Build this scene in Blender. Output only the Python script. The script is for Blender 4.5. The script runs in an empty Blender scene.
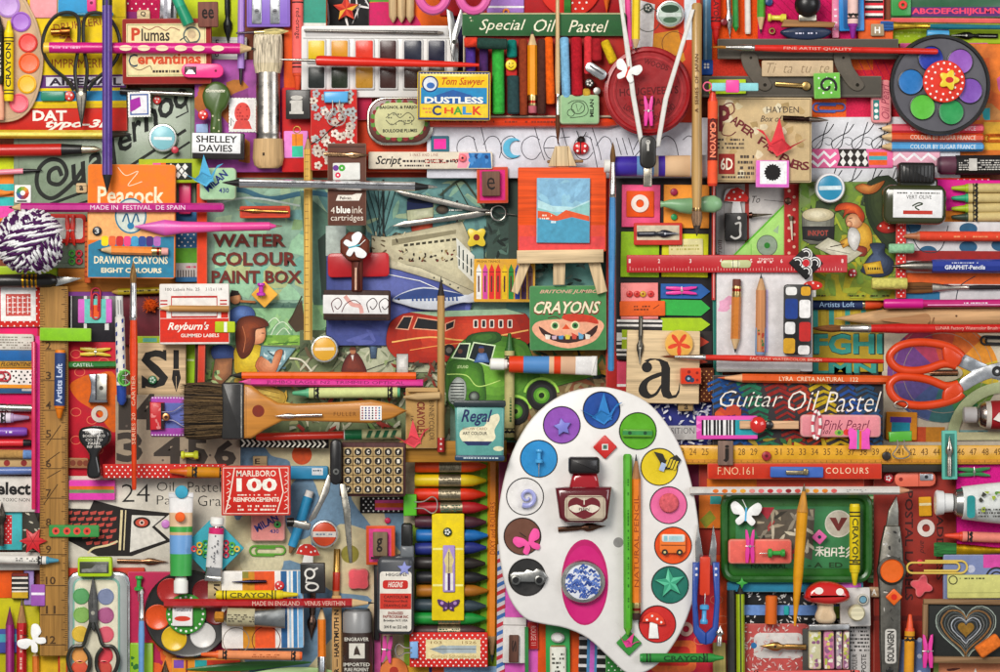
import bpy, math, random
import numpy as np
from mathutils import Vector
random.seed(7)
S = 0.00087            # metres per photograph unit of length on the table
CX, CY = 500.0,336.0
CAMZ = 3600.0
sc = bpy.context.scene
# ---------------------------------------------------------------- camera
cd = bpy.data.cameras.new("camera"); cam = bpy.data.objects.new("camera", cd)
sc.collection.objects.link(cam); sc.camera = cam
cam.location = (0,0, CAMZ * S); cam.rotation_euler = (0,0,0)
cd.sensor_width = 36.0; cd.lens = 36.0 * CAMZ / 1000.0
cd.clip_start = 0.1; cd.clip_end = 50
# ---------------------------------------------------------------- world and lamps
w = bpy.data.worlds.new("World"); sc.world = w; w.use_nodes = True
bg = w.node_tree.nodes["Background"]; bg.inputs[0].default_value = (0.95,0.97,1.0,1)
_t = w.node_tree.nodes.new('ShaderNodeTexCoord'); _s = w.node_tree.nodes.new('ShaderNodeSeparateXYZ'); _r = w.node_tree.nodes.new('ShaderNodeMapRange')
w.node_tree.links.new(_t.outputs['Generated'], _s.inputs[0]); w.node_tree.links.new(_s.outputs['Z'], _r.inputs['Value']); w.node_tree.links.new(_r.outputs[0], bg.inputs[1])
_r.inputs['To Min'].default_value = .08; _r.inputs['To Max'].default_value = .35      # pale ceiling, darker walls of the studio
def area(name, loc, size, sizey, watts, col):
    l = bpy.data.lights.new(name,'AREA'); l.shape = 'RECTANGLE'; l.size = size; l.size_y = sizey
    l.energy = watts; l.color = col
    o = bpy.data.objects.new(name, l); sc.collection.objects.link(o); o.location = loc
    o.rotation_euler = (-Vector(loc)).to_track_quat('-Z','Y').to_euler()
area("softbox_key", (-0.95,1.3,2.6),1.35,1.35,88,(1.0,0.955,0.895))
area("softbox_fill", (1.9,0.6,2.0),1.3,1.3,21,(0.95,0.97,1.0))
sc.view_settings.view_transform = 'Standard'; sc.view_settings.look = 'None'
sc.view_settings.exposure = 0.0; sc.view_settings.gamma = 1.0
sc.render.film_transparent = False
try: sc.cycles.max_bounces = 6; sc.cycles.transparent_max_bounces = 6
except Exception: pass
# ---------------------------------------------------------------- materials
NAMED = dict(wh='f2efe8', bk='1b1a1a', rd='c8261f', cr='ece0bf', st='c9c7c2', gd='c59a45', or_='ee6c25', pk='ea4f93', mg='d91d86',
             ye='f2d21f', gn='3f8f3d', lg='a5cb2e', bl='2f6cb0', lb='6fb3dc', nb='2a3570', pu='7a4a9c', tq='4fb4b8', wo='d8b98c', kr='b99a6c', br='6b4630')
def lin(h):
    h = NAMED.get(h, h)
    c = [int(h[i:i+2],16) / 255 for i in (0,2,4)]
    c = [x / 12.92 if x <= 0.04045 else ((x + 0.055) / 1.055) ** 2.4 for x in c]
    g = .3*c[0] + .59*c[1] + .11*c[2]
    return [min(.86, max(.004, g + (x-g)*1.03)) for x in c]
MC = {}
KIND = {  # rough, metallic, variation, noise scale (x,y,z), bump, coat
    'p': (.62,0, .16,(150,150,150), .05,0),'i': (.6,0, .22,(260,260,260),0,0),'g': (.33,0, .07,(60,60,60), .02, .12),
    'c': (.42,0, .16,(160,160,160), .12, .0),'a': (.3,0, .14,(90,90,90), .04, .15),'r': (.95,0, .35,(330,330,330), .5,0),
    'w': (.6,0, .42,(14,330,330), .15,0),'v': (.6,0, .42,(330,14,330), .15,0),'b': (.4,0, .35,(12,260,260), .1, .2),
    'm': (.27,1, .06,(120,120,120), .012,0),'n': (.42,1, .35,(200,200,200), .15,0),'h': (.75,0, .9,(14,900,900), .9,0),
    'k': (.9,0, .3,(700,700,700), .4,0),'x': (.55,0, .5,(60,60,60), .1,0),
    'q': (.08,0, .05,(60,60,60),0,1),'t': (.1,0, .0,(50,50,50),0,0)}
def mat(key):
    if key in MC: return MC[key]
    kd, _, hx = key.partition(':')
    if not hx: kd, hx = 'p', key
    ro, me, va, scl, bu, coat = KIND[kd]
    m = bpy.data.materials.new(key.replace(':','_')); m.use_nodes = True
    nt = m.node_tree; b = nt.nodes['Principled BSDF']; N = nt.nodes.new
    c = lin(hx); b.inputs['Roughness'].default_value = ro; b.inputs['Metallic'].default_value = me
    b.inputs['Specular IOR Level'].default_value = .25 if kd in 'pirkwvhx' else .42
    if coat: b.inputs['Coat Weight'].default_value = coat; b.inputs['Coat Roughness'].default_value = .12
    if kd == 't':
        b.inputs['Transmission Weight'].default_value = .93; b.inputs['Base Color'].default_value = (*c, 1); b.inputs['IOR'].default_value = 1.25
        MC[key] = m; return m
    tc = N('ShaderNodeTexCoord'); mp = N('ShaderNodeMapping'); no = N('ShaderNodeTexNoise'); oi = N('ShaderNodeObjectInfo')
    no.noise_dimensions = '4D'; no.inputs['Scale'].default_value = 1; no.inputs['Detail'].default_value = 5; no.inputs['Roughness'].default_value = .62
    ml = N('ShaderNodeMath'); ml.operation = 'MULTIPLY'; ml.inputs[1].default_value = 37
    nt.links.new(oi.outputs['Random'], ml.inputs[0]); nt.links.new(ml.outputs[0], no.inputs['W'])
    mp.inputs['Scale'].default_value = scl
    nt.links.new(tc.outputs['Object'], mp.inputs[0]); nt.links.new(mp.outputs[0], no.inputs['Vector'])
    mr = N('ShaderNodeMapRange'); mr.inputs['From Min'].default_value = .3; mr.inputs['From Max'].default_value = .7
    mr.inputs['To Min'].default_value = 1 - va; mr.inputs['To Max'].default_value = 1 + va * .6
    nt.links.new(no.outputs['Fac'], mr.inputs['Value'])
    mx = N('ShaderNodeVectorMath'); mx.operation = 'SCALE'; mx.inputs[0].default_value = c
    if kd in 'pan':      # fine scuffs and specks of wear
        n2 = N('ShaderNodeTexNoise'); n2.inputs['Scale'].default_value = 900; n2.inputs['Detail'].default_value = 3; nt.links.new(tc.outputs['Object'], n2.inputs['Vector'])
        m3 = N('ShaderNodeMapRange'); m3.inputs['From Min'].default_value = .62; m3.inputs['From Max'].default_value = .7; m3.inputs['To Max'].default_value = .22
        nt.links.new(n2.outputs['Fac'], m3.inputs['Value']); ad = N('ShaderNodeMath'); nt.links.new(mr.outputs[0], ad.inputs[0]); nt.links.new(m3.outputs[0], ad.inputs[1]); mr = ad
    nt.links.new(mr.outputs[0], mx.inputs['Scale']); nt.links.new(mx.outputs[0], b.inputs['Base Color'])
    if kd in 'iapcgm' :
        m2 = N('ShaderNodeMapRange'); m2.inputs['From Min'].default_value = .3; m2.inputs['From Max'].default_value = .7
        m2.inputs['To Min'].default_value = max(.05, ro - .1); m2.inputs['To Max'].default_value = min(1, ro + .15)
        nt.links.new(no.outputs['Fac'], m2.inputs['Value']); nt.links.new(m2.outputs[0], b.inputs['Roughness'])
    if bu:
        bp = N('ShaderNodeBump'); bp.inputs['Strength'].default_value = min(1, bu * 2); bp.inputs['Distance'].default_value = .0006
        nt.links.new(no.outputs['Fac'], bp.inputs['Height']); nt.links.new(bp.outputs[0], b.inputs['Normal'])
    MC[key] = m; return m
# ---------------------------------------------------------------- lettering
TX = {}
def text_mesh(s, st):
    k = (s, st)
    if k in TX: return TX[k]
    cu = bpy.data.curves.new('t','FONT'); cu.body = s; cu.resolution_u = 2
    if 'b' in st: cu.offset = .02
    if 'B' in st: cu.offset = .036
    if 'n' in st: cu.offset = -.012
    if 'i' in st: cu.shear = .35
    if 's' in st: cu.space_character = 1.25
    o = bpy.data.objects.new('t', cu); sc.collection.objects.link(o)
    me = o.to_mesh(); v = np.array([(p.co.x, p.co.y) for p in me.vertices]); f = [tuple(p.vertices) for p in me.polygons]
    o.to_mesh_clear(); bpy.data.objects.remove(o); bpy.data.curves.remove(cu)
    mn = v.min(0); mxx = v.max(0); v = (v - mn) / np.maximum(mxx - mn, 1e-6)
    TX[k] = (v, f); return TX[k]
# ---------------------------------------------------------------- mesh builder: x right, y DOWN as in the picture, z up
def inset(P, d):
    n = len(P); out = []
    A = sum(P[i][0]*P[(i+1) % n][1] - P[(i+1) % n][0]*P[i][1] for i in range(n)); sg = 1 if A > 0 else -1
    for i in range(n):
        a, b, c = P[i-1], P[i], P[(i+1) % n]
        e1 = (b[0]-a[0], b[1]-a[1]); e2 = (c[0]-b[0], c[1]-b[1])
        l1 = math.hypot(*e1) or 1; l2 = math.hypot(*e2) or 1
        nx = (-e1[1]/l1 - e2[1]/l2) * sg; ny = (e1[0]/l1 + e2[0]/l2) * sg; L = math.hypot(nx, ny) or 1
        cs = max(.4, L / 2); out.append((b[0] + nx/L*d/cs, b[1] + ny/L*d/cs))
    return out
def rrect(x0, y0, x1, y1, r=2, n=3):
    r = min(r, abs(x1-x0)/2.01, abs(y1-y0)/2.01); P = []
    for (cx, cy, a) in ((x1-r, y0+r, -90),(x1-r, y1-r, 0),(x0+r, y1-r, 90),(x0+r, y0+r, 180)):
        for i in range(n+1):
            t = math.radians(a + 90*i/n); P.append((cx+r*math.cos(t), cy+r*math.sin(t)))
    return P
def circ(cx, cy, r, n=28, ry=None):
    ry = ry or r
    return [(cx+r*math.cos(2*math.pi*i/n), cy+ry*math.sin(2*math.pi*i/n)) for i in range(n)]
def star(cx, cy, r, ri, n=5, a=-90):
    return [(cx+(r if i % 2 == 0 else ri)*math.cos(math.radians(a+180*i/n)), cy+(r if i % 2 == 0 else ri)*math.sin(math.radians(a+180*i/n))) for i in range(2*n)]
def flower(cx, cy, r, n=5, d=.28, a=0):
    return [(cx+r*(1-d+d*math.cos(n*t))*math.cos(t+a), cy+r*(1-d+d*math.cos(n*t))*math.sin(t+a)) for t in [6.2832*i/(n*9) for i in range(n*9)]]
def rotp(P, cx, cy, a):
    c, s = math.cos(math.radians(a)), math.sin(math.radians(a)); return [(cx+(x-cx)*c-(y-cy)*s, cy+(x-cx)*s+(y-cy)*c) for x, y in P]
def smooth(P, closed=False, n=6):
    out = []; m = len(P); rng = range(m if closed else m-1)
    for i in rng:
        p0 = P[i-1] if (i > 0 or closed) else P[i]; p1 = P[i]; p2 = P[(i+1) % m]; p3 = P[(i+2) % m] if (closed or i+2 < m) else p2
        for k in range(n):
            t = k/n; out.append(tuple(.5*((2*b)+(-a+c)*t+(2*a-5*b+4*c-d)*t*t+(-a+3*b-3*c+d)*t**3) for a, b, c, d in zip(p0, p1, p2, p3)))
    if not closed: out.append(tuple(P[-1]))
    return out
class Mesh:
    def __init__(s, ox=0, oy=0):
        s.ox, s.oy = ox, oy; s.v = []; s.f = []; s.fm = []; s.mats = []; s.top = 0; s.k = 1; s.flat = []
    def mi(s, m):
        if m not in s.mats: s.mats.append(m)
        return s.mats.index(m)
    def P(s, x, y, z): s.v.append((x-s.ox, s.oy-y, z)); return len(s.v)-1
    def face(s, idx, m): s.f.append(tuple(idx)); s.fm.append(s.mi(m))
    def ccw(s, P):
        A = sum(P[i-1][0]*P[i][1] - P[i][0]*P[i-1][1] for i in range(len(P)))
        return P if A < 0 else P[::-1]           # y-down: negative area becomes counter-clockwise after the flip
    def prism(s, P, z0, z1, m, top=None, bev=.7):
        P = s.ccw([tuple(p[:2]) for p in P]); n = len(P); bev = min(bev, (z1-z0)*.6)
        rings = [(P, z0),(P, z1-bev)]
        if bev > 0.05: rings += [(inset(P, bev*.35), z1-bev*.3),(inset(P, bev), z1)]
        else: rings[1] = (P, z1)
        base = []
        for R, z in rings: base.append([s.P(x, y, z) for x, y in R])
        wm = m
        if m[:2] == 'p:' and z1-z0 >= 3.9:      # card and paper wear pale along the edges
            h = NAMED.get(m[2:], m[2:]); wm = 'p:' + ''.join('%02x' % int(.72*int(h[q:q+2],16)+.28*g) for q, g in ((0,222),(2,208),(4,184)))
        for r_, (a, b) in enumerate(zip(base, base[1:])):
            for i in range(n): j = (i+1) % n; s.face((a[i], a[j], b[j], b[i]), wm if r_ else m)
        s.flat.append(len(s.f)); s.face(base[-1], top or m); s.face(base[0][::-1], m)
        s.top = z1; s.k = 1; return s
    def box(s, x0, y0, x1, y1, z0, z1, m, top=None, r=1.2, bev=.7): return s.prism(rrect(x0, y0, x1, y1, r), z0, z1, m, top, bev)
    def lathez(s, cx, cy, prof, n=32, sx=1, sy=1, m=None):   # prof: (r, z, material of the band that follows)
        rings = []
        for p in prof: rings.append([s.P(cx+p[0]*sx*math.cos(-2*math.pi*i/n), cy+p[0]*sy*math.sin(-2*math.pi*i/n), p[1]) for i in range(n)])
        for a, b, p in zip(rings, rings[1:], prof):
            for i in range(n): j = (i+1) % n; s.face((a[i], a[j], b[j], b[i]), m or p[2])
        s.face(rings[-1], m or prof[-1][2]); s.top = prof[-1][1]; s.k = 1; return s
    def loft(s, prof, zc=None, n=12, y0=0, m=None):      # along x: (x, r or (ry, rz), material of the stretch that follows[, y offset])
        rings = []; mx = max((p[1][1] if isinstance(p[1], tuple) else p[1]) for p in prof)
        if zc is None: zc = mx * (.87 if n == 6 else 1)
        for p in prof:
            ry, rz = p[1] if isinstance(p[1], tuple) else (p[1], p[1]); yo = y0 + (p[3] if len(p) > 3 else 0)
            rings.append([s.P(p[0]+s.ox, yo + ry*math.cos(2*math.pi*i/n) + s.oy, zc + rz*math.sin(2*math.pi*i/n)) for i in range(n)])
        for a, b, p in zip(rings, rings[1:], prof):
            for i in range(n): j = (i+1) % n; s.face((a[i], b[i], b[j], a[j]), m or p[2])
        s.face(rings[0], m or prof[0][2]); s.face(rings[-1][::-1], m or prof[-1][2])
        s.top = max(s.top, zc + mx*(.87 if n == 6 else 1)); s.k = 4; return s
    def tube(s, P, r, m, closed=False, n=8):
        P = [Vector((p[0], p[1], p[2] if len(p) > 2 else r)) for p in P]; N = len(P); rings = []
        for i in range(N):
            t = (P[(i+1) % N]-P[i-1]) if (closed or 0 < i < N-1) else (P[1]-P[0] if i == 0 else P[-1]-P[-2])
            t.normalize(); u = t.cross(Vector((0,0,1)));
            if u.length < .05: u = Vector((1,0,0))
            u.normalize(); v = u.cross(t); ri = r[i] if isinstance(r, (list, tuple)) else r
            rings.append([s.P(*(P[i] + u*ri*math.cos(2*math.pi*k/n) + v*ri*math.sin(2*math.pi*k/n))) for k in range(n)])
        prs = list(zip(rings, rings[1:])) + ([(rings[-1], rings[0])] if closed else [])
        for a, b in prs:
            for i in range(n): j = (i+1) % n; s.face((a[i], b[i], b[j], a[j]), m)
        if not closed: s.face(rings[0], m); s.face(rings[-1][::-1], m)
        s.top = max(s.top, max(p.z for p in P)); return s
    # ---- print on the top face
    def add2(s, V, F, m, flip=True):
        z = s.top + s.k*.009; s.k += 1; b = len(s.v); mi = s.mi(m)
        for x, y in V: s.v.append((x-s.ox, s.oy-y, z))
        for f in F: s.f.append(tuple(b+i for i in f)); s.fm.append(mi)
    def poly(s, P, m):
        P = s.ccw([tuple(p[:2]) for p in P]); s.add2(P, [tuple(range(len(P)))], m); return s
    def form(s, P, c0, c1, hx, hy, n=5):      # airbrushed picture shape: dark edge tone to light centre tone
        r0 = [int(c0[i:i+2],16) for i in (0,2,4)]; r1 = [int(c1[i:i+2],16) for i in (0,2,4)]
        s.poly(inset(s.ccw(P),-.45),'i:%02x%02x%02x' % tuple(int(a*.55) for a in r0)); n = min(n, 5)
        for i in range(n):
            f = 1 - .8*i/n; c = ''.join('%02x' % int(a+(b-a)*(.22+.55*i/(n-1))) for a, b in zip(r0, r1)); s.poly([(hx+(p[0]-hx)*f, hy+(p[1]-hy)*f) for p in P],'i:'+c)
        return s
    def rect(s, x0, y0, x1, y1, m, r=0): return s.poly(rrect(x0, y0, x1, y1, r) if r else [(x0, y0),(x1, y0),(x1, y1),(x0, y1)], m)
    def disc(s, cx, cy, r, m, ry=None, n=24): return s.poly(circ(cx, cy, r, n, ry), m)
    def line(s, P, w, m, closed=False):
        P = [tuple(p[:2]) for p in P]; n = len(P); Lf, Rt = [],[]
        for i in range(n):
            a = P[i-1] if (i > 0 or closed) else P[i]; c = P[(i+1) % n] if (i < n-1 or closed) else P[i]
            dx, dy = c[0]-a[0], c[1]-a[1]; l = math.hypot(dx, dy) or 1; ww = (w[i] if isinstance(w, (list, tuple)) else w)/2
            Lf.append((P[i][0]+dy/l*ww, P[i][1]-dx/l*ww)); Rt.append((P[i][0]-dy/l*ww, P[i][1]+dx/l*ww))
        V = Lf+Rt; F = []
        for i in range(n if closed else n-1): j = (i+1) % n; F.append((i, n+i, n+j, j))
        s.add2(V, F, m); return s
    def frame(s, x0, y0, x1, y1, w, m): return s.line([(x0, y0),(x1, y0),(x1, y1),(x0, y1)], w*1.2, m, True)
    def ring(s, cx, cy, r, w, m, ry=None): return s.line(circ(cx, cy, r, 28, ry), w, m, True)
    def many(s, polys, m):                       # shapes that do not overlap share one layer
        V, F = [],[]
        for P in polys: P = s.ccw([tuple(p[:2]) for p in P]); F.append(tuple(range(len(V), len(V)+len(P)))); V += P
        if V: s.add2(V, F, m)
        return s
    def dots(s, x0, y0, x1, y1, st, r, m, jit=0):
        out = []; j = 0; y = y0 + st/2
        while y < y1 - r:
            x = x0 + st/2 + (st/2 if j % 2 else 0)
            while x < x1 - r: out.append(circ(x+random.uniform(-jit, jit), y+random.uniform(-jit, jit), r, 8)); x += st
            y += st*.62; j += 1
        return s.many(out, m)
    def stripes(s, x0, y0, x1, y1, cols, vert=True):
        n = len(cols)
        for i, c in enumerate(cols):
            if not c: continue
            if vert: s.rect(x0+(x1-x0)*i/n, y0, x0+(x1-x0)*(i+1)/n, y1, c)
            else: s.rect(x0, y0+(y1-y0)*i/n, x1, y0+(y1-y0)*(i+1)/n, c)
        return s
    def blot(s, x0, y0, x1, y1, n, cols, a, b=None, k=7):
        b = b or a
        cl = lambda p: (min(max(p[0], x0), x1), min(max(p[1], y0), y1))
        for i in range(n):
            cx, cy = random.uniform(x0, x1), random.uniform(y0, y1); t = random.uniform(0,6.3); P = []
            for q in range(k):
                rr = random.uniform(.5,1.1); P.append((rr*a*math.cos(6.283*q/k), rr*b*math.sin(6.283*q/k)))
            s.poly([cl((cx+x*math.cos(t)-y*math.sin(t), cy+x*math.sin(t)+y*math.cos(t))) for x, y in P] if a != b else [cl((cx+x, cy+y)) for x, y in P], random.choice(cols))
        return s
    def small(s, x0, y0, x1, y1, n, m, dens=.8):   # rows of print too small to read
        out = []; h = (y1-y0)/n
        for i in range(n):
            x = x0; yy = y0 + h*i + h*.25
            while x < x1:
                l = random.uniform(.8,3.2)
                if random.random() < dens: out.append([(x, yy),(min(x+l, x1), yy),(min(x+l, x1), yy+h*.5),(x, yy+h*.5)])
                x += l + random.uniform(.4,1.2)
        return s.many(out, m)
    def text(s, t, x0, y0, x1, y1, m, ang=0, st=''):
        v, F = text_mesh(t, st); cx, cy = (x0+x1)/2,(y0+y1)/2; w, h = x1-x0, y1-y0
        if abs(ang) == 90: w, h = h, w
        c, sn = math.cos(math.radians(ang)), math.sin(math.radians(ang))
        X = (v[:, 0]-.5)*w; Y = (.5-v[:, 1])*h
        s.add2(list(zip(cx+X*c-Y*sn, cy+X*sn+Y*c)), F, m); return s
    def build(s, name):
        me = bpy.data.meshes.new(name)
        me.from_pydata([(x*S, y*S, z*S) for x, y, z in s.v],[], s.f)
        for m in s.mats: me.materials.append(mat(m))
        me.polygons.foreach_set('material_index', s.fm); fl = set(s.flat); me.polygons.foreach_set('use_smooth',[i not in fl for i in range(len(s.f))])
        me.update()
        try: me.set_sharp_from_angle(angle=math.radians(40))
        except Exception: pass
        return bpy.data.objects.new(name, me)
# ---------------------------------------------------------------- things and how they pile up
THINGS = []
class T:
    def __init__(s, L, name, lab, x, y, ang=0, cat=None, group=None, loc=None, z=None, kind=None):
        s.L, s.name, s.lab, s.x, s.y, s.ang, s.cat, s.group, s.z, s.kind = L, name, lab, x, y, ang, cat or name.replace('_',' '), group, z, kind
        s.loc = (ang != 0) if loc is None else loc; s.parts = []; s.m = s.new(); s.solid = True; THINGS.append(s)
    def new(s): return Mesh() if s.loc else Mesh(s.x, s.y)
    def part(s, name, parent=None, label=None):
        m = s.new(); s.parts.append((name, m, parent, label)); return m
def card(L, name, x0, y0, x1, y1, h, m, lab, cat=None, group=None, r=1.2, top=None, z=None, bev=.7, kind=None):
    t = T(L, name, lab, (x0+x1)/2,(y0+y1)/2,0, cat, group, z=z, kind=kind); t.m.box(x0, y0, x1, y1,0, h, m, top, r, bev); return t
def cardr(L, name, cx, cy, w, hh, ang, h, m, lab, cat=None, group=None, r=1.2, top=None, z=None, bev=.7):
    t = T(L, name, lab, cx, cy, ang, cat, group, loc=True, z=z); t.m.box(-w/2,-hh/2, w/2, hh/2,0, h, m, top, r, bev); return t
def shape(L, name, P, h, m, lab, cat=None, group=None, z=None, bev=.5):
    xs = [p[0] for p in P]; ys = [p[1] for p in P]
    t = T(L, name, lab, (min(xs)+max(xs))/2,(min(ys)+max(ys))/2,0, cat, group, z=z); t.m.prism(P, 0, h, m, bev=bev); return t
def rod(L, name, lab, x0, y0, x1, y1, cat=None, group=None, z=None):
    a = math.degrees(math.atan2(y1-y0, x1-x0)); t = T(L, name, lab, x0, y0, a, cat, group, loc=True, z=z); t.len = math.hypot(x1-x0, y1-y0); return t
def pencil(L, x0, y0, x1, y1, w, col, lab, tip=13, end=None, ec='d8a0a0', lead='2b2a2a', wood='d9b98a', txt=None, tc='e8d9b0', tx=(.3, .8),flip=0, n=6, group=None, name='pencil', cat=None, stripe=None, z=None, endlen=None):
    t = rod(L, name, lab, x0, y0, x1, y1, cat, group, z); r = w/2; l = t.len; zc = r*(.87 if n == 6 else 1); e0 = 0
    k = col if ':' in col else 'a:'+col
    if end == 'eraser':
        f = t.part('ferrule'); f.loft([(w*.75, r*.93,'m:c8b27a'),(w*1.0, r*1.0,'m:a33b2f'),(w*1.3, r*.93,'m:c8b27a'),(w*1.6, r*1.0,'m:c8b27a'),(w*1.9, r*.93,'m:c8b27a')], zc, 12)
        e = t.part('eraser'); e.loft([(0, r*.75,'p:'+ec),(1, r*.88,'p:'+ec),(w*.8, r*.88,'p:'+ec)], zc, 12); e0 = w*1.85
    b = t.part('barrel'); cone = l-tip
    P = [(e0, r, k)]
    if end == 'cap': el = endlen or w*1.1; P = [(0, r*.7,'g:'+ec),(1, r, 'g:'+ec),(el, r, 'g:'+ec),(el+.1, r, k)]
    if end == 'round': P = [(0, r*.6, k),(1.2, r*.9, k),(2.5, r, k)]
    P.append((cone, r, k))
    if not tip: P[-1] = (l, r, k)
    b.loft(P, zc, n)
    if stripe: b.rect(e0+2,-r*.22, cone, r*.22,'i:'+stripe)
    if txt:
        b.text(txt, l*tx[0],-r*.5, l*tx[1], r*.5,'i:'+tc, 180 if flip else 0)
    if tip:
        lr = r*.3; ll = l - tip*.28
        s_ = t.part('sharpened_wood'); s_.loft([(cone, r*.97,'w:'+wood),(ll, lr, 'w:'+wood)], zc, 12)
        q = t.part('lead'); q.loft([(ll, lr, 'c:'+lead),(l, .25,'c:'+lead)], zc, 10)
    return t
def crayon(L, x0, y0, x1, y1, w, wax, wrap, lab, txt=None, tc='bk', tx=(.25, .7),flip=0, group=None, bands=1, bold='b', tip=None, z=None):
    t = rod(L, 'crayon', lab, x0, y0, x1, y1,'crayon', group, z); r = w/2; l = t.len; tp = tip or w*1.15
    k = 'c:'+wax; p = 'p:'+wrap; s_ = t.part('wax_stick')
    s_.loft([(0, r*.85, k),(.8, r*.93, k),(l-tp, r*.93, k),(l-tp+1.2, r*.86, k),(l-tp+1.3, r*.72, k),(l-.8, r*.36, k),(l, r*.22, k)], r, 16)
    b = t.part('wrapper'); e = l-tp-w*.15; P = [(w*.25, r, p)]
    if bands:
        for a in (w*.7, w*1.05): P += [(a, r, 'p:bk'),(a+w*.13, r, p)]
        for a in (e-w*.95, e-w*.6): P += [(a, r, 'p:bk'),(a+w*.13, r, p)]
    P.append((e, r, p)); b.loft(P, r, 16)
    if bands == 2:
        for a in (w*.85, e-w*.8):
            b.line([(a+(1.1 if i % 2 else -1.1),-r*.95+i*r*1.9/4) for i in range(5)], w*.22,'p:bk')
    if txt: b.text(txt, l*tx[0],-r*.55, l*tx[1], r*.55,'i:'+tc, 180 if flip else 0, bold)
    return t
def brush(L, x0, y0, x1, y1, w, hc, lab, bw=None, bl=14, fl=22, fc='st', bc='8a6038', flat=0, txt=None, tc='e8e0c8', tx=(.3, .6),group=None, wetc=None, flip=0, kh='a', z=None, thin=.35):
    t = rod(L, 'paintbrush', lab, x0, y0, x1, y1,'paintbrush', group, z); l = t.len; r = w/2; bw = (bw or w)/2; zc = max(r, bw if not flat else r)
    h = t.part('handle'); e = l-bl-fl; k = kh+':'+hc
    h.loft([(0, r*thin*.7, k),(2, r*thin, k),(e*.5, r*(thin+.75)/2+.1, k),(e*.82, r, k),(e, r*.8, k)], zc, 12)
    if txt: h.top = zc+r; h.text(txt, l*tx[0],-r*.42, l*tx[1], r*.42,'i:'+tc, 180 if flip else 0)
    f = t.part('ferrule'); q = 'm:'+fc; bz = bw if not flat else bw*.35
    f.loft([(e-.5, r*.85, q),(e+2, r*.88, q),(e+2.3, r*.95, q),(e+3, r*.86, q),(e+fl*.4, r*.84, q),(e+fl, (bw*.9, bz), q)], zc, 14)
    b = t.part('bristles'); c = 'h:'+bc; c2 = 'h:'+(wetc or bc); s0 = l-bl
    if flat: b.loft([(s0-.2,(bw*.88, bz*.9), c),(s0+bl*.4,(bw*1.02, bz), c2),(s0+bl*.85,(bw, bz*.5), c2),(l, (bw*.92, .3), c2)], zc, 14)
    else: b.loft([(s0-.2, bw*.85, c),(s0+bl*.3, bw*1.05, c),(s0+bl*.6, bw*.75, c2),(s0+bl*.85, bw*.32, c2),(l, .15, c2)], zc, 14)
    return t
def nib(L, x0, y0, x1, y1, w, m, lab, group=None, dark='2a2018', z=None):    # steel pen nib, tip at x1,y1
    t = rod(L, 'pen_nib', lab, x0, y0, x1, y1,'pen nib', group, z); l = t.len; r = w/2; k = m if ':' in m else 'm:'+m
    P = [(0, r*.62),(l*.42, r*.62),(l*.46, r*.5),(l*.52, r*.55),(l*.6, r),(l*.7, r*.95),(l*.85, r*.4),(l, .15)]
    t.m.loft([(x, (y, max(.5, min(y, r)*.55)), k) for x, y in P], None,12)
    t.m.top = max(1.2, r*1.08); t.m.disc(l*.66,0, r*.3,'i:'+dark, n=10); t.m.line([(l*.68,0),(l*.97,0)], .5,'i:'+dark); t.m.line([(2,-r*.1),(l*.4,-r*.1)], .4,'i:'+dark)
    return t
def ptube(L, x0, y0, x1, y1, w, bands, lab, cap='g:wh', capl=12, capw=.62, crimp='m:st', txt=None, z=None):   # cap end at x0,y0; bands: (fraction, material)
    t = rod(L, 'paint_tube', lab, x0, y0, x1, y1,'paint tube', z=z); l = t.len; r = w/2; zc = r*.8
    c = t.part('cap'); c.loft([(0, r*capw*.8, cap),(1, r*capw, cap),(capl*.8, r*capw, cap),(capl*.85, r*capw*.85, cap),(capl, r*capw*.8, cap)], zc, 18)
    b = t.part('body'); P = [(capl-1, r*.4,'m:st'),(capl+1.5, r*.5, bands[0][1])]; cl = l-5
    for i, (f, m) in enumerate(bands):
        x = capl+2+(cl-capl-2)*f; g = f; P.append((x, (r*(.93+.1*g), r*.8*(1-.8*g**1.6)+.8), m))
    P.append((cl, (r*1.04,1.2), crimp)); b.loft(P, zc, 20)
    e = t.part('crimped_end'); e.box(cl-.5,-r*1.07, l, r*1.07, zc-1.2, zc+1.4, crimp, r=.4)
    b.top = zc+r*.86; return t
def paperclip(L, x0, y0, x1, y1, w, m, lab, r=.9, group=None, z=None):
    t = rod(L, 'paper_clip', lab, x0, y0, x1, y1,'paper clip', group, z); l = t.len
    def arc(cx, cy, rr, a0, a1): return [(cx+rr*math.cos(math.radians(a0+(a1-a0)*i/8)), cy+rr*math.sin(math.radians(a0+(a1-a0)*i/8)), r) for i in range(9)]
    h = w/2
    P = [(l*.3,-h, r)] + arc(l-h, 0, h, -90,90) + arc(h*.85, h*.15, h*.85,90,270) + arc(l-h*1.9,-h*.05, h*.65,-90,90) + [(l*.28, h*.6, r)]
    t.m.tube(P, r, 'm:'+m if ':' not in m else m, n=6); return t
def peg(L, x0, y0, x1, y1, w, m, lab, group=None, z=None):       # small clothes peg, open jaw end at x1,y1
    t = rod(L, 'clothes_peg', lab, x0, y0, x1, y1,'clothes peg', group, z); l = t.len; h = w/2; g = 'w:'+m if ':' not in m else m
    for s in (-1,1):
        t.part('peg_arm').prism([(0, s*h*.95),(l*.3, s*h),(l*.55, s*h*.8),(l*.8, s*h),(l, s*h),(l*.97, s*h*.55),(l*.7, s*.25),(l*.3, s*.25),(0, s*h*.35)],0,3.2, g, bev=.5)
    c = t.part('spring'); c.loft([(l*.5-1.2,1.3,'m:st'),(l*.5+1.2,1.3,'m:st')],3.1,10); c.tube([(l*.5,-h*1.05,2.6),(l*.5,0,4),(l*.5, h*1.05,2.6)], .4,'m:st')
    return t
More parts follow.
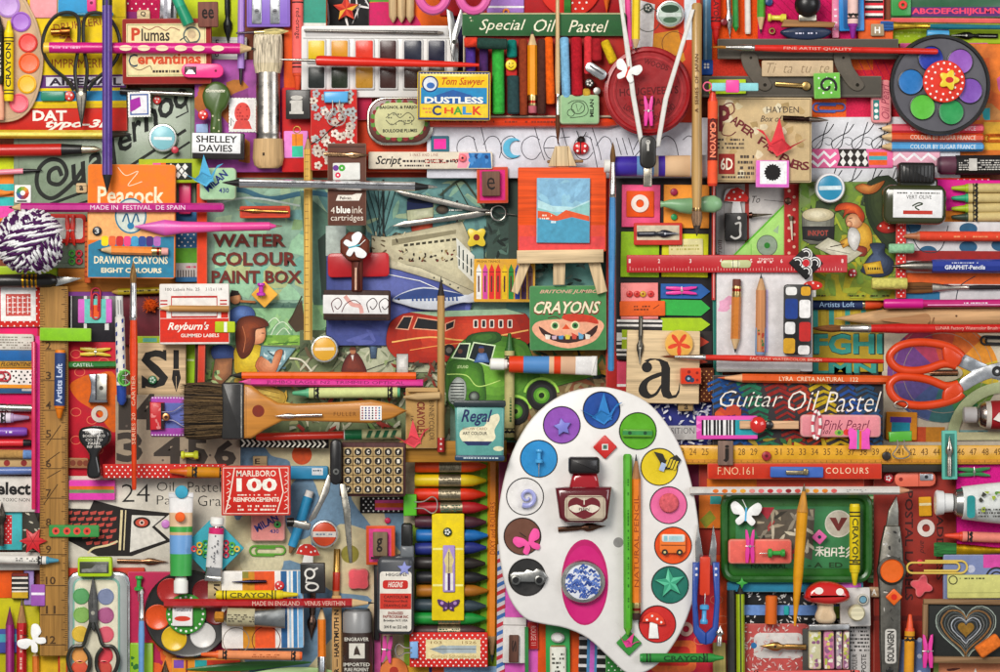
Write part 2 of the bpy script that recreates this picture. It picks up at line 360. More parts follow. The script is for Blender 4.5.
def binder(L, cx, cy, w, hh, ang, m, lab, hl=18, group=None, z=None, hm='m:st'):       # body w along, handles point along +x local
    t = T(L, 'binder_clip', lab, cx, cy, ang, 'binder clip', group, loc=True, z=z)
    b = t.part('clip_body'); b.prism([(-w/2,-hh/2),(w/2,-hh/2*.96),(w/2, hh/2*.96),(-w/2, hh/2)],0,4.5, m, bev=1.3)
    h = t.part('wire_handle'); q = hh*.32
    h.tube(smooth([(w/2-2,-q*.45,4.8),(w/2+hl*.35,-q*.5,4.5),(w/2+hl*.75,-q*1.15,4.2),(w/2+hl, -q*.6,4),(w/2+hl, q*.6,4),(w/2+hl*.75, q*1.15,4.2),(w/2+hl*.35, q*.5,4.5),(w/2-2, q*.45,4.8)],n=4), .75, hm, n=6)
    return t
def pin(L, x0, y0, x1, y1, w, m, lab, needle=10, z=None):         # push pin lying down, needle tip at x1,y1
    t = rod(L, 'push_pin', lab, x0, y0, x1, y1,'push pin', z=z); l = t.len; b = l-needle; r = w/2; k = 'g:'+m
    t.part('pin_head').loft([(0, r*.75, k),(.6, r*.85, k),(b*.18, r*.85, k),(b*.28, r*.5, k),(b*.7, r*.5, k),(b*.76, r, k),(b*.95, r, k),(b, r*.6, k)], r, 16)
    t.part('needle').loft([(b-.2, .55,'m:st'),(l-1.5, .5,'m:st'),(l, .1,'m:st')], r, 8); return t
def disc(L, name, cx, cy, r, h, m, lab, cat=None, top=None, bev=.8, group=None, z=None, n=36):
    t = T(L, name, lab, cx, cy, 0, cat, group, z=z); t.m.prism(circ(cx, cy, r, n),0, h, m, top, bev); return t
def badge(L, cx, cy, r, m, lab, rim='m:d8d8d6', name='tin_badge', cat='badge', dx=0, dy=0, h=7):   # glass-topped round tin with metal rim
    t = T(L, name, lab, cx, cy, 0, cat)
    a = t.part('rim'); a.lathez(cx, cy, [(r*.96,0, rim),(r, h*.3, rim),(r, h*.7, rim),(r*.93, h, rim),(r*.84, h*1.02, rim),(r*.8, h*.85, rim)])
    b = t.part('face'); b.prism(circ(cx, cy, r*.8,32), h*.5, h*.9, m, bev=.1); t.face = b; return t
def toadstool(t, cx, cy, w, h, capc='i:c8261f', stem='i:wh', spot='i:wh', cuts=7):
    m = t.m; m.poly([(cx-w*.14, cy),(cx+w*.14, cy),(cx+w*.2, cy+h*.5),(cx-w*.2, cy+h*.5)], stem)
    m.poly([(cx-w/2, cy+h*.08)] + [(cx-w/2*math.cos(math.radians(a)), cy-h*.5*math.sin(math.radians(a))) for a in range(15,180,15)] + [(cx+w/2, cy+h*.08)], capc)
    m.many([circ(cx+dx*w, cy+dy*h, w*.05,8) for dx, dy in ((-.3,-.12),(-.08,-.32),(.12,-.14),(.3,-.05),(-.1,-.05))], spot)
# ================================================================ the table
t = T(0,'table_top','',500,336, kind='structure'); t.m.box(-120,-90,1120,762,-8,0,'v:8a4a32', r=3)
# ================================================================ left of the top edge
t = card(0,'card',28,-12,126,108,7,'p:e9c928','yellow printing set box lying under the black looped scissors','box'); m = t.m
m.rect(30,75,126,88,'i:5c2a6e'); m.rect(46,77,124,86,'i:d8d5de'); m.text('AIREMAIL',49,78,121,85.5,'i:2c2033', st='B')
m.text('DRUKKERIJ',54,21,104,31,'i:a04a1e',-8); m.text('IMPRIMERIE',52,59,106,68,'i:a04a1e'); m.poly([(64,42),(69,35),(74,42)],'i:a04a1e')
m.rect(28,91,126,101,'i:2f7fae'); m.rect(28,104,126,108,'i:d8b020'); m.rect(60,35,66,39,'i:b0783a'); m.line([(30,18),(126,18)], .6,'i:b09820')
t = card(0,'card',-6,107,127,131,6,'p:c42a20','red type set box lettered DAT typo beneath the scissor tips','box'); m = t.m
m.text('DAT',33,110.5,67,121,'i:f3ece0', st='B'); m.text('typo-3R',46,119.5,112,130,'i:f3ece0', st='Bi')
t = card(-1,'tin_box',14,88,196,268,7,'a:7f9078','grey green pen tin with big black script lettering','tin', r=6); m = t.m
m.frame(19,95,191,263,1,'i:6c7a64')
m.line(smooth([(62,176),(58,168),(50,172),(50,182),(60,184),(67,174),(62,162),(50,160),(40,168),(37,182),(42,194),(54,198),(72,184),(84,168)]),4.2,'i:20231f')
for s_, x, y, w_, h_ in (('u',80,174,18,22),('a',95,163,16,20),('d',110,148,18,36),('e',125,142,15,18),('r',137,131,14,20),('n',150,120,18,21),('o',166,108,17,20),('o',181,99,16,20)):
    m.text(s_, x-w_/2, y-h_/2, x+w_/2, y+h_/2,'i:1e211e',-18,'bi')
m.line([(46,206),(100,186),(186,130)],3,'i:20231f'); m.line([(60,210),(110,194),(190,142)],2.2,'i:20231f'); m.line([(184,92),(188,112),(176,118)],1.6,'i:20231f')
t = rod(1,'wire_rod','thin silver hinge rod across the top of the green tin',122,91,192,93); t.part('rod').loft([(0,2.3,'m:d0cdc6'),(t.len, 2.3,'m:d0cdc6')]); t.part('grip').loft([(-2,3.6,'g:1c1c1c'),(18,3.6,'g:1c1c1c')],2.3)
# clear palette with paint pots
P = smooth([(-14,-14),(16,-10),(30,8),(39,30),(43,58),(40,84),(32,106),(18,119),(-2,122),(-14,118)], True,4)
t = shape(2,'paint_palette', P, 3,'p:c9a887','beige plastic palette of bright paint pots at the left edge'); t.m.top = 3; t.m.line(inset(t.m.ccw(P),2.5),1.4,'g:a88a66', True)
for x, y, r, c in ((8,6,12,'b48acb'),(21,22,10,'9c5fc0'),(28,43,9.6,'e0443c'),(29,63,10.4,'f0632e'),(27,84,9.4,'f2b52c'),(19,103,9.6,'ee6474')):
    p = t.part('paint_pot'); p.lathez(x, y, [(r, 2.8,'a:'+c),(r, 4.4,'a:'+c),(r*.86,5.0,'a:'+c),(r*.8,4.2,'a:'+c),(r*.1,3.9,'a:'+c)]); p.disc(x-r*.1, y, r*.45,'a:'+c, ry=r*.3)
crayon(3,8.5,101,8.5,21,9.5,'f2d423','f0d020','yellow wax crayon lettered CRAYON standing upright on beige palette','CRAYON','bk',(.17, .72),bands=1)
crayon(3,-1,84,-1,16,9,'2b2825','2e2c2a','black crayon at the left edge beside the yellow one','CRAYON','d8d0c0',(.1, .6))
crayon(3,0,120,0,84,8,'e8a086','e8a888','flesh pink crayon below the black crayon', bands=0)
card(1,'paper_slip',30,-10,57,18,1.5,'p:f0a0a4','pale pink paper slip at the top edge','paper'); card(1,'paper_slip',58,-10,88,16,1.6,'p:3f9cd0','sky blue paper slip beside the pale pink one','paper')
t = rod(1,'stick','thin teal stick above the yellow printing box',60,14,113,14); t.m.loft([(0,1.6,'a:2c86a8'),(t.len, 1.6,'a:2c86a8')])
t = card(2,'clothes_peg',87,-8,96,12,4,'g:e23e84','short hot pink peg cut by the top edge', r=2); t.m.disc(91.5,3,1.6,'i:7a1c3c')
# looped scissors
t = T(3,'scissors','black looped thread scissors on the yellow box',81,70, cat='scissors')
for s_ in (-1,1):
    h = t.part('finger_loop')
    h.tube([(x, y, 2.6) for x, y in smooth([(81+s_*3.5,92),(81+s_*6,70),(81+s_*2.5,45),(81+s_*3,20),(81+s_*12,13),(81+s_*26,17),(81+s_*36,32),(81+s_*38,50),(81+s_*30,66),(81+s_*14,80),(81+s_*7,90)],n=5)],1.9,'g:24241f')
b = t.part('blade'); b.prism([(75,88),(87,88),(86,102),(83.5,118),(81.5,128),(80,120),(77,104)],0,3,'n:55524c'); b.disc(81,93,2.2,'m:b8b2a0'); b.line([(81.5,97),(81.5,127)], .6,'i:181818')
t = pencil(4,43,47.5,253,48.5,11,'c9207c','magenta pencil with cream oval grips across the red framed nib box', tip=15, end='cap', ec='e8c044', endlen=6, n=12); b = t.parts[0][1]
for x in (124,142,160,178.5,196,215): b.top = 10.9; b.disc(x-43+1, .3,6.2,'p:efd9b4', ry=2.9)
b.small(53-43,-1.5,80-43,2,1,'i:e8b0d0')
pencil(5,107,-16,107,190,10,'5c3f94','purple pencil with black lead pointing down over the scissors', tip=18, wood='2a2a2c', lead='161616', end='cap', ec='1f1f22', endlen=21, stripe='3d2a70')
t = rod(2,'copper_stopper','small copper stopper inside the left scissor loop',51,32,70,31); t.m.loft([(0,3.6,'m:b8763e'),(9,3.2,'m:b8763e'),(10,4.6,'m:8c5428'),(15,4.2,'m:8c5428'),(19,5,'g:3a2418')])
card(2,'eraser',41,91,65,101,4,'g:1f7f66','small teal green eraser under the left scissor blade', r=2)
t = disc(2,'button',69.5,96,5,2.5,'g:d43a30','tiny red and white toadstool button left of scissor blades'); t.m.many([circ(67,94,1,8), circ(71.5,95,1.2,8), circ(69,98.5,1,8)],'i:wh')
pencil(2,-12,134,131,133.5,8.5,'d6b83c','golden yellow pencil with black band below the red type box', tip=22, wood='3a3226', stripe='f3ea7a')
t = rod(1,'fountain_pen','red pen with black grip and silver nib at left edge',-12,150.5,101,150.5); l = t.len
t.part('barrel').loft([(0,6.2,'g:b8251e'),(73,6.2,'g:b8251e')]); t.part('grip').loft([(73,6,'g:1a1a1a'),(92,4.8,'g:1a1a1a'),(93,5.2,'g:1a1a1a')],6.2); t.part('nib').loft([(93,(3.6,2.4),'m:c8c0a8'),(106,(3.4,1.6),'m:c8c0a8'),(l, .3,'m:c8c0a8')],6.2)
t = card(0,'papers',-6,158,15,232,3,'p:e9822e','small sheaf of lime orange teal and pink slips, left edge','paper'); t.m.rect(-6,158,15,170,'i:c8d822'); t.m.rect(-6,184,15,191,'i:3cb8b4'); t.m.rect(-6,197,15,206,'i:3cb8b4'); t.m.rect(-6,206,15,218,'i:f050a8')
t = rod(2,'felt_pen','thin pale pink felt pen with long black point',-8,172.5,42,171.5); t.part('barrel').loft([(0,2.7,'g:eb8fa0'),(31,2.7,'g:eb8fa0')]); t.part('tip').loft([(31,2.5,'g:1c1c1c'),(42,1.6,'g:1c1c1c'),(t.len, .6,'g:1c1c1c')],2.7)
pencil(1,-16,193,14,193.5,7,'ee7428','orange pencil point sticking in from the left edge', tip=14, wood='ef8a3c', lead='d86020')
t = card(2,'card_tag',14.5,185,31,203,1.6,'p:f3f0ea','white square tag printed with a ring of rainbow colours','tag'); 
for i in range(10): a = math.radians(36*i); b_ = math.radians(36*i+36); t.m.poly([(22.7+6.6*math.cos(a),193+6.6*math.sin(a)),(22.7+6.6*math.cos(b_),193+6.6*math.sin(b_)),(22.7+2.6*math.cos(b_),193+2.6*math.sin(b_)),(22.7+2.6*math.cos(a),193+2.6*math.sin(a))],'i:'+['c23a2c','a8322c','8a3c5a','5a4a8c','3a6a9c','3a8a6a','5c9c3c','9cac3c','d8a83c','d8703c'][i])
t.m.rect(17,200.5,27,202,'i:bk')
t = card(2,'letter_tile',76,183,87,193,3,'w:dcbf92','tiny wooden tile lettered a beside the orange crayon box', r=2); t.m.text('a',79.5,185.5,83.5,190.5,'i:bk', st='B')
# Plumas box
t = card(1,'nib_box',123,19,211,84,10,'p:8e2420','dark red framed pen nib box with cream ornate lid','box', r=2); m = t.m
m.rect(127,24,206,76.5,'i:e6d6a4'); m.frame(128.2,25.2,204.8,75.3, .7,'i:8a9460'); m.text('P',132,28,141,41,'i:c0452c', st='B'); m.text('lumas',142,29,170,41.5,'i:3a332a', st='b')
m.line(smooth([(143,27),(150,30),(158,27),(166,31),(172,28),(180,31)]), .8,'i:8a4030'); m.text('C',129,54,138,67,'i:223c50'); m.text('ervantinas',138,54,201,64.5,'i:d0512e', st='B')
m.ring(192,36,8,1.6,'i:5c6c68'); m.disc(192,35,4.2,'i:d0b890'); m.line([(180,41),(186,37),(190,43),(198,42)],1.4,'i:3c4a4c'); m.small(153,69,180,74,1,'i:3a2a20'); m.line(smooth([(131,66),(140,70),(150,66),(152,70)]), .8,'i:7a5a40')
t = rod(3,'pencil_sharpener','hot pink plastic sharpener with rounded end on the nib box',181.5,70.5,223,70.5,'pencil sharpener'); t.part('body').prism(rrect(0,-7, t.len, 7,6.5),0,6,'g:ee3f88')
b = t.part('blade_window'); b.box(3,-4,15,4,5.5,6.4,'g:4a2a34', r=.5); b.poly([(4,3.4),(14,3.4),(11,-.5),(7,-.5)],'m:d8d8d8'); t.parts[0][1].disc(34,0,1.3,'i:7a1c3c')
t = card(0,'fabric_strip',124,-10,160,22,3,'k:b8214f','crimson fabric with white dots at the top edge','fabric'); t.m.dots(124,-10,160,12,8, .9,'i:wh'); t.m.rect(124,12,140,20,'i:8a2a72')
t = card(2,'letter_tile',137,10,150,20.5,3,'w:dcc69c','small cream wooden tile lettered Q at the top', r=2); t.m.text('Q',140.5,11.5,146,17,'i:bk', st='b')
t = card(1,'pencil_sharpener',160,-12,177,21,7,'m:c8c8cc','silver sharpener cut by the top edge above the nib box'); t.m.rect(164,-12,168,21,'m:6a6a70'); t.m.rect(171,-8,174,18,'i:2c2c30')
t = rod(1,'marker_pen','translucent green marker slanting in from the top',172,-12,188,24); t.m.loft([(0,5.5,'g:2fa07c'),(20,5.5,'g:1f8c66'),(32,6,'g:1f8c66'),(t.len, 6,'g:2fa07c')])
t = card(0,'paper_sheet',176,-10,240,38,2,'p:c3d330','lime yellow paper sheet under the tile lettered ee','paper'); 
t = card(0,'label',211,37,247,60,2.4,'p:d8d8d4','ruled white label under the magenta pencil tip'); [t.m.line([(212, y),(246, y)], .4,'i:8aa0b0') for y in (41,45,49,53,57)]; t.m.text('5',215,40,219,46,'i:bk'); t.m.text('6',215,51,219,57,'i:bk')
t = card(2,'letter_tile',198,2,218,27,5,'v:7a4a3e','brown rubber stamp tile lettered ee', r=1); t.m.text('ee',202,9,214,19,'i:1c100c', st='b')
nib(2,227,-8,228.5,44,9,'g:1c2220','black steel nib pointing down on the lime paper', dark='050505')
t = rod(1,'pen','lilac pen pointing down with dark nib beside lime paper',241.5,-12,240.5,84); t.part('barrel').loft([(0,3.6,'g:a680c8'),(80,3.6,'g:a680c8')]); t.part('tip').loft([(80,2,'g:2c2028'),(91,1.6,'g:2c2028'),(t.len, .6,'g:2c2028')],3.6)
t = card(1,'pencil_sharpener',247,-14,290,27,8,'g:8566c0','violet double sharpener with two steel blades at top'); t.m.frame(249,-12,288,24.5, .8,'g:5a3f94')
for x in (252,270): b = t.part('blade'); b.box(x, -10, x+10,24,7.5,9,'m:b8babd'); b.disc(x+5,11.5,2.4,'m:58585c'); b.line([(x+3.5,11.5),(x+6.5,11.5)], .7,'i:222222')
card(0,'painted_paper',195,60,300,172,2.5,'x:a0489a','purple brushed paint sheet behind the stubby brush','paper').m.blot(195,80,250,168,14,['x:b0662a','x:a85a24','x:8a3c80','x:b8722c'],12)
card(0,'card_strip',284,-8,327,92,2,'p:dd5a28','orange card strip behind the red crayon at top','card')
card(0,'card_strip',282,88,312,172,3.5,'p:c22527','red card strip under the tile lettered i','card')
crayon(2,297.5,-10,297.5,91,11,'e0512f','ee6a64','orange red crayon pointing down left of the white paint tray','red-orange','bk',(.18, .48),tip=17, bold='')
t = rod(3,'paintbrush','fine brush with cream bristles lying above the stubby brush',236,33,288,31); t.part('handle').loft([(0, .8,'a:3a2030'),(18,1.6,'a:3a2030')],3); t.part('ferrule').loft([(18,1.8,'m:c8b880'),(28,2.4,'m:c8b880')],3); t.part('bristles').loft([(28,2.6,'h:d8c888'),(38,3.6,'h:d8c888'),(46,2.4,'h:d8c888'),(t.len, .3,'h:c0ac60')],3)
# stubby brush
t = T(3,'paintbrush','wide stubby brush with pale bristles silver ferrule and cut handle',268,168,-90, loc=True)
t.part('handle').loft([(0,(10,8),'w:c8a678'),(3,(14,9),'w:c8a678'),(10,(15.5,10),'w:c8a678'),(29,(14.5,10),'w:c8a678')],10,20); t.parts[0][1].small(12,-6,16,-2,1,'i:3a2a1a')
f = t.part('ferrule'); f.loft([(29,(12.6,9),'m:a8a29a'),(33,(12.3,9),'m:a8a29a'),(34,(12.8,9.3),'m:a8a29a'),(36,(12.2,9),'m:a8a29a'),(94,(12,8),'m:a8a29a'),(95,(11.6,8),'m:a8a29a')],10,24)
t.part('bristles').loft([(94,(12.5,7.5),'h:d2c3a2'),(104,(14.6,8),'h:d8cab0'),(122,(14.6,6.5),'h:d8cab0'),(131,(14,5),'h:e0d4bc'),(133,(13,2),'h:e0d4bc')],10,26)
# olive stamp, tin sign stamp, postage stamps
t = T(3,'rubber_stamp','olive green handled stamp standing above the black name stamp',216,98)
t.part('handle').prism(smooth([(207,86),(216,81.5),(226,86),(230,95),(226,107),(221,114),(221.5,134),(210.5,134),(211,114),(205,106),(202.5,95)], True,4),0,9,'g:425a24', bev=3); t.parts[0][1].text('Gummette',206,89,225,92.5,'i:e8e4d0', st='bi'); t.parts[0][1].many([circ(213,116,1,8), circ(219,120,1,8), circ(214,128,1,8), circ(219,131,1,8)],'i:c8c8a0')
t = card(3,'rubber_stamp',193,133,244,159,9,'g:221c1c','black stamp with white two line name plate'); b = t.part('name_plate'); b.box(192.5,133.5,240.5,153.5,8.5,10.5,'p:f0eff0', r=.6); b.text('SHELLEY',196.5,136,237,143,'i:bk', st='b'); b.text('DAVIES',199.5,145,232.5,152,'i:bk', st='b')
def postage(L, x0, y0, x1, y1, lab, field='i:e8e4de', group=None, base='p:f2efe8', step=3.2):
    P = []; 
    def edge(a, b):
        n = max(3, int(math.hypot(b[0]-a[0], b[1]-a[1])/step)); dx, dy = (b[0]-a[0])/n, (b[1]-a[1])/n; l = math.hypot(dx, dy); nx, ny = -dy/l, dx/l
        for i in range(n):
            P.append((a[0]+dx*i, a[1]+dy*i)); P.append((a[0]+dx*(i+.35), a[1]+dy*(i+.35))); P.append((a[0]+dx*(i+.5)+nx*.9, a[1]+dy*(i+.5)+ny*.9)); P.append((a[0]+dx*(i+.65), a[1]+dy*(i+.65)))
    c = [(x0, y0),(x1, y0),(x1, y1),(x0, y1)]
    for i in range(4): edge(c[i], c[(i+1) % 4])
    t = shape(L, 'postage_stamp', P, .8, base, lab, bev=0); t.m.rect(x0+2, y0+2, x1-2, y1-2, field); return t
t = postage(3,229,98,256,132,'postage stamp printed with a pinkish red patterned head','i:ebe8e6'); t.m.disc(242.5,113,8,'i:dd5048', ry=10.5); t.m.poly([(233,129),(236,121),(249,121),(252,129)],'i:dd5048'); t.m.small(237,105,248,121,5,'i:b03030', .5); t.m.line([(231,126),(231,118),(234,122)], .7,'i:bk')
t = postage(3,128,92,150.5,117,'small postage stamp with purple shape and blue border','i:4a64a0'); t.m.rect(131.5,95.5,147,113.5,'i:e8e6ea'); t.m.poly([(130,100),(140,97),(141,106),(135,110),(130,112)],'i:a02a9c')
badge(3,163,138,14.5,'g:86c2cc','round tin badge of pale turquoise on the script tin').face.rect(154,137,172,140,'i:e8f2f2')
t = disc(3,'bead',157,100,4.2,3,'g:cf3a38','small red patterned bead on the script tin'); t.m.many([circ(155.5,98.5, .9,6), circ(158.5,99, .9,6), circ(157,102, .9,6)],'i:wh')
disc(3,'bead',175,150,3.6,3,'g:c23a4a','small raspberry bead below right of turquoise badge')
t = card(2,'sticker',196,124,208,134,2,'p:9cb4dc','little pale blue sticker beside the olive stamp handle')
t = disc(3,'bead',203,115,5,3,'g:cc2822','red bead with white dots beside the olive stamp'); t.m.many([circ(201,113,1,6), circ(205,114,1.1,6), circ(203,117.5,1,6)],'i:wh')
# washi strip, crane, milan eraser
t = card(2,'masking_tape',139,159,205,183,3,'p:a6b82a','lime strip with pink and black diamond tape beside blue crane','tape'); m = t.m
m.rect(139,164,153,181,'i:bcd83a'); m.rect(153,163,161,179,'i:e85aa8'); m.rect(161,163,166,180,'i:e8642c'); m.rect(166,163,192,180,'i:1e2420')
m.many([[(168+x, 167+y),(171+x, 163.5+y),(174+x, 167+y),(171+x, 170.5+y)] for x in (0,7,14) for y in (0,8)],'i:f0efe8'); m.many([[(172+x, 171+y),(174.6+x, 168+y),(177+x, 171+y),(174.6+x, 174+y)] for x in (0,7) for y in (0, )],'i:f0efe8')
def crane(L, cx, cy, s_, ang, m1, lab, flip=1):
    t = T(L, 'paper_crane', lab, cx, cy, ang, 'paper crane', loc=True)
    for nm, P, h in (('wing',[(-4,4,2),(2,-20,7),(10,4,3)],0),('wing',[(-2,5,1),(8,-2,4),(12,8,1)],0),('body',[(-9,6,1),(0,-2,8),(12,4,2),(4,13,1)],0),('neck',[(6,6,2),(16,-9,5),(13,-1,3),(9,9,1)],0),('head',[(16,-9,5),(22,-11,3),(14.5,-5,4)],0),('tail',[(-4,8,1),(-22,-2,2),(-6,5,3)],0)):
        b = t.part(nm); n = len(P); i0 = [b.P(x*s_*flip, y*s_, z*s_) for x, y, z in P]; i1 = [b.P(x*s_*flip, y*s_, max(0, z*s_-.8)) for x, y, z in P]
        b.face(i0, m1); b.face(i1[::-1], m1)
        for i in range(n): j = (i+1) % n; b.face((i0[i], i1[i], i1[j], i0[j]), m1)
    return t
crane(4,202,174, .95,0,'p:5cb4dc','sky blue folded paper crane perched on the pale green eraser')
t = card(3,'eraser',200,168,236,200,8,'p:a9cfa6','pale green square eraser lettered 430 under blue crane', r=4, bev=1.5); t.m.text('MILAN',203,177,229,185,'i:27357c',-40,'B'); t.m.text('430',219,188,229,193,'i:27357c', st='b')
# crayon box Peacock
t = card(2,'crayon_box',88,165,175,278,9,'p:ee7a2c','orange and blue drawing crayons box picturing eight colours', r=3); m = t.m
m.rect(89,208,174,240,'i:f0b070'); m.poly([(89,245),(100,240),(174,236),(174,277),(89,277)],'i:2e7c9c'); m.text('Peacock',98,187,164,204.5,'i:f4e6c4', st='b'); m.disc(131,216,15,'i:cfd8cc', ry=17); m.ring(131,216,15,1.6,'i:3a7c98',17)
m.line(smooth([(123,222),(127,214),(131,226),(136,214),(139,222)]),1.6,'i:2c6484'); m.disc(131,226,3.4,'i:2c7ca8'); m.line(smooth([(118,168),(126,176),(138,172),(128,186),(142,182)]), .7,'i:f2e0c0')
for i, c in enumerate(('e8d22c','e86a3c','c82c30','e84a84','4aa0cc','304c94','4a2c74','b06ab8')): m.rect(102+i*7.4,236,109+i*7.4,246,'i:'+c, 2.4)
m.text('DRAWING CRAYONS',95,256,168,263.5,'i:f0e2c0', st='b'); m.text('EIGHT COLOURS',102,267.5,162,272.5,'i:f0e2c0', st='B')
disc(3,'button',97,231,4.6,2.5,'g:1c1a22','tiny black button on the orange crayon box').m.text('3',95,228.5,99,233.5,'i:wh')
pencil(4,168,251.5,98,251,8.5,'ef8a34','short orange pencil pointing left on the crayon box', tip=14, end='eraser', ec='e8a8a0')
pencil(3,224,207.5,11,207.5,9,'b81e80','long magenta pencil lettered FESTIVAL pointing left', tip=12, end='round', txt='MADE IN  FESTIVAL  DE SPAIN', tx=(.18, .62),tc='f0d8e4', flip=1)
t = rod(4,'felt_pen','bright pink pen widening into a blade shape below FESTIVAL pencil',282,226,136,228); t.part('point').loft([(0, .5,'m:c0a890'),(6,1.2,'g:e04a94'),(12,3.4,'g:e04a94')],5); t.part('barrel').loft([(12,4.2,'g:e04a94'),(60,4.6,'g:e455a0'),(100,(6,4.5),'g:d858a8'),(116,(8,4),'g:d060ac'),(t.len, (.6,1.5),'g:d060ac',1.5)],5)
# twine ball
t = T(3,'twine_ball','ball of purple and white striped twine',28,241, cat='ball of twine'); R = 34
c = t.part('core'); c.lathez(28,241,[(22,0,'k:6c3a72'),(30,5,'k:6c3a72'),(29,12,'k:6c3a72'),(22,19,'k:6c3a72'),(8,24,'k:6c3a72')],28, sy=.93)
y_ = t.part('twine')
def strand(P, ph):      # a white and a purple ply twisted round each other
    for k in (0,1):
        q = [(x+.9*math.cos(ph+3.14*k+i*.5), y+.9*math.cos(ph+3.14*k+i*.5), z+1.1*math.sin(ph+3.14*k+i*.5)) for i, (x, y, z) in enumerate(P)]; y_.tube(q, 1.5,'k:4c1f54' if k == 1 else 'k:f6f2f5', n=5)
random.seed(11)
for fam, tilt0, n_, lim, lift in ((0,42,30,1,0),(1,118,11, .5,2.4),(2,62,12, .62,4),(3,150,8, .34,5.6)):
    for k in range(n_):
        off = (-1+2*(k+.5)/n_)*(lim if fam else .97); P = []; N = 44; tilt = math.radians(tilt0+random.uniform(-3,3)); sh = (0, .1,-.25, .1)[fam]
        for i in range(N+1):
            u = -1+2*i/N; o = min(.98, max(-.98, off+sh)); w_ = math.sqrt(max(0,1-o*o)); xx = u*w_; bow = o*(1-.2*u*u); rr2 = min(.985, xx*xx+bow*bow)
            zz = math.sqrt(1-rr2); X = xx*math.cos(tilt)-bow*math.sin(tilt); Y = xx*math.sin(tilt)+bow*math.cos(tilt); P.append((28+X*R, 241+Y*R*.93,4+zz*24+lift*zz))
        strand(P, random.uniform(0,6))
y_.top = 34
# silver capped frame, peg, loops right of the twine
t = card(1,'photo_frame',46,214,86,243,3,'p:c8342a','red framed white tag beside the twine ball','tag', r=4); t.m.rect(50,218,83,239,'i:c9cdc6',3)
peg(3,70,215,70,246,10,'g:cf2e22','small red peg standing beside the twine ball')
for i, (x, y, c) in enumerate(((72,253.5,'4aa83c'),(72,261.5,'4aa83c'),(79,253.5,'c8243c'),(79,261,'c8243c'))):
    t = T(2,'ring_bead','tiny %s ring bead, %s of its pair right of the twine' % (('green','green','red','red')[i],('upper','lower','upper','lower')[i]), x, y, cat='bead', group='ring beads by the twine ball'); t.m.tube([(px, py, 1.3) for px, py in circ(x, y, 2.7,12)],1.2,'g:'+c, True,6)
t = card(0,'ruler',-6,266,90,278,3,'g:a8c41e','lime green ruler under the twine ball', bev=.4); t.m.rect(61,269,63,276,'i:wh')
card(0,'wood_strip',58,268,205,292,2.2,'w:b8742e','orange brown wooden strip below the crayon box','wood')
t = T(3,'lino_cutter','black handled cutter with steel blade and brass bands',0,281); t.part('handle').loft([(-10,6.5,'g:1e1c1a'),(20,7,'g:1e1c1a'),(22,7.2,'m:c8962c'),(24,7.2,'g:1e1c1a'),(26.5,7.2,'m:c8962c'),(28.5,7.2,'g:1e1c1a'),(31,7.2,'m:c8962c'),(33,7.2,'g:1e1c1a'),(35,7.2,'m:c8962c'),(37,7.2,'g:1e1c1a'),(50,7,'g:1e1c1a'),(55,5,'g:1e1c1a'),(56,4,'g:1e1c1a')],7.5)
t.part('blade').prism([(53,276.5),(82,279),(70,283),(55,287)],6,8,'m:b8b8b4', bev=.4)
card(1,'wood_strip',85,222,91,283,12,'v:c2582a','narrow orange wooden strip with notches beside the crayon box','wood').m.many([[(85, y),(89, y),(89, y+1.6),(85, y+1.6)] for y in range(226,280,5)],'i:8a3818')
# under the crayon box to the right
t = card(0,'patterned_tape',175,208,197,282,3,'p:356a98','blue dotted tape beside the orange crayon box','tape'); t.m.dots(176,228,197,248,6, .9,'i:wh'); t.m.rect(175,248,197,263,'i:58982c'); t.m.rect(175,263,197,277,'i:bcb8b4'); t.m.stripes(177,270,196,277,['i:58504c', None]*7); t.m.small(186,265,196,269,1,'i:c04060')
t = card(1,'highlighter',179,181,191,214,5,'g:d02c68','crimson highlighter cap between the crayon box and tin')
card(0,'card_strip',197,184,207,300,5,'p:d64224','thin orange red spine left of the paint box tin','card')
# ================================================================ top middle
t = card(0,'card',303,-10,326,25,4,'p:3f947e','teal card at the top edge beside the marbled card'); t.m.rect(303,23,326,27,'i:d8d4cc')
t = card(0,'card',325,-10,369,31,5,'p:161516','black and white marbled card beneath the folded star'); t.m.blot(325,-8,369,31,12,['i:d8d4d0','i:8c8a8a','i:e8e4e0'],12,1.2,8)
t = shape(3,'folded_star', star(346,9,13.5,6.5,5,-90),5,'p:b82a20','red and gold folded paper star on the marbled card','paper star')
for i in range(5): a = math.radians(-90+72*i); b_ = a+math.radians(36); t.m.poly([(346,9),(346+13*math.cos(a),9+13*math.sin(a)),(346+6.4*math.cos(b_),9+6.4*math.sin(b_))],'i:e0a83c' if i % 2 else 'i:d84a30')
t = card(0,'paper_sheet',369,-10,450,27,3,'p:ee6c28','orange sheet with magenta arc above the white paint tray','paper'); t.m.poly([(369,3)] + [(382+40*math.cos(math.radians(a)),32+30*math.sin(math.radians(a))) for a in range(-100,0,10)] + [(422,27),(369,27)],'i:cc2462'); t.m.rect(369,-8,400,2,'i:5a9c38')
for i, x in enumerate((392.5,401.5,410.5)):
    t = rod(2,'wooden_peg',('left','middle','right')[i]+' of three pale pointed wooden pegs at the top edge', x, -12, x, 22.5, group='pale pointed wooden pegs'); t.m.loft([(0,4.3,'w:dcbf92'),(28,4.2,'w:dcbf92'),(32,2.4,'w:dcbf92'),(t.len, .6,'w:dcbf92')],n=10)
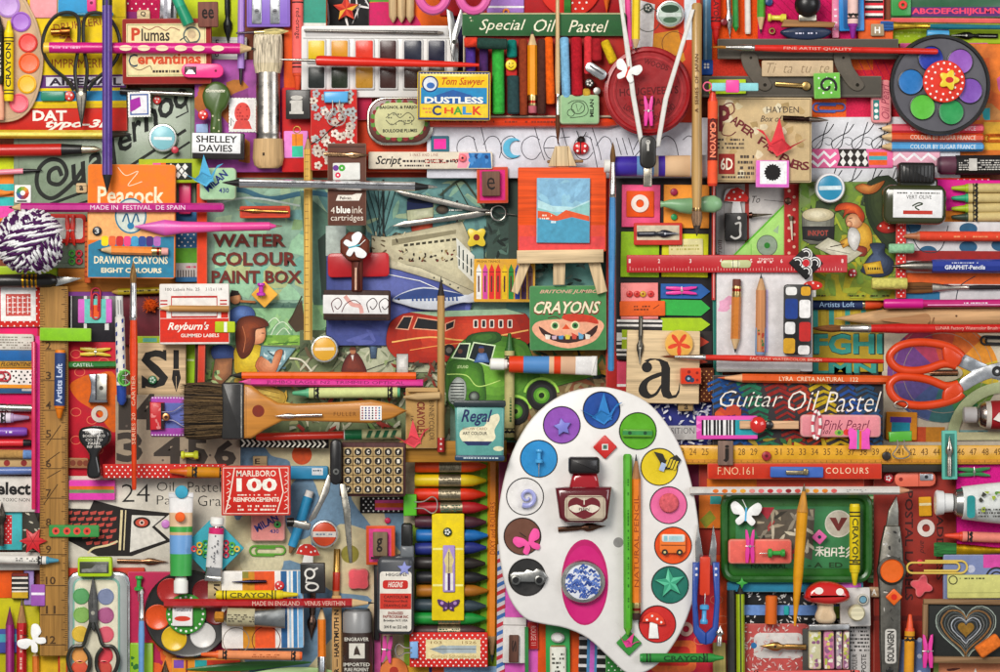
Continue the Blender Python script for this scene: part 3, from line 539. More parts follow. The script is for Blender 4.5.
# pink handled scissors cut by the frame
t = T(2,'scissors','pink handled scissors cut by the top edge, blades pointing down',455,20)
for s_ in (-1,1): t.part('handle').tube([(x, y, 4) for x, y in circ(453+s_*20,-6,14,24,17)],4.6,'g:d860a0', True)
b = t.part('blade'); b.prism([(446,8),(453,12),(457,32),(459,45),(459,66),(456,76),(452,60),(449,34)],0,2.6,'m:8c8c8a'); b = t.part('blade'); b.prism([(461,6),(464,20),(458,36),(456,44),(454,60),(451,52),(452,34)],2.6,4.6,'m:a8a8a6'); b.disc(454.5,41.5,2.2,'m:44443e'); b.disc(454.5,41.5,1,'i:bk')
card(0,'card_strip',448,20,466,96,2,'p:34305e','dark indigo card behind the pink scissors','card')
# white paint tray
t = T(1,'paint_tray','white watercolour tray holding twelve square pans',377,61); b = t.part('tray'); b.box(302,26,453,97,0,7,'g:dedcd9', r=2.5); b.box(306,28,449,37,6.9,7.2,'g:c4c2bf', r=1); b.rect(304,38,451,39,'i:a8a6a2')
T1 = ('d8b61c','cf8f20','d8341c','3c1c1c','421e18','161c30','14162e'); T2 = ('1c2220','1e2814','b5832a','3a1d16','3c241c','302a22')
for i, (x0, x1) in enumerate(((309,325),(332,348),(356,373),(380,396),(404,421),(428,444))):
    for j, (y0, y1) in enumerate(((41,62),(67,88))):
        c = (T1[:4]+T1[5:])[i] if j == 0 else T2[i]; p = t.part('paint_pan'); p.box(x0-1.6, y0-1.6, x1+1.6, y1+1.6,7,9.4,'g:c8c6c4', r=1); k = len(t.parts)-1
        q = t.part('paint', k); q.box(x0, y0, x1, y1,9.3,10,'a:'+c, r=1.5, bev=.3)
t = rod(2,'dip_stick','slender dark rod lying in the groove of the paint tray',304,30.5,442,32.5,'rod'); t.part('rod').loft([(0,1.1,'m:8a8680'),(50,1.5,'m:8a8680'),(t.len-6,2.1,'g:6c645c'),(t.len, 1.2,'g:6c645c')]); 
t = rod(3,'crochet_hook','red handled hook with thin steel point across the paint tray',479,65,283,59.5); l = t.len; t.part('handle').loft([(0,1.6,'g:d62a1c'),(30,3,'g:d62a1c'),(110,4.6,'g:d62a1c'),(156,5.2,'g:d62a1c'),(160,4.6,'g:d62a1c'),(161,2,'g:d62a1c')],5.2); t.part('shaft').loft([(160,1.6,'m:a8a49c'),(176,1.5,'m:a8a49c'),(l-4,1,'m:a8a49c'),(l, .5,'m:a8a49c')],5.2)
# tiles and cards below the tray
t = card(3,'letter_tile',286,90,310,119,5,'g:2a2725','black tile with grey letter i below the red crayon'); t.m.text('i',290.5,95.5,303,113.5,'i:c8c4bc', st='B'); t.m.rect(290,101,296,103.2,'i:c8c4bc'); t.m.rect(289.5,111.5,303.5,114,'i:c8c4bc')
t = card(2,'sticky_note',284,131,308,158,1.2,'p:e58ad2','lilac pink paper square with orange and green ring bound scraps','paper'); t.m.rect(292,134,303,146,'i:ea8a2c'); t.m.rect(292,146,303,157,'i:3cc09c'); t.m.line([(296,132),(296,146)], .7,'i:b05a1c'); t.m.ring(297,130,3.4,1,'m:b88a4c')
pencil(3,308,340,308,137,8.5,'w:dbb35c','long yellow wooden ruler pencil standing upright beside the paint box lid', tip=14, wood='b89468', lead='50483c'); m = THINGS[-1].parts[0][1]; m.many([[(x, -3),(x+.6,-3),(x+.6,(.6 if i % 5 else 2)),(x, (.6 if i % 5 else 2))] for i, x in enumerate(range(8,185,7))],'i:8a6434')
t = card(1,'patterned_card',311,90,357,170,5,'p:c02522','red card patterned with grey white cherry blossom','card'); random.seed(3)
for i in range(60):
    x, y = random.uniform(314,354), random.uniform(93,167); c = random.choice(['i:e8dcd0','i:c8bcae','i:b0a8a4','i:a8b0b0','i:d8ccbc']); t.m.many([circ(x+2.6*math.cos(a), y+2.6*math.sin(a),1.7,7) for a in (0,1.26,2.5,3.77,5)], c); t.m.disc(x, y, 1.1,'i:6a3a30', n=6)
t.m.line([(311,144),(322,138),(330,130),(344,120)],1,'i:3a2018')
binder(3,336,97,11,24,90,'g:58a8dc','sky blue binder clip on the cherry blossom card', hl=22)
t = card(2,'ink_cartridge_box',328,144,366,225,7,'p:5e3a2e','brown box lettered 4 blue ink cartridges','box'); m = t.m; m.rect(329,147,365,148,'i:3c241c'); m.text('4',331,207,335,213,'i:e8dccc'); m.text('blue',336.5,206,350.5,213,'i:f2ece2', st='B'); m.text('ink',352,206,362.5,213,'i:e8dccc'); m.text('cartridges',331,214.5,363,222,'i:e8dccc'); m.poly([(338,195),(352,195),(356,193.5),(362,193.5),(359,200.5),(336,200.5)],'i:e8e0d4'); m.text('Pelican',340,196.4,351,199.4,'i:3c241c', st='b')
t = card(3,'label',333,163,360,180,1.4,'p:dcdcd6','small white label with purple green and red flower spots'); t.m.many([circ(336,168,3,9)],'i:6a3a8c'); t.m.many([circ(342,168,3.4,9)],'i:4ca83c'); t.m.many([circ(338,175,2.8,9)],'i:d83050'); t.m.many([circ(342,168,1,7), circ(338,175,1,7)],'i:wh')
nib(3,324,154,369,154,6,'m:c8a078','copper coloured nib pointing right on the brown cartridge box')
card(0,'card_strip',356,92,432,172,4,'p:cc4020','vermilion card behind the oval pen nib tin','card')
card(0,'card_strip',355,90,372,120,5,'p:a81e40','dark crimson card beside the blossom card','card')
# oval nib tin
t = T(2,'nib_tin','small rounded tin of drawing nibs with cream lettered lid',400,121, cat='tin'); b = t.part('base'); b.prism(rrect(367,97,433,145,18,6),0,5,'m:c8c4b8', bev=1); b = t.part('lid'); b.prism(rrect(369,98.5,430,142.5,17,6),5,9,'a:5a3028', bev=1.5)
for i in range(28): a = 6.283*i/28; b.disc(399.5+26.5*math.cos(a),120.5+18.5*math.sin(a),2.6,'i:5c8c3c' if i % 2 else 'i:8c2a2c', n=8)
b.prism(rrect(375,103,424.5,137.5,15,6),9,9.3,'p:c6c494', bev=.1); b.text('BAIGNOL & FARJON',380,106,420,110,'i:23241c', st='B'); b.text('BOULOGNE PLUMES',383,129,417,132.5,'i:23241c', st='B'); b.line(smooth([(386,118),(394,113),(400,118),(408,113),(414,119),(408,124),(400,121),(392,125),(386,120)]), .8,'i:5c5c44'); b.small(388,113,413,126,4,'i:6c6c54', .5)
# chalk tin
t = card(3,'chalk_tin',418,72,490,120,8,'a:e3c22c','small tin of dustless chalk with blue and yellow bands','tin', r=2); m = t.m; m.frame(419.5,73.5,488.5,118.5,2,'i:24386e'); m.dots(419,72.5,490,76,3.2, .6,'i:d8ccb8'); m.rect(421.5,77,486.5,89,'i:e8bf2a'); m.rect(421.5,88,486.5,104,'i:2a86b8'); m.rect(421.5,104,486.5,116.5,'i:e6c83a'); m.poly([(421,104),(438,95),(453,90),(470,95),(487,104)],'i:2a5a9c')
m.disc(430.5,84.5,7.6,'i:d8dce0'); m.ring(430.5,84.5,7.4,1.4,'i:24386e'); m.disc(431,86,4,'i:3a6ab0', ry=3); m.text('Tom Sawyer',442,78,484,87.5,'i:c0561c', st='bi'); m.text('DUSTLESS',425,97,483,103.5,'i:f2efe4', st='B')
for c, x, k, h_ in (('C',437,'24386e',10),('H',449,'d8542c',6),('A',458,'4c9c3c',8),('L',467,'3a8ac8',8),('K',477,'d8452c',8.5)): m.text(c, x-4.5,110.5-h_/2, x+4.5,110.5+h_/2,'i:'+k, st='B')
m.small(423,107,432,114,2,'i:d88a4c')
# long marker, alphabet sheet, Script box
t = card(0,'alphabet_sheet',428,118,720,178,1.5,'p:d4d4dc','white handwriting sheet printed with large slanted letters','paper'); t.m.top = 1.5
def stroke(P, w_=.75): t.m.line(smooth(P, n=5), w_, 'i:2e2a36')
for x, ch in ((468,'a'),(490,'b'),(511,'c'),(532,'d'),(553,'e'),(584,'g'),(604,'h')):
    O = [(x+8,140),(x+1,136),(x-8,141),(x-10,150),(x-5,158),(x+3,159),(x+9,152)]
    if ch in 'adg': stroke(O); stroke([(x+6,137) if ch != 'd' else (x+2,124),(x+10,152),(x+13,160) if ch != 'g' else (x+14,172)])
    if ch == 'b': stroke([(x-9,124),(x-3,150),(x-2,158)]); stroke([(x-6,145),(x, 137),(x+8,138),(x+12,148),(x+10,158)])
    if ch == 'c': stroke([(x+8,142),(x+1,136),(x-8,141),(x-9,152),(x-2,159),(x+8,157)])
    if ch == 'e': stroke([(x-9,148),(x+7,148)]); stroke([(x+7,147),(x+3,137),(x-5,138),(x-9,147),(x-5,157),(x+2,160)])
    if ch == 'h': stroke([(x-12,128),(x-5,150),(x-3,160)]); stroke([(x-8,146),(x-1,137),(x+6,140),(x+9,152)])
stroke([(562,128),(568,150)]); stroke([(560,138),(570,137)])
for x in (616,622,628): stroke([(x, 138),(x+5,155)])
stroke([(633,150),(640,138),(646,146),(648,156)]); stroke([(660,140),(666,136),(674,142),(678,158)]); stroke([(682,140),(688,136),(694,141),(698,158)]); stroke([(633,158),(650,138)])
t = rod(1,'marker_pen','long orange red chalk marker above the handwriting sheet',430,122,622,122.5); t.part('barrel').loft([(0,5,'a:d8401e'),(176,5,'a:d8401e'),(t.len, 1.2,'a:d8401e')],n=8); t.parts[0][1].small(10,-2,160,1.5,1,'i:8a2a14', .7)
shape(2,'sticker',[(513+10*math.cos(math.radians(a)),148+10*math.sin(math.radians(a))) for a in range(45,316,15)] + [(517+7.5*math.cos(math.radians(a)),148+7.5*math.sin(math.radians(a))) for a in range(290,69,-20)],1.6,'p:5cb0d0','light blue crescent moon sticker on the letter c', bev=.1)
t = T(3,'ladybird','red ladybird bead on the handwriting sheet',581,148, cat='bead'); b = t.part('body'); b.lathez(581,148,[(8,0,'g:d42c30'),(7.6,3,'g:d42c30'),(5,5.5,'g:d42c30'),(2,6.2,'g:d42c30')],20, sy=.85); b.line([(580.5,142),(580.5,154)],1,'i:bk'); b.many([circ(577,146,1.3,8), circ(585,146,1.3,8), circ(577.5,151,1.2,8), circ(584.5,151,1.2,8)],'i:wh')
b = t.part('head'); b.lathez(581,140,[(4.2,0,'g:bk'),(3.8,3,'g:bk'),(1.5,5,'g:bk')],14); b.tube([(579,138,3),(576.5,131,4)], .5,'g:bk'); b.tube([(583,138,3),(586,132,4)], .5,'g:bk')
t = card(2,'sticker',431,136,449,152,1.4,'p:386a7c','magenta square on a slate blue square sticker'); t.m.rect(434,139,446,149,'i:e8389c')
t = card(2,'lead_box',369,152,492,169,6,'p:ddd2bd','long cream box with cursive lettering below the oval tin','box'); m = t.m; m.text('Script',376,156,402,167,'i:1e1a1a', st='bi'); m.small(401,159,459,163.5,1,'i:3a3030'); m.small(400,164,430,167.5,1,'i:3a3030'); m.text('5 INKS AND LINE',410,153.5,438,156.5,'i:8a3028', st='s'); m.small(425,158.5,462,164,2,'i:a04038')
m.poly([(459,153),(468,153),(470,161),(466,168),(457,168)],'i:ee98a8'); m.poly([(468,153),(490,153),(491,168),(468,168),(470,162)],'i:2f6fae'); m.blot(468,153,491,168,9,['i:1e3a6c','i:4a8ac8'],3); t = disc(3,'button',462.5,158,3.8,2.2,'g:e86a70','tiny pink button at the end of the long cream box'); t.m.disc(462.5,158,1.2,'i:bk')
# oil pastel box
t = T(1,'pastel_box','open green lidded box lettered Special Oil Pastel',544,66); b = t.part('tray'); b.box(464,14,626,117,0,3,'p:a82a24', r=1); 
for q in ((464,14,466,117),(624,30,626,117),(464,115,626,117)): b.box(*q, 3,9,'p:c8b8a0', r=.4)
b = t.part('lid_flap'); b.box(463,13.5,625,36.5,2.8,10,'p:2c5c34', r=2); b.line([(464,14.5),(623,14.5)],1,'i:c8b890'); b.text('Special',480,20,526,34,'i:ece6cc', st='i'); b.text('Oil',534,20,556,32.5,'i:ece6cc', st='i'); b.text('Pastel',568,21,608,33,'i:ece6cc', st='i'); b.small(466,17,474,23,2,'i:c8c8a8', .4)
def pastel(L, x0, y0, x1, y1, w_, c, lab):
    t = rod(L, 'oil_pastel', lab, x0, y0, x1, y1,'pastel stick','sticks in the oil pastel box'); l = t.len; r = w_/2; t.m.loft([(0, r*.75,'r:'+c),(1.3, r, 'r:'+c),(l*.3, r*1.02,'r:'+c),(l*.7, r*.97,'r:'+c),(l-1.6, r, 'r:'+c),(l, r*.7,'r:'+c)], r, 12); return t
for a in ((471,116,471,42,10,'4a3088','violet pastel stick beside the left rim of the pastel box'),(484,116,484,46,9,'47265c','dark plum pastel stick, mostly hidden by the chalk tin'),(464,42.5,478,42,10,'d8402c','stub of orange red pastel under the green lid'),(498.5,114,498.5,47,12,'3aa840','bright green pastel stick in the pastel box'),(512,57.5,512,40,10,'14786c','short teal pastel stub under the lid'),(513.5,114,513.5,76,12,'2a4446','dark slate green pastel below the smiling bead'),(523.5,115,523.5,40,8.5,'8a3a20','rust brown pastel left of the sharpened pencil'),(541.5,114,541.5,40,8.5,'4c2a22','dark brown pastel right of the sharpened pencil'),(550.5,104,548.5,38,8.5,'e8601e','orange pastel stick in the pastel box'),(566.5,98,565,38,9,'7db4d8','light blue pastel beside the long thin brush'),(577.5,96,576,38,11,'ae1c28','crimson pastel right of the light blue one'),(588,74,588,37,8,'d83a40','bright red pastel in the pastel box'),(597,61,596,39,10,'a02028','deep red pastel stub at the right of the pastel box'),(614,63,604.5,41,9.5,'d8b62a','yellow pastel leaning at the right of the pastel box'),(583,93,590,93,9,'c8a03c','ochre pastel stub above the green turtle eraser')): pastel(2, *a)
pastel(3,477,43,507,44,11,'26423a','dark green pastel lying sideways under the lid')
t = disc(3,'bead',511,65,5.5,4,'g:e8c82c','yellow smiling face bead on red'); t.m.many([circ(509.3,63.6, .7,6), circ(512.7,63.6, .7,6)],'i:bk'); t.m.line(smooth([(508.5,66),(511,68),(513.5,66)]), .6,'i:bk'); card(2,'paper_slip',506,58,517,76,1,'p:d0302c','red slip under the smiling bead','paper')
pencil(3,532.5,113,532.5,31,9.5,'ee9424','yellow orange pencil with eraser in the pastel box', tip=15, end='eraser', ec='b8606c')
disc(3,'bead',589.5,83,4.6,3,'g:2a2622','black bead with white petals in the pastel box').m.many([circ(589.5+2.2*math.cos(a),83+2.2*math.sin(a),1,7) for a in (0,1.26,2.5,3.77,5)],'i:wh')
t = cardr(3,'metal_sharpener',596,71,23,10,32,5,'m:c8c8c8','silver slanted metal clasp in the pastel box','clasp', r=4); t.m.rect(-8,-2,8,0,'m:6a6a6c')
disc(3,'bead',597,91,4,3,'n:c0bcb4','grey pebble bead above the turtle eraser')
t = card(3,'eraser',560,95,599,124,8,'p:93b889','green eraser printed with a turtle', r=3, bev=1.6); m = t.m; m.ring(578,108,6.5, .8,'i:23301e',6); m.ring(571,113,3.5, .7,'i:23301e'); m.line(smooth([(568,104),(574,101),(584,102),(588,110),(584,116),(570,118)]), .7,'i:23301e'); m.line([(576,104),(578,112),(582,106)], .6,'i:23301e'); m.text('MILAN',589.5,99.5,593.5,117,'i:23301e',-90,'B')
brush(4,557.5,-30,557.5,143,5.5,'c8a878','long upright brush with pale wood handle and dark bristles over the pastel box', bl=30, fl=20, fc='d8d4cc', bc='5a3420', thin=.7, bw=5)
# round polka dot, notes above the pastel box
t = T(1,'polka_dot_disc','red round card with white dots cut by the top edge',570,-14, cat='card disc'); t.m.prism(circ(570,-14,31,40),0,3,'p:d83428'); random.seed(5)
t.m.many([circ(x+(3 if (y//7) % 2 else 0), y, 1.1,7) for x in range(544,598,7) for y in range(-9,15,6) if (x-570)**2+(y+14)**2 < 640],'i:wh')
card(2,'clothes_peg',564,-10,571,13,3,'w:3a8a34','small green peg on the polka dot disc', r=1)
card(0,'card_sheet',440,-10,630,16,2,'p:a81e22','dark red sheet behind the pastel box','card'); t = card(1,'sticky_note',487,-10,524,13,2,'p:a77cc8','lilac note pad at the top edge','note pad'); t.m.rect(487,6,524,8,'i:f0eef4'); T(2,'ring_bead','small orange ring bead below the lilac note pad',506,12, cat='bead').m.tube([(x, y, 1.3) for x, y in circ(506,12,2.6,12)],1.1,'g:e8862c', True,6)
pencil(1,607,-24,607,13,7,'d8501c','orange red pencil point at the top edge', tip=14, wood='e8702c', lead='e8501c')
# red lid, compass and neighbours
t = card(0,'paper_sheet',622,-10,700,122,1.5,'p:c43a26','abstract printed sheet in red grey and ochre behind the red lid','paper'); t.m.poly([(638,0),(655,5),(652,60),(622,50),(622,0)],'i:d8d6d4'); t.m.poly([(654,34),(678,30),(685,60),(668,74),(652,60)],'i:c8862c'); t.m.rect(684,0,696,40,'i:cfd6dc'); t.m.ring(648,20,12, .8,'i:4a4640'); t.m.ring(674,44,12, .6,'i:5a2a20')
t = T(2,'round_tin','round dark red tin lid with embossed lettering',648,91); b = t.m; b.prism(circ(648,91,44,56),0,5,'a:941a1e', bev=1.5); b.lathez(648,91,[(42,4,'a:a02024'),(41.5,7.6,'a:a02024'),(39.5,8,'a:a02024'),(38,6,'a:941a1e'),(.5,6,'a:941a1e')],56); b.top = 6; b.ring(648,91,34,1,'a:b02c30'); b.ring(648,91,31.5, .6,'i:6c1216')
for s_, x, y, w_, h_, a in (('J & C',630,72,12,6,-35),('WOODS',656,65,25,5.5,18),("HOUGEVEEN'S", 649,91,58,8,-3),('VICTUALS',650,102,38,7,-3),('LONDON',634,112,22,6,35),('ENGLAND',664,112,24,6,-35)): b.text(s_, x-w_/2, y-h_/2, x+w_/2, y+h_/2,'i:5c1216', a, 'b')
peg(4,648.5,126,648.5,96,9,'g:ea45a0','hot pink little peg between the white compass legs')
t = T(4,'compass','white legged drawing compass with black hinge over the red lid',650,150, cat='drawing compass')
for s_, P in ((-1,[(640,146),(645,148),(636,96),(630,48),(622,0),(619,0),(625,48),(631,96)]),(1,[(655,148),(660,146),(668,100),(680,60),(694,12),(690,12),(676,58),(663,100)])): t.part('leg').prism(P, 1,5,'p:d8d6d2', bev=1)
h = t.part('hinge'); h.prism(rrect(640,136,656,168,6.5,4),0,8,'g:24221f', bev=1.5); h.text('l',647,142,649,151,'i:c8c4bc', st='B'); h.ring(648,142.5,1.8, .8,'i:c8c4bc'); q = t.part('handle_pin'); q.box(643.5,166,652,186,1,5,'m:b8b0a0', r=1)
def bfly(L, cx, cy, s_, ang, m1, lab, thr='i:4fa8b8'):
    t = T(L, 'paper_butterfly', lab, cx, cy, ang, 'butterfly', loc=True); b = t.m
    b.prism(smooth([(-1,0),(-4,-10),(-1,-15),(4,-12),(3,-3),(10,-8),(14,-4),(10,1),(3,1),(6,7),(3,11),(0,6),(-5,10),(-9,6),(-3,1)], True,3) if s_ == 0 else [(x*s_, y*s_) for x, y in smooth([(0,1),(-3,-4),(-10,-9),(-14,-5),(-11,2),(-5,3),(-9,8),(-6,12),(-1,8),(0,4),(1,8),(6,12),(9,8),(5,3),(11,2),(14,-5),(10,-9),(3,-4)], True,3)],0,1.6, m1, bev=.2)
    thr and b.line([(0,-4*s_),(0,8*s_)],1.6*s_, thr); b.line([(0,-4*s_),(-4*s_, -11*s_)], .7,'i:wh' if thr else 'i:bk'); return t
bfly(5,628,70, .95,20,'p:f0eeea','white paper butterfly on the left compass leg','i:d8402c')
t = badge(3,670,14,14,'g:9ab0a0','round silver rimmed glass badge with dark green scene at top'); t.face.disc(670,9,9,'i:2a4430', ry=4); t.face.rect(659,13,681,17,'i:c8d4cc'); t.face.disc(670,20,7,'i:4a6a50', ry=3)
disc(2,'bead',648,8,4.6,3,'g:2c3c34','dark green flower bead left of the silver badge').m.many([circ(648+2.2*math.cos(a),8+2.2*math.sin(a),1,7) for a in (0,1.26,2.5,3.77,5)],'i:d8d4c8')
pencil(2,636.5,-20,636,50,8,'e8c82c','yellow pencil pointing down beside the red lid', tip=12); pencil(1,627,-20,631,58,6,'e0488c','rose pink pencil left of the yellow pencil at top', tip=12, wood='d84848')
brush(5,697,3,697,232,11,'b8935a','bamboo handled brush lettered A SERIES OF JAPAN', bl=26, fl=1.5, fc='b89a6c', bc='8c7058', wetc='4a4038', txt='A  SERIES  OF  JAPAN', tc='5a3418', tx=(.22, .47),kh='b', thin=.92, flip=1, bw=10.5)
t = card(1,'ruler',703,-10,712,66,3,'g:4a88b0','translucent blue ruler beside the bamboo brush'); t.m.rect(705,-10,707,66,'i:9cc8dc'); t = card(1,'card_tag',701,60,713,75,3.5,'p:1e50a0','royal blue tag with a white flower mark','tag'); t.m.many([circ(706.5+1.5*a, 66+1.5*b, 1.3,7) for a in (-1,1) for b in (-1,1)],'i:wh')
crayon(2,716,-14,716,44,10,'cc2420','c8221e','red crayon lettered CRAYON pointing down at the top edge','CRAYON','5a0c0c',(.1, .62),tip=16)
# ================================================================ top right
card(0,'fabric_strip',712,-10,762,85,3,'k:e2531f','orange ribbed cloth left of the pink quilted cloth','cloth'); t = card(0,'fabric_strip',758,-10,862,42,3.5,'k:cc1f5e','deep pink quilted cloth at the top right','cloth')
for x in range(744,862,9): t.m.line([(max(758, x),-10 if x >= 758 else 0),(min(862, x+40),30)], .6,'k:a01848')
t = card(0,'fabric_strip',850,52,905,122,3,'k:d8303c','pink and orange quilted cloth beside the black paint wheel','cloth'); t.m.rect(850,58,873,70,'k:e0602c'); [t.m.line([(855+i*8,52),(850+i*8+18,80)], .6,'k:b01850') for i in range(4)]
card(0,'fabric_strip',712,60,755,80,3,'k:dc4030','orange red ribbed cloth between the dark ruler bars','cloth'); card(0,'fabric_strip',812,97,875,122,3,'k:d42c50','raspberry cloth below the parallel ruler','cloth').m.rect(812,99,846,118,'k:e8642c')
nib(2,728,-14,730,38,8,'m:c8c8c4','silver nib pointing down between red and green at top')
pencil(2,735,-14,735.5,32,6,'2c8a3c','thin green pencil end beside the silver nib', tip=5, wood='2c8a3c', lead='1c5c28'); pencil(2,761.5,-20,761,34,8,'4a9c30','green pencil pointing down beside the yellow push pin', tip=17)
crayon(2,748,34,748,-14,6,'d8d0c4','ddd4cc','slim white crayon with tiny print on orange cloth', bands=0); disc(2,'bead',724,22,3.6,3,'g:7a1c24','dark maroon bead on the orange ribbed cloth'); disc(2,'bead',769,2,4,3,'g:203c6c','navy bead at the top edge above yellow pin')
t = rod(2,'push_pin','pale yellow spool shaped push pin on pink cloth',768,17.5,786,17.5); t.m.loft([(0,4,'g:dcd24c'),(2.5,4.2,'g:dcd24c'),(4,2.5,'g:dcd24c'),(12,2.7,'g:dcd24c'),(14,4.4,'g:dcd24c'),(18,4.2,'g:dcd24c')])
T(2,'eyelet','small brass eyelet ring on the pink quilted cloth',772,31, cat='eyelet').m.tube([(x, y, 1.5) for x, y in circ(772,31,2.6,12)],1.2,'m:b0945c', True,6)
t = T(3,'blotter','rocker blotter with black turned knob and dark blue curved base',808,20, cat='blotter'); b = t.part('knob'); t.parts[-1][1].lathez(808,4,[(12.5,3,'g:161414'),(13,12,'g:161414'),(9,18,'g:161414'),(3,20,'g:161414')]); q = t.part('collar'); q.box(799,14,817,21,2,10,'m:b0a898')
q = t.part('wooden_plate'); q.prism([(785,18.5),(836,22),(834,27),(782,26)],0,8,'w:a07448'); q = t.part('blotting_base'); q.prism(smooth([(781,31),(790,27),(812,25.5),(828,28),(832,32),(824,37),(808,39),(790,37)], True,4),0,6,'g:1e2c48', bev=2); q.small(796,31,818,34,1,'i:c8c8d8')
card(1,'eraser',832,-10,839,38,4,'p:e88aa8','narrow pink eraser strip beside the blue pencil case').m.small(834,8,837,34,8,'i:fff0f0')
t = card(1,'case',839,-12,864,31,4,'g:2a84cc','bright blue slotted case holding a crayon'); t.m.box(843,-12,860,29,4,4.2,'g:1a5c9c', r=2)
crayon(2,853,-16,853,38,10.5,'8c2a94','e8c4bc','purple tipped crayon with pale wrapper in the blue case', bands=2, tip=13)
card(0,'patterned_card',864,-10,884,24,3,'p:d8303c','red card with black and white bars at top right','card').m.stripes(865,-2,883,21,['i:wh','i:1c1c1c', None]*3, False); card(0,'card_strip',858,20,893,50,3,'p:e2622c','orange paper near the wooden block lettered H','card')
t = card(2,'letter_tile',871,24,884,36,4,'p:a08c70','grey brown block lettered H by the brush tip', r=1); t.m.text('H',874.5,27,880,33.5,'i:wh', st='B')
t = card(1,'stencil',891,-10,1010,18,4,'g:2c5c3c','dark green alphabet stencil ruler at the top right','ruler'); t.m.rect(910,-8,1010,-2,'i:d8d0c0'); t.m.rect(911,7,1000,16.5,'i:5c2c6c'); t.m.text('ABCDEFGHIJKLMN',912,8,1000,15.5,'i:ee4a6c', st='B'); q = t.part('end_block'); q.box(891,-10,911,16,3.5,7,'g:3a9448', r=2); T(3,'ring_bead','coral ring bead on the green stencil end',903,5, cat='bead').m.tube([(x, y, 1.3) for x, y in circ(903,5,3,12)],1.6,'g:e0443c', True,6)
card(0,'card_strip',891,18,1010,23,4,'p:e0605c','coral strip under the green stencil','card'); card(0,'paper_strip',891,23,1010,44,2,'p:9cb82a','lime paper strip behind the blue capped nib','paper').m.small(895,31,922,38,2,'i:b8cc5c')
card(0,'card_strip',900,43,988,53,4,'p:c04a80','plum pink rod beneath the black paint wheel','card'); t = card(0,'painted_paper',960,44,1010,170,2,'x:d8722c','orange and pink painted sheet at the right edge','paper'); t.m.blot(962,46,1010,120,10,['x:c85a90','x:d8642c','x:c8884c'],14); t.m.rect(984,122,1010,150,'x:dca83a'); t.m.blot(975,108,990,120,2,['x:3cb0b4'],9)
brush(2,1030,27.5,881,26.5,6,'1e6c7c','teal handled brush with blue bristles pointing left', bl=13, fl=36, fc='e0b848', bc='2f5c9c', flat=1, bw=9.5, thin=.8)
t = rod(2,'pen_grip','short sky blue pen grip on the lime strip',927,34,949,34); t.m.loft([(0,4.8,'g:4a9ccc'),(1,5.4,'g:4a9ccc'),(21,5.4,'g:4a9ccc'),(22,4.8,'g:4a9ccc')]); nib(2,998,36,950,36,7.5,'m:30302e','black steel nib pointing left at the blue grip', dark='c8c8c0')
# parallel ruler
t = T(2,'parallel_ruler','dark metal parallel ruler with two hinged bars',800,66, cat='parallel ruler'); D = 'n:5c564e'
for nm, (x0, y0, x1, y1) in (('bar',(718,39,898,59)),('bar',(700,76,881,97))): b = t.part(nm); b.box(x0, y0, x1, y1,0,5,'g:4a453f' if 0 else 'p:4f4a42', r=1); b.line([(x0+1, y1-2),(x1-1, y1-2)], .7,'i:6c665c')
for dx in (0,92): b = t.part('hinge_arm'); b.prism(smooth([(742+dx, 53),(756+dx, 54),(760+dx, 66),(768+dx, 78),(772+dx, 86),(766+dx, 91),(758+dx, 88),(750+dx, 78),(743+dx, 66)], True,3),5,7,'p:5e574d'); b.disc(765+dx, 85,1.8,'m:3a3630'); b.disc(751+dx, 58,1.4,'m:3a3630')
t = brush(4,938,51.5,713,47,7.5,'d22e24','thin red brush with silver ferrule lying on the parallel ruler', bl=15, fl=28, bc='b87c34', bw=3, txt='FINE ARTIST QUALITY', tc='f0b8a8', tx=(.38, .68),flip=1, thin=.8)
t = card(3,'paper_strip',762,60.5,833,76.5,2,'p:c8b08e','tan strip with faint cursive writing between ruler bars','paper'); t.m.text('Ti  ta  tu  te',767,63,829,73,'i:8a7458', st='in')
t = card(3,'sticky_note',709,79.5,746,94,1.5,'p:b0cc2c','lime strip carrying pink and aqua pieces on ruler','paper'); t.m.rect(712,84,745,91,'i:8ccfd0'); card(4,'clip',712,83,758,91,1.6,'p:8fd0d4','aqua paper tongue through a pink band'); card(5,'bead',726,80,739,92.5,2.4,'g:ee4a9c','hot pink square band on the aqua tongue'); T(4,'ring_bead','pink wire ring at left end of aqua tongue',708,86, cat='ring').m.tube([(x, y, 1) for x, y in circ(707.5,86.5,4.2,14)], .8,'g:e86a88', True,6)
t = rod(3,'split_pin','brass paper fastener lying on the lower ruler bar',775,84,809,86); t.m.box(0,-2.3,30,2.3,0,2.5,'m:b0925c'); t.m.prism(circ(31,0,4.6,14,4.6),0,3,'m:b0925c'); t.m.line([(1,0),(28,0)], .5,'i:5c4420')
t = card(4,'letter_tile',814,73,840,98.5,4,'p:6fb84c','green dotted tile with black swirl','tile', r=1); t.m.dots(815,74,840,98,8,1,'i:wh'); t.m.line([(827+r*math.cos(a),86+r*math.sin(a)) for a, r in [(i*.38,2+i*.42) for i in range(19)]],2.6,'i:202020')
paperclip(3,845,108,813,107,8.5,'g:4a68b8','royal blue paper clip below the green swirl tile')
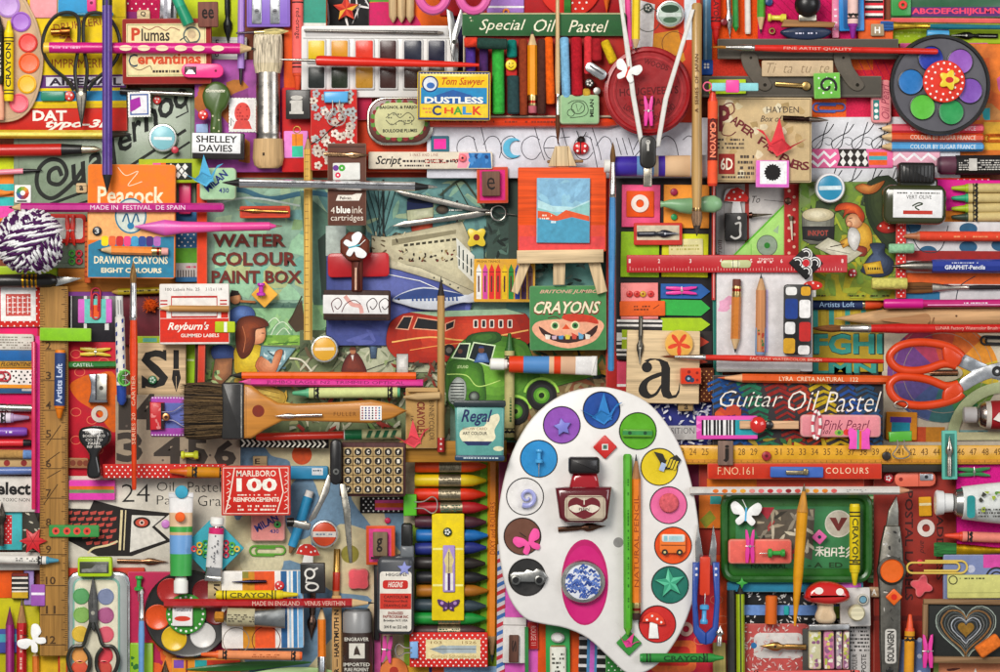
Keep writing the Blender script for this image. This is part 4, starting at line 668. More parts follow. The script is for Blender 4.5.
# paint wheel
t = T(3,'round_palette','round black palette with six blue green and purple paints',940,85, cat='paint palette'); b = t.part('dish'); b.lathez(940,85,[(50,0,'g:191919'),(50.5,5,'g:191919'),(49.5,8,'g:191919'),(47,8,'g:191919'),(46,5.5,'g:55545a'),(.5,5.2,'g:55545a')],56)
b.top = 5.3
for i, (x, y, c) in enumerate(((931,59,'2036a0'),(960,62,'9058b4'),(969.5,91,'7c50ac'),(951,112,'2c9450'),(922.5,107,'5ab53c'),(911,82,'2470b4'))): q = t.part('paint'); q.lathez(x, y, [(13,5.2,'g:161616'),(13,7,'g:161616'),(12.2,7.2,'g:161616'),(12,6.6,'a:'+c),(10,6.2,'a:'+c),(.5,6,'a:'+c)],28)
t = disc(4,'badge',944,81.5,21,3,'p:d83a2c','red badge with white dots in the centre of the black paint wheel'); t.m.many([circ(944+r*math.cos(a+r*.13),81.5+r*math.sin(a+r*.13),1.15,8) for r, n in ((12.5,11),(18.3,19)) for a in [6.283*i/n for i in range(n)]],'i:wh')
t = shape(5,'flower_bead', flower(949,80,10.5,5, .18),3,'g:e8cc3c','yellow flower bead with red centre on the dotted badge','flower'); t.m.disc(949.5,80,4,'g:c8302c', ry=3)
t = card(1,'eraser',871,80,891,123,6,'p:e88a90','salmon pink eraser with cursive lettering beside paint wheel', r=4, bev=1.5); t.m.text('Oil Pearl',881,84,889,119,'i:a03c50',-90,'i'); t.m.rect(873,100,879,120,'i:2c7c78'); t.m.disc(876,105,2,'i:wh'); t.m.disc(876,111,2,'i:wh'); t.m.disc(876,117,2,'i:wh')
for i, (y, c, cc, n_) in enumerate(((128.5,'d84a5c','ffd0d4','coral red'),(138,'d2502a','ffd8c0','burnt orange'),(147,'4f9ad0','e8f0f8','sky blue'))): pencil(1,984, y, 879, y, 9, c, n_+' pencil lettered COLOUR pointing left under the paint wheel', tip=13, txt='COLOUR BY SUGAR FRANCE', tx=(.08, .7),tc=cc, flip=1, end='round')
paperclip(2,1020,138,984,138,7,'m:d87838','copper paper clip at the right ends of the pencils')
# paper fastener box
t = card(1,'fastener_box',710,98,811,182,8,'p:c6ad82','old speckled cream box of paper fasteners price 6D','box'); m = t.m; m.blot(712,100,809,180,26,['i:d8c8a0','i:b89c6c','i:a88e60','i:dccfae'],5); m.frame(711.5,99.5,809.5,180.5, .6,'i:5c4c38')
m.text('HAYDEN',766,107,798,113,'i:4c4038'); m.text('Box of',760,116,782,122,'i:4c4038', st='i'); m.text('P',719,106,730,132,'i:6c2228', st='B')
for i, c in enumerate('APER FASTENERS'):
    if c != ' ': x = 735+i*5.4; y = 121+i*4.1-(.0 if i < 9 else (i-9)**2*.55); m.text(c, x-3.4, y-4.2, x+3.4, y+4.2,'i:6c2228',32-(0 if i < 9 else (i-9)*9),'b')
m.line(smooth([(724,124),(722,134),(730,136),(736,132)]), .9,'i:6c2228'); m.small(718,138,744,150,3,'i:4c4038', .7); m.rect(719,154,735,174,'i:982c24'); m.text('6D',721,158,733,170,'i:f0e4cc', st='b'); m.small(738,154,754,176,4,'i:4c4038'); m.small(722,175,750,179,1,'i:4c4038'); m.line(smooth([(720,114),(724,106),(732,104),(734,112),(726,118)]),1,'i:6c2228')
crayon(3,712.5,186,712.5,85,10,'d8402a','ee5c38','orange red crayon standing upright lettered CRAYON by fastener box','CRAYON','3a1c18',(.26, .66),flip=1, tip=16, bands=0); q = THINGS[-1].parts[1][1]; q.loft([(25,5.05,'p:7a2018'),(66,5.05,'p:7a2018'),(66.1,5,'p:7a2018')],5,16); q.top = 10.2; q.text('CRAYON',28,-3,63,3,'i:f08868',180,'B')
pencil(1,713.5,300,713.5,184,3.5,'c02a22','very thin red rod standing between sticky notes and pale sheet', tip=0, n=8, stripe='e8a8a0')
crane(4,782,141,1.15,0,'p:e0444c','red folded paper crane on the speckled fastener box',-1)
t = rod(3,'pen_nib','dark brown steel nib pointing right at the box corner',783,118,828,120.5,'pen nib'); t.m.loft([(0,2.6,'m:3c2a24'),(20,2.8,'m:3c2a24'),(22,2,'m:3c2a24'),(26,3,'m:8a7c70'),(36,2.2,'m:8a7c70'),(t.len, .3,'m:8a7c70')])
t = card(4,'card_tile',756,160.5,789,187.5,4,'p:e070c8','pink tile with white square and black ink splat','tile', r=1); t.m.rect(760,161.5,786.5,184,'i:f2f0f4'); t.m.poly([(772.5+(8.8 if i % 2 else 7.4+random.uniform(-.5, .6))*math.cos(6.283*i/36),172.5+(8.8 if i % 2 else 7.4)*math.sin(6.283*i/36)) for i in range(36)],'i:181516')
t = card(0,'alphabet_sheet',811,117,960,183,2,'p:d6d6da','white sheet printed with curling flourished letters','paper'); m = t.m
for y0, dx in ((122,0),(168,8)):
    for i in range(4): x = 822+i*20+dx; m.line(smooth([(x+6, y0),(x+2, y0+12),(x-1, y0+24),(x-8, y0+27),(x-10, y0+20),(x-2, y0+14),(x+6, y0+10),(x+12, y0+2)]),1,'i:2a2a2e'); m.line(smooth([(x-8, y0+27),(x+2, y0+16),(x+10, y0+17),(x+8, y0+23),(x+3, y0+21)]), .6,'i:3a3a3e')
t = card(1,'masking_tape',812,149,893,168,1.2,'p:e46c9c','strip of pink chevron and black diamond patterned tapes','tape'); m = t.m
for q in (0,8): m.line([(812,153+q),(818,158+q),(824,152+q),(830,158+q),(836,153+q)],3,'i:f2eef0')
m.poly([(838,149),(866,149),(869,167),(837,166),(840,158)],'i:2a2420'); m.many([[(840+x, 154+y),(843+x, 149.8+y),(846+x, 154+y),(843+x, 158+y)] for x in (0,7.4,14.8,22) for y in (.4,8.4)],'i:e8e6e0'); m.rect(869,152,887,156,'i:e8642c'); m.rect(869,156,887,160,'i:4aa8b4'); m.rect(869,160,887,165,'i:e8602c')
card(0,'patterned_tape',893,150,940,166,2.2,'p:e0a8b8','pale pink zigzag tape behind the ink bottle cap','tape').m.line([(893,160),(900,154),(907,160),(914,154),(921,160),(928,154),(936,160)],3,'i:f0eaec')
# fat patterned crayon, green crayons
t = rod(2,'charcoal_stick','thick dark purple stick with black and white patterned wrapper',938,165,1012,164.5); t.part('core').loft([(0,7,'c:4a2a3a'),(3,9.2,'c:5c3444'),(15,9.4,'c:5c3444'),(19,9,'c:4a2a3a')],10,9); b = t.part('wrapper'); b.loft([(18,9.8,'p:1c1a1a'),(t.len, 9.8,'p:1c1a1a')],10,20); b.small(20,-5,74,6,5,'i:c8c4bc', .85); b.rect(30,-6,38,6,'i:c8c4bc')
card(0,'fabric_strip',930,178,990,186,2.5,'p:d8301f','red ribbon with white dots above the green crayons','ribbon').m.dots(955,177,990,186,6, .9,'i:wh'); card(0,'card_strip',932,180,1010,226,2,'p:d81f8c','magenta card behind the green crayons','card').m.rect(942,211,1010,226,'i:e8862c')
for i, (y, c, n_) in enumerate(((188,'a4b428','topmost, olive lime'),(198,'2c9c70','second, sea green'),(207.5,'a0b82c','third, lime'),(216.5,'2c3c2c','lowest, blackish green'))): crayon(1,1014, y, 952, y, 9.6, c, 'c8b47c', n_+' crayon of the four green ones at right', group='green crayons pointing left', bands=2, tip=15)
t = T(3,'ink_bottle','square glass ink bottle with black cap and white label, dark green ink',915,192, cat='ink bottle')
b = t.part('glass_body'); b.prism(rrect(883,185,946,224,9,5),0,20,'q:34381c', bev=4); b.top = 20
b = t.part('shoulder'); b.prism(rrect(899,178,938,190,4,3),2,17,'q:23240f', bev=3); b = t.part('cap'); b.prism([(x, y) for i, (x, y) in enumerate(rrect(898,163,934,183,3,3))],3,23,'g:1b1917', bev=3)
for i in range(9): b.rect(901+i*3.6,166,902.2+i*3.6,182,'g:050505')
b = t.part('label'); b.box(893,190,941.5,217.5,19.6,20.4,'p:e8e7e6', r=.5, bev=.1); b.small(897,192,939,194.5,1,'i:3a3a34'); b.text('VERT OLIVE',906,195.2,931,199,'i:2c2c28'); b.line(smooth([(912,206),(918,203),(922,204),(915,207),(919,210)]),1.4,'i:3a4430'); b.rect(903,210.5,932,214.2,'i:b8382c')
# ================================================================ the big picture paint box in the centre
t = card(-1,'paint_box',203,166,618,442,9,'a:6fa49a','large tin paint box with ship bus and lorry picture, lettered WATER COLOUR PAINT BOX','tin box', r=5); m = t.m
m.rect(203,166,618,178,'i:b83a24'); m.rect(207,178,506,440,'i:8fb09a'); random.seed(21)
m.blot(210,180,500,230,26,['i:7fb0ac','i:9cc0a8','i:6a9a98','i:a8c4a0','i:88a878'],26,7); m.blot(215,230,320,300,16,['i:7cb8a0','i:9cc8a4','i:b0bc88','i:74a898'],16)
m.line(smooth([(210,196),(240,190),(270,199),(310,193),(350,200)]),5,'i:3f6c80'); m.line(smooth([(216,204),(250,198),(300,206)]),2,'i:c8d8d0')
for s_, x0, y0, x1, y1 in (('WATER',213,234,286,247),('COLOUR',212,252,297,266),('PAINT BOX',212,270.5,302,283.5)): m.text(s_, x0+.8, y0+.8, x1+.8, y1+.8,'i:3a6c60', st='B'); m.text(s_, x0, y0, x1, y1,'i:6e2c24', st='B')
m.blot(207,305,340,320,10,['i:9cc890','i:b8d89c','i:6c9c5c'],18,6); m.line([(222,306),(304,308)],1.5,'i:4a5c44'); m.blot(270,300,345,345,18,['i:a8cc88','i:5c8040','i:dce8c0','i:3c5430'],10,3)
m.poly([(300,190),(360,240),(340,320),(318,330),(305,250)],'i:5a7c6c'); m.poly([(318,240),(335,225),(333,300),(322,300)],'i:33423a'); m.rect(326,226,346,256,'i:bcc8c0')
# quay, people, crates
m.rect(207,305,340,345,'i:8cb888'); m.blot(210,306,340,345,30,['i:9cc88c','i:7ca87c','i:a8d098','i:6c9870'],14,3); m.rect(230,303,300,308,'i:4c6c60'); m.blot(230,302,300,307,12,['i:3c5c50','i:5c7c6c'],5,1.4)
for q in ([(270,338),(276,326),(284,322),(292,330)],[(276,336),(284,328),(290,334)],[(262,330),(274,318),(280,322)]): m.line(smooth(q), .9,'i:dcecd0')
m.poly([(288,322),(302,300),(306,330),(296,332)],'i:4c3c2c'); m.line([(302,296),(290,322)],1.2,'i:3c3020'); m.rect(264,335,300,346,'i:7cac48'); m.blot(264,335,300,348,10,['i:98c454','i:5c8c3c'],6,2); m.line([(268,344),(298,342)], .8,'i:3c5c2c')
m.rect(207,345,450,440,'i:74805c'); m.rect(300,330,400,356,'i:5c684c'); m.blot(207,346,300,440,60,['i:5c7c3c','i:8c9c64','i:3c4c2c','i:a8a878','i:6c5c3c'],9,2.5)
m.blot(300,332,450,440,110,['i:b8b89c','i:8c9470','i:4c5840','i:a0a888','i:3c4434','i:6c5c44','i:c8c4a8'],11,2.2); m.poly([(345,352),(400,340),(440,352),(440,372),(350,372)],'i:b0b498'); m.blot(345,350,440,372,26,['i:c4c4a8','i:98a080','i:7c8468'],9,1.6); m.blot(326,338,360,356,22,['i:2c2c24','i:4c4c3c','i:6c6c54'],6,2)
for x, y in ((354,337),(362,336),(370,335),(384,333),(377,332),(391,331)): m.form(circ(x, y, 4,12,3.4),'8c7434','dcc47c', x-1, y-1.5,3)
m.form(smooth([(328,325),(345,326),(352,334),(350,344),(334,344),(327,336)], True,3),'24282c','5c6464',336,332,4)
m.line(smooth([(290,358),(302,360),(312,371)]),1.8,'i:e0dcc8'); m.line([(366,370),(400,358)], .7,'i:3c3c30')
m.form(smooth([(352,352),(358,354),(364,364),(365,374),(343,374),(345,360)], True,3),'4c1c18','8c4434',351,364,4); m.disc(353,351,3,'i:a87050'); m.poly([(349,350),(357,350),(355,347),(351,347)],'i:5c3020'); m.poly([(351,355),(354,355),(353,361)],'i:d8d4cc')
m.form([(369,337),(378,337),(381,347),(377,347),(376,358),(371,358),(370,347),(366,346)],'2c3c50','6c84a0',372,342,4); m.disc(374,334.5,2.5,'i:b08060'); m.poly([(371,333.5),(377,333.5),(375,331)],'i:2c3440')
# boy and girl painting
m.form(smooth([(230,312),(240,306),(252,308),(255,316),(246,322),(232,322)], True,3),'283c70','6c8cc8',240,312,5); m.form(circ(236,298,5.5,14,6),'8c5434','d89c6c',238,297,4); m.poly([(230,297),(232,290),(239,291),(240,295),(234,296)],'i:241814'); m.line([(241,301),(256,302)],2.2,'i:a8683c')
m.form(smooth([(214,346),(232,346),(236,356),(230,360),(214,358)], True,3),'202c54','4c64a0',222,350,4); m.form([(216,359),(233,358),(232,374),(222,384),(212,382)],'6c4830','b87c54',224,368,4); m.blot(206,370,224,386,10,['i:6c8c4c','i:a8b880','i:3c5434'],5,2)
m.form(smooth([(236,348),(248,344),(262,346),(270,356),(262,372),(238,374),(235,360)], True,4),'a88418','f0d84c',252,356,6)
m.form([(262,346),(296,348),(278,372),(258,372)],'5c8088','a8ccd0',282,354,5); m.blot(264,350,286,370,16,['i:4c6c78','i:c8dcdc','i:34505c'],5,1.5)
m.form(smooth([(256,366),(262,356),(272,366),(276,352),(283,350),(280,362),(274,374),(264,374)], True,3),'a85c38','e8a880',272,362,4)
m.form(smooth([(244,320),(256,318),(264,324),(266,334),(263,342),(254,344),(248,338)], True,4),'b87048','f0b890',260,334,5); m.form(smooth([(238,322),(250,316),(264,319),(269,325),(262,328),(256,330),(255,342),(250,354),(242,358),(237,346)], True,4),'42180c','a05030',248,328,6); m.line(smooth([(243,326),(246,338),(244,352)]), .8,'i:c07048'); m.line([(262,333),(265,333)], .8,'i:3c1c10')
m.blot(232,372,300,410,18,['i:c8a040','i:d8b858','i:b08838'],8,2.4); m.form(smooth([(236,378),(258,382),(284,392),(282,404),(262,398),(240,388)], True,3),'a88430','e8cc6c',262,388,4)
for y in (386,391,396): m.line([(250, y),(280, y+7)], .6,'i:7c5c20')
m.blot(290,396,400,436,40,['i:a84038','i:c8c8b0','i:4c5c3c','i:7c9c5c','i:343c30'],9,2.2)
# sea and harbour, ship
m.rect(366,178,508,270,'i:648f8c'); m.blot(366,180,508,262,70,['i:74a09c','i:587f80','i:84a890','i:4c7070','i:a0b490'],13,3)
m.rect(327,256,400,345,'i:50589a'); m.form([(327,262),(400,262),(474,296),(470,309),(410,345),(327,345)],'3c4684','6c74b4',380,280,6); m.blot(330,300,470,345,26,['i:434c8c','i:5a62a4','i:4c5494'],16,3)
for x0, x1 in ((378,380),(384,376),(366,382),(372,386),(392,378),(398,382),(362,376)): m.line([(x0,182),(x1,238)], .8,'i:1c2c2c')
m.rect(382.5,180,384.5,240,'i:182424'); m.form([(408,202),(433,199),(432,236),(413,238)],'8c2c1c','e06848',424,222,5); m.poly([(407,202),(433,199),(433,208),(407,211)],'i:1c2850'); m.form([(407,211),(433,208),(433,217),(408,221)],'a8ac88','e8e8c8',424,213,4); m.disc(420,200.5,13,'i:101830', ry=3.4)
m.form([(372,236),(384,238),(462,222),(468,236),(476,296),(466,294),(420,270),(386,262),(372,252)],'a49c80','e4dcb8',430,240,6); m.poly([(392,240),(456,230),(456,234),(392,246)],'i:8c8468')
m.many([[(x, 245-(x-400)*.12),(x+4,244.5-(x-400)*.12),(x+4,247-(x-400)*.12),(x, 247.5-(x-400)*.12)] for x in range(404,456,6)],'i:3c3828'); m.blot(398,250,456,262,40,['i:4c3c28','i:8c7448','i:c8bc94','i:6c2c20','i:241c14'],2.2,1.2)
m.poly([(456,238),(474,256),(474,284),(458,268)],'i:d8d8cc'); [m.line([(459+i*4,246+i*4.3),(459+i*4,266+i*3.4)],1.3,'i:34403c') for i in range(4)]; m.line([(456,256),(474,271)],1,'i:e8e8dc'); m.form([(372,254),(392,262),(420,268),(474,292),(474,300),(440,282),(400,270),(372,264)],'a49c84','dcd4b4',420,268,3)
m.many([circ(x, 272+(x-420)*.42,1,6) for x in (434,442,450,458)],'i:3c4038'); m.line([(376,272),(420,281),(470,303)], .8,'i:f0f0ec'); m.blot(368,232,410,256,16,['i:5c4c34','i:3c3424','i:c8c0a0'],3,1)
m.line(smooth([(440,196),(450,187),(462,181),(472,192),(486,212)]),2,'i:3a4434'); m.line([(456,184),(468,206)],1,'i:2c3428'); m.line([(443,190),(443,208)], .7,'i:202820'); m.form(circ(442,210,6,12,4),'2c241c','6c5c4c',441,209,3); m.small(449,209,463,212,1,'i:e8e8e0', .95)
m.rect(486,200,508,262,'i:3c5048'); m.blot(484,196,508,300,34,['i:2c3c34','i:4c6458','i:1c2824','i:5c7c70'],7,2); m.line([(484,232),(484,262)],1,'i:202c28')
# bus
B = smooth([(388,330),(396,318),(420,312),(510,312),(528,318),(532,340),(500,352),(440,362),(404,360),(388,348)], True,4); m.form(B, '8c1c14','e05034',450,330,6); m.poly([(410,312),(506,309),(524,314),(440,317)],'i:98b494'); m.poly(smooth([(389,346),(420,338),(418,360),(400,360)], True,3),'i:a82c1c')
for q in ([(397,328),(404,317),(412,317),(408,329)],[(414,328),(418,318),(438,321),(442,330)],[(446,324),(454,321),(453,327),(446,330)]): m.poly(inset(q, -1),'i:e8a888'); m.poly(q, 'i:1c1c20')
m.many([rrect(x, 319.5, x+5,328,1) for x in (473,481,489,498,507)],'i:e8d8c8'); m.many([rrect(x+1,320.5, x+4,327, .6) for x in (473,481,489,498,507)],'i:242428'); m.line(smooth([(392,342),(430,337),(470,340),(528,330)]),1.5,'i:f4b468'); m.line(smooth([(410,350),(450,344),(520,338)]), .8,'i:f0a058'); m.disc(449,350,6,'i:201c1c'); m.disc(449,350,3,'i:6c645c')
m.blot(384,360,450,404,40,['i:2c241c','i:5c4c38','i:a8a888','i:7c2c20','i:3c3c30','i:8c9c6c'],8,2); m.form([(397,354),(408,354),(408,372),(397,372)],'a8a8a0','f0f0ec',402,362,3)
# road, lorry
m.rect(500,380,616,440,'i:8c7c58'); m.blot(500,372,616,440,70,['i:a8946c','i:7c6844','i:5c5038','i:c0a878','i:8c5438'],13,2.4); m.rect(530,350,616,372,'i:8c6c34'); m.blot(530,350,616,376,40,['i:6c4c24','i:b8842c','i:3c5c30','i:a03c24','i:2c2c20'],7,2)
m.form([(524,370),(596,362),(600,374),(540,390)],'3c6c20','9ccc50',560,370,4); m.form(smooth([(446,368),(452,354),(464,340),(484,334),(520,340),(530,352),(540,384),(528,402),(500,420),(462,414),(447,398)], True,3),'2c5a1c','8cc84c',500,368,7)
m.form(smooth([(466,342),(472,334),(496,332),(500,340),(482,346)], True,3),'1c3c18','4c7c34',484,336,3); m.form(smooth([(449,362),(478,362),(484,380),(484,404),(464,412),(448,398)], True,3),'28501c','64a038',474,376,5)
for q in ([(453,357),(460,344),(469,344),(466,358)],[(469,358),(474,343),(494,346),(489,365)]): m.poly(inset(q, -1.2),'i:d8ecc0'); m.poly(q, 'i:182024')
m.form([(474,362),(478,353),(486,353),(489,362)],'34548c','7c9cd0',481,357,3); m.disc(481,350,3,'i:6c4434'); m.poly([(478,348),(484,348),(483,346),(479,346)],'i:2c3c6c'); m.disc(460,351,2.4,'i:5c3c30'); m.line(smooth([(447,374),(466,375),(478,386),(500,380)]),1,'i:c0e07c'); m.text('LEYLAND',457,365,468,368,'i:c8e0a0', st='b')
m.form(smooth([(449,400),(450,386),(457,377),(465,382),(465,398),(458,405)], True,3),'8c948c','f0f4ec',456,386,4); [m.line([(450.5,383+i*3),(464,383+i*3)],1.1,'i:28302c') for i in range(7)]
for x, y, r in ((515,411,13),(541,395,14.5)): m.form(circ(x, y, r, 24),'141414','4c4c4c', x+2, y-2,3); m.form(circ(x, y, r*.55,18),'3c7c20','a0d858', x+1, y-1,3); m.disc(x, y, r*.2,'i:1c2c14'); m.line([(x+(r+2.5)*math.cos(math.radians(a)), y+(r+2.5)*math.sin(math.radians(a))) for a in range(190,351,16)],2.4,'i:a8dc5c')
m.form(circ(474,396,5,14),'1c201c','a8b4a8',473,395,4); m.rect(508,178,616,262,'i:37463e'); m.blot(508,252,616,300,50,['i:1c2824','i:4c6058','i:34443c','i:6c8078'],6,2)
t = card(4,'letter_tile',477,167,508,203,4,'p:c8442c','red and pink mounted brown stamp lettered e', r=1); t.m.rect(480,170,505,200,'i:d82c7c'); q = t.part('stamp'); q.box(482,171.5,500,196,4,10,'v:6c4c3c', r=1); q.text('e',487,177.5,495,190,'i:1c1412')
t = shape(2,'flower_sticker', flower(476.5,237.5,11.5,4, .2, .785),2,'g:dcc23a','yellow four petalled flower sticker on the ship picture','flower sticker'); t.m.disc(476.5,237.5,3.2,'i:7c2a20')
# drawing compass
t = T(2,'compass','grey steel dividers lying open across the ship picture',440,210, cat='dividers')
for s_, P in ((1,[(392,190),(404,191),(440,198),(472,206),(490,210),(489,214),(470,211),(438,204),(404,196)]),(-1,[(392,226),(404,221),(440,217),(478,211),(490,210),(490,214),(474,218),(440,222),(406,227)])): b = t.part('leg'); b.prism(P, 0,2.6,'m:a09c94', bev=.5); b.disc(457,201.5 if s_ > 0 else 221,1.2,'m:383838')
h = t.part('hinge_ring'); h.tube([(x, y, 2.5) for x, y in circ(498,213,7.5,22)], .9,'m:c8c4bc', True); h.loft([(-2.5+48,2.6,'m:c8c0b4'),(2.5+48,2.6,'m:c8c0b4')],3,12, y0=3); q = t.part('pin'); q.tube([(498,213,2),(516,215,2)], .6,'m:8c8880')
t = rod(3,'fineliner','long silver pen with black cones at both ends above the paint box',222,182.5,434,187); l = t.len; b = t.part('barrel'); b.loft([(17,4.6,'m:d4d4d6'),(l-22,4.6,'m:d4d4d6')],4.6,8); b.rect(17,-1.4, l-22,-.2,'i:3c3c40'); t.part('point').loft([(0, .4,'g:1c1c1c'),(16,4,'g:1c1c1c'),(17.2,4.5,'g:1c1c1c')],4.6); t.part('point').loft([(l-22,4.4,'g:1c1c1c'),(l-9,2,'m:d8d4c8'),(l, .4,'m:d8d4c8')],4.6)
t = card(2,'label_holder',240,206,290,218,3,'p:d84c34','coral mount carrying a gold nib on the paint box lid','holder', r=1.5); t.m.rect(242,208,286,216,'i:b83c2c'); nib(3,288,212,238,210.5,4.5,'m:b88c4c','thin gold nib on the coral mount', dark='5a3a18')
t = cardr(2,'sticky_note',264.5,294.5,19,19,45,1.5,'p:eeb048','orange paper diamond under the magenta push pin','paper'); pin(3,261,283,261,298,9,'c030b0','magenta push pin on the orange diamond', needle=2)
# wooden hand stamp
t = T(3,'rubber_stamp','wooden handled rubber stamp with swirl patterned white label',356,285, cat='hand stamp'); q = t.part('pad'); q.box(324,290,390,320,0,14,'v:3c2822', r=1.5); q.box(323.5,295,388,313.5,13.6,14.2,'p:e6e4e2', r=.5, bev=.1)
for x, c in ((337,'i:5c2c34'),(372,'i:3c2a2c'),(384,'i:3c2a2c')): q.line(smooth([(x-3,312),(x-5,303),(x+1,298),(x+5,303),(x+1,309),(x-2,306)]), .9, c)
q.line(smooth([(345,296),(352,304),(360,306),(362,313)]),4,'i:d8a098'); q.line(smooth([(342,312),(346,304),(354,300),(361,304)]), .8,'i:5c2c34'); q.rect(326,317,386,319,'i:241814')
h = t.part('handle'); h.prism(rrect(351.5,256,362.5,292,2),8,17,'v:5c281c', bev=3); h.prism([(354.5+15.5*math.cos(math.radians(a+22)),247+15.5*math.sin(math.radians(a+22))) for a in range(0,360,45)],4,22,'v:6a3020', bev=3); h.rect(355,268,357,290,'i:d0a890')
card(2,'card_strip',328,253,389,277,3,'g:b81f26','glossy red rounded card beneath the hand stamp handle','card', r=4)
bfly(5,356,246, .95,75,'p:f2f2ee','white butterfly on the round stamp handle')
# mackerel
t = T(2,'fish','silver blue mackerel printed cutout over the ship hull',432,300, cat='fish'); P = smooth([(392,300),(404,292),(424,287),(450,291),(468,295),(484,286),(483,300),(470,303),(462,303),(450,306),(440,310),(420,309),(402,304)], True,4); t.m.prism(P, 0,3,'p:c8ccd4', bev=1)
t.m.poly(smooth([(394,299),(404,293),(424,288.5),(450,292),(464,296),(440,298),(410,299)], True,3),'g:1e3a78'); t.m.many([[(x, 296),(x+1.2,296),(x+2,301),(x, 301)] for x in range(412,458,4)],'i:2c4c88'); t.m.disc(399,299,1.2,'i:101010')
pencil(4,441,452,441,279,7.5,'w:b8905a','plain wooden pencil with black tip standing before the fish', tip=19, wood='2c2420', lead='161412', n=10)
THINGS[-1].parts[0][1].loft([(0,3.9,'p:a82c2c'),(14,3.9,'p:a82c2c'),(14.1,3.8,'p:a82c2c')],3.75,10); THINGS[-1].parts[0][1].many([circ(3,0,1,7), circ(8,0,1.2,7), circ(13,0,1,7)],'i:e8d8d0')
# crayons picture box
t = card(2,'crayon_box',474,259,535,302,6,'p:dca43a','flat yellow box picturing eight crayons standing in a row','box'); m = t.m; m.text('PRISMA TINMOS',477,260.5,500,263,'i:3c2c14')
for i, c in enumerate(('e8e4dc','d04a9c','d8302c','d8302c','e8c02c','2f8c3c','34489c','4c3058','6c4c4c')): x = 476.5+i*6.4; m.poly([(x, 299),(x, 270),(x+2.5,264),(x+5,270),(x+5,299)],'i:'+c); m.rect(x, 273, x+5,295,'i:'+c); m.rect(x+1.6,276, x+3.2,292,'i:5c3028'); m.line([(x, 272),(x+5,272)], .6,'i:bk')
# easel with painting
t = T(3,'easel','miniature pale wood easel standing over the paint box',560,220); Wd = 'v:d6bc94'
for nm, P, z0, z1 in (('leg',[(563,147),(570,147),(568,200),(557,200),(557,147)],0,6),('leg',[(531,261),(517.5,293),(511,290),(520,261)],0,6),('leg',[(587,261),(599,261),(606,291),(596,294)],0,6),('leg',[(553,261),(565,261),(564,284),(552.5,284)],0,5),('brace',[(549,167),(556,147),(570,147),(577,167)],6.05,9),('ledge',[(517,249.5),(602.5,249.5),(602.5,262.5),(517,262.5)],0,14)): t.part(nm).prism(P, z0, z1,'w:d8be96' if nm == 'ledge' else Wd, bev=.8)
b = t.parts[4][1]; b.line([(557.5,148),(557,167)], .7,'i:8c6c44'); b.line([(568.5,148),(569.5,167)], .7,'i:8c6c44'); t.part('peg').box(548,160.5,584,163.5,1,5,'w:8c6c48')
t = card(4,'canvas_board',518.5,168,605.5,251,5,'w:e2521f','orange painted board fading to pink resting on the easel','board', r=1.5); t.m.rect(519.5,236,604.5,250,'i:e04c4c'); t.m.rect(519.5,225,604.5,236,'i:e2503c')
t = card(5,'painting',537,178.5,589.5,242.5,3,'p:8fbfd4','small seascape painting of orange hills and blue water on the board','painting', r=.5); m = t.m; m.rect(537.5,179,589,212,'i:86b4d0'); m.blot(538,180,589,208,16,['i:8cbcd8','i:80acc8','i:92c0d4'],14,4); m.poly([(538,200),(552,206),(574,207),(589,200),(589,212),(538,212)],'i:b4d8dc'); m.poly([(538,208),(560,214),(589,202),(589,216),(538,216)],'i:8cc0bc'); m.poly([(538,211),(548,212),(557,216),(566,210),(589,216),(589,222),(538,220)],'i:dc5a34'); m.poly([(538,218),(556,221),(572,217),(589,221),(589,242),(538,242)],'i:4f9ab8'); m.small(540,214,552,220,2,'i:f4e4d0', .5); m.small(546,220,556,224,1,'i:d8e8ec', .6)
# face crayons box
t = card(2,'crayon_box',530,286,606,350,8,'p:47844e','green jumbo crayons box with a smiling cartoon face','box', r=2); m = t.m; m.text('BRITONE JUMBO',540,290,598,294.5,'i:d8a890', st='bi')
m.text('CRAYONS',534,301,601,315,'i:7c2c24', st='Bi'); m.text('CRAYONS',534.5,301.5,600,313.5,'i:f0e0c0', st='bi')
m.poly(smooth([(533,326),(545,320),(592,319),(603,324),(601,332),(592,342),(568,348),(546,342),(535,334)], True,4),'i:e8a888'); m.poly(smooth([(562,318),(568,314),(592,316),(598,324),(586,322),(572,322)], True,3),'i:c8402c')
for x in (555,575): m.disc(x, 325.5,4.4,'i:e8dcb0'); m.disc(x, 325.5,3,'i:3c7c44'); m.disc(x, 325.5,1.4,'i:1c2c1c')
m.poly([(562,329),(566,324),(570,329)],'i:d8502c'); m.poly(smooth([(539,326),(552,334),(568,336),(584,334),(597,325),(592,336),(568,343),(546,337)], True,3),'i:3c2420')
for i, c in enumerate(('e8e4d8','c8a8b4','4c88b8','d8c04c','c84c3c','6ca8c8','e8e0d0')): x = 545+i*6.6; m.poly([(x, 334+2*math.sin(i)),(x+5.4,335),(x+4.6,339),(x+.8,339)],'i:'+c)
m.line(smooth([(548,318),(555,316.5),(560,319)]), .9,'i:5c2c20')
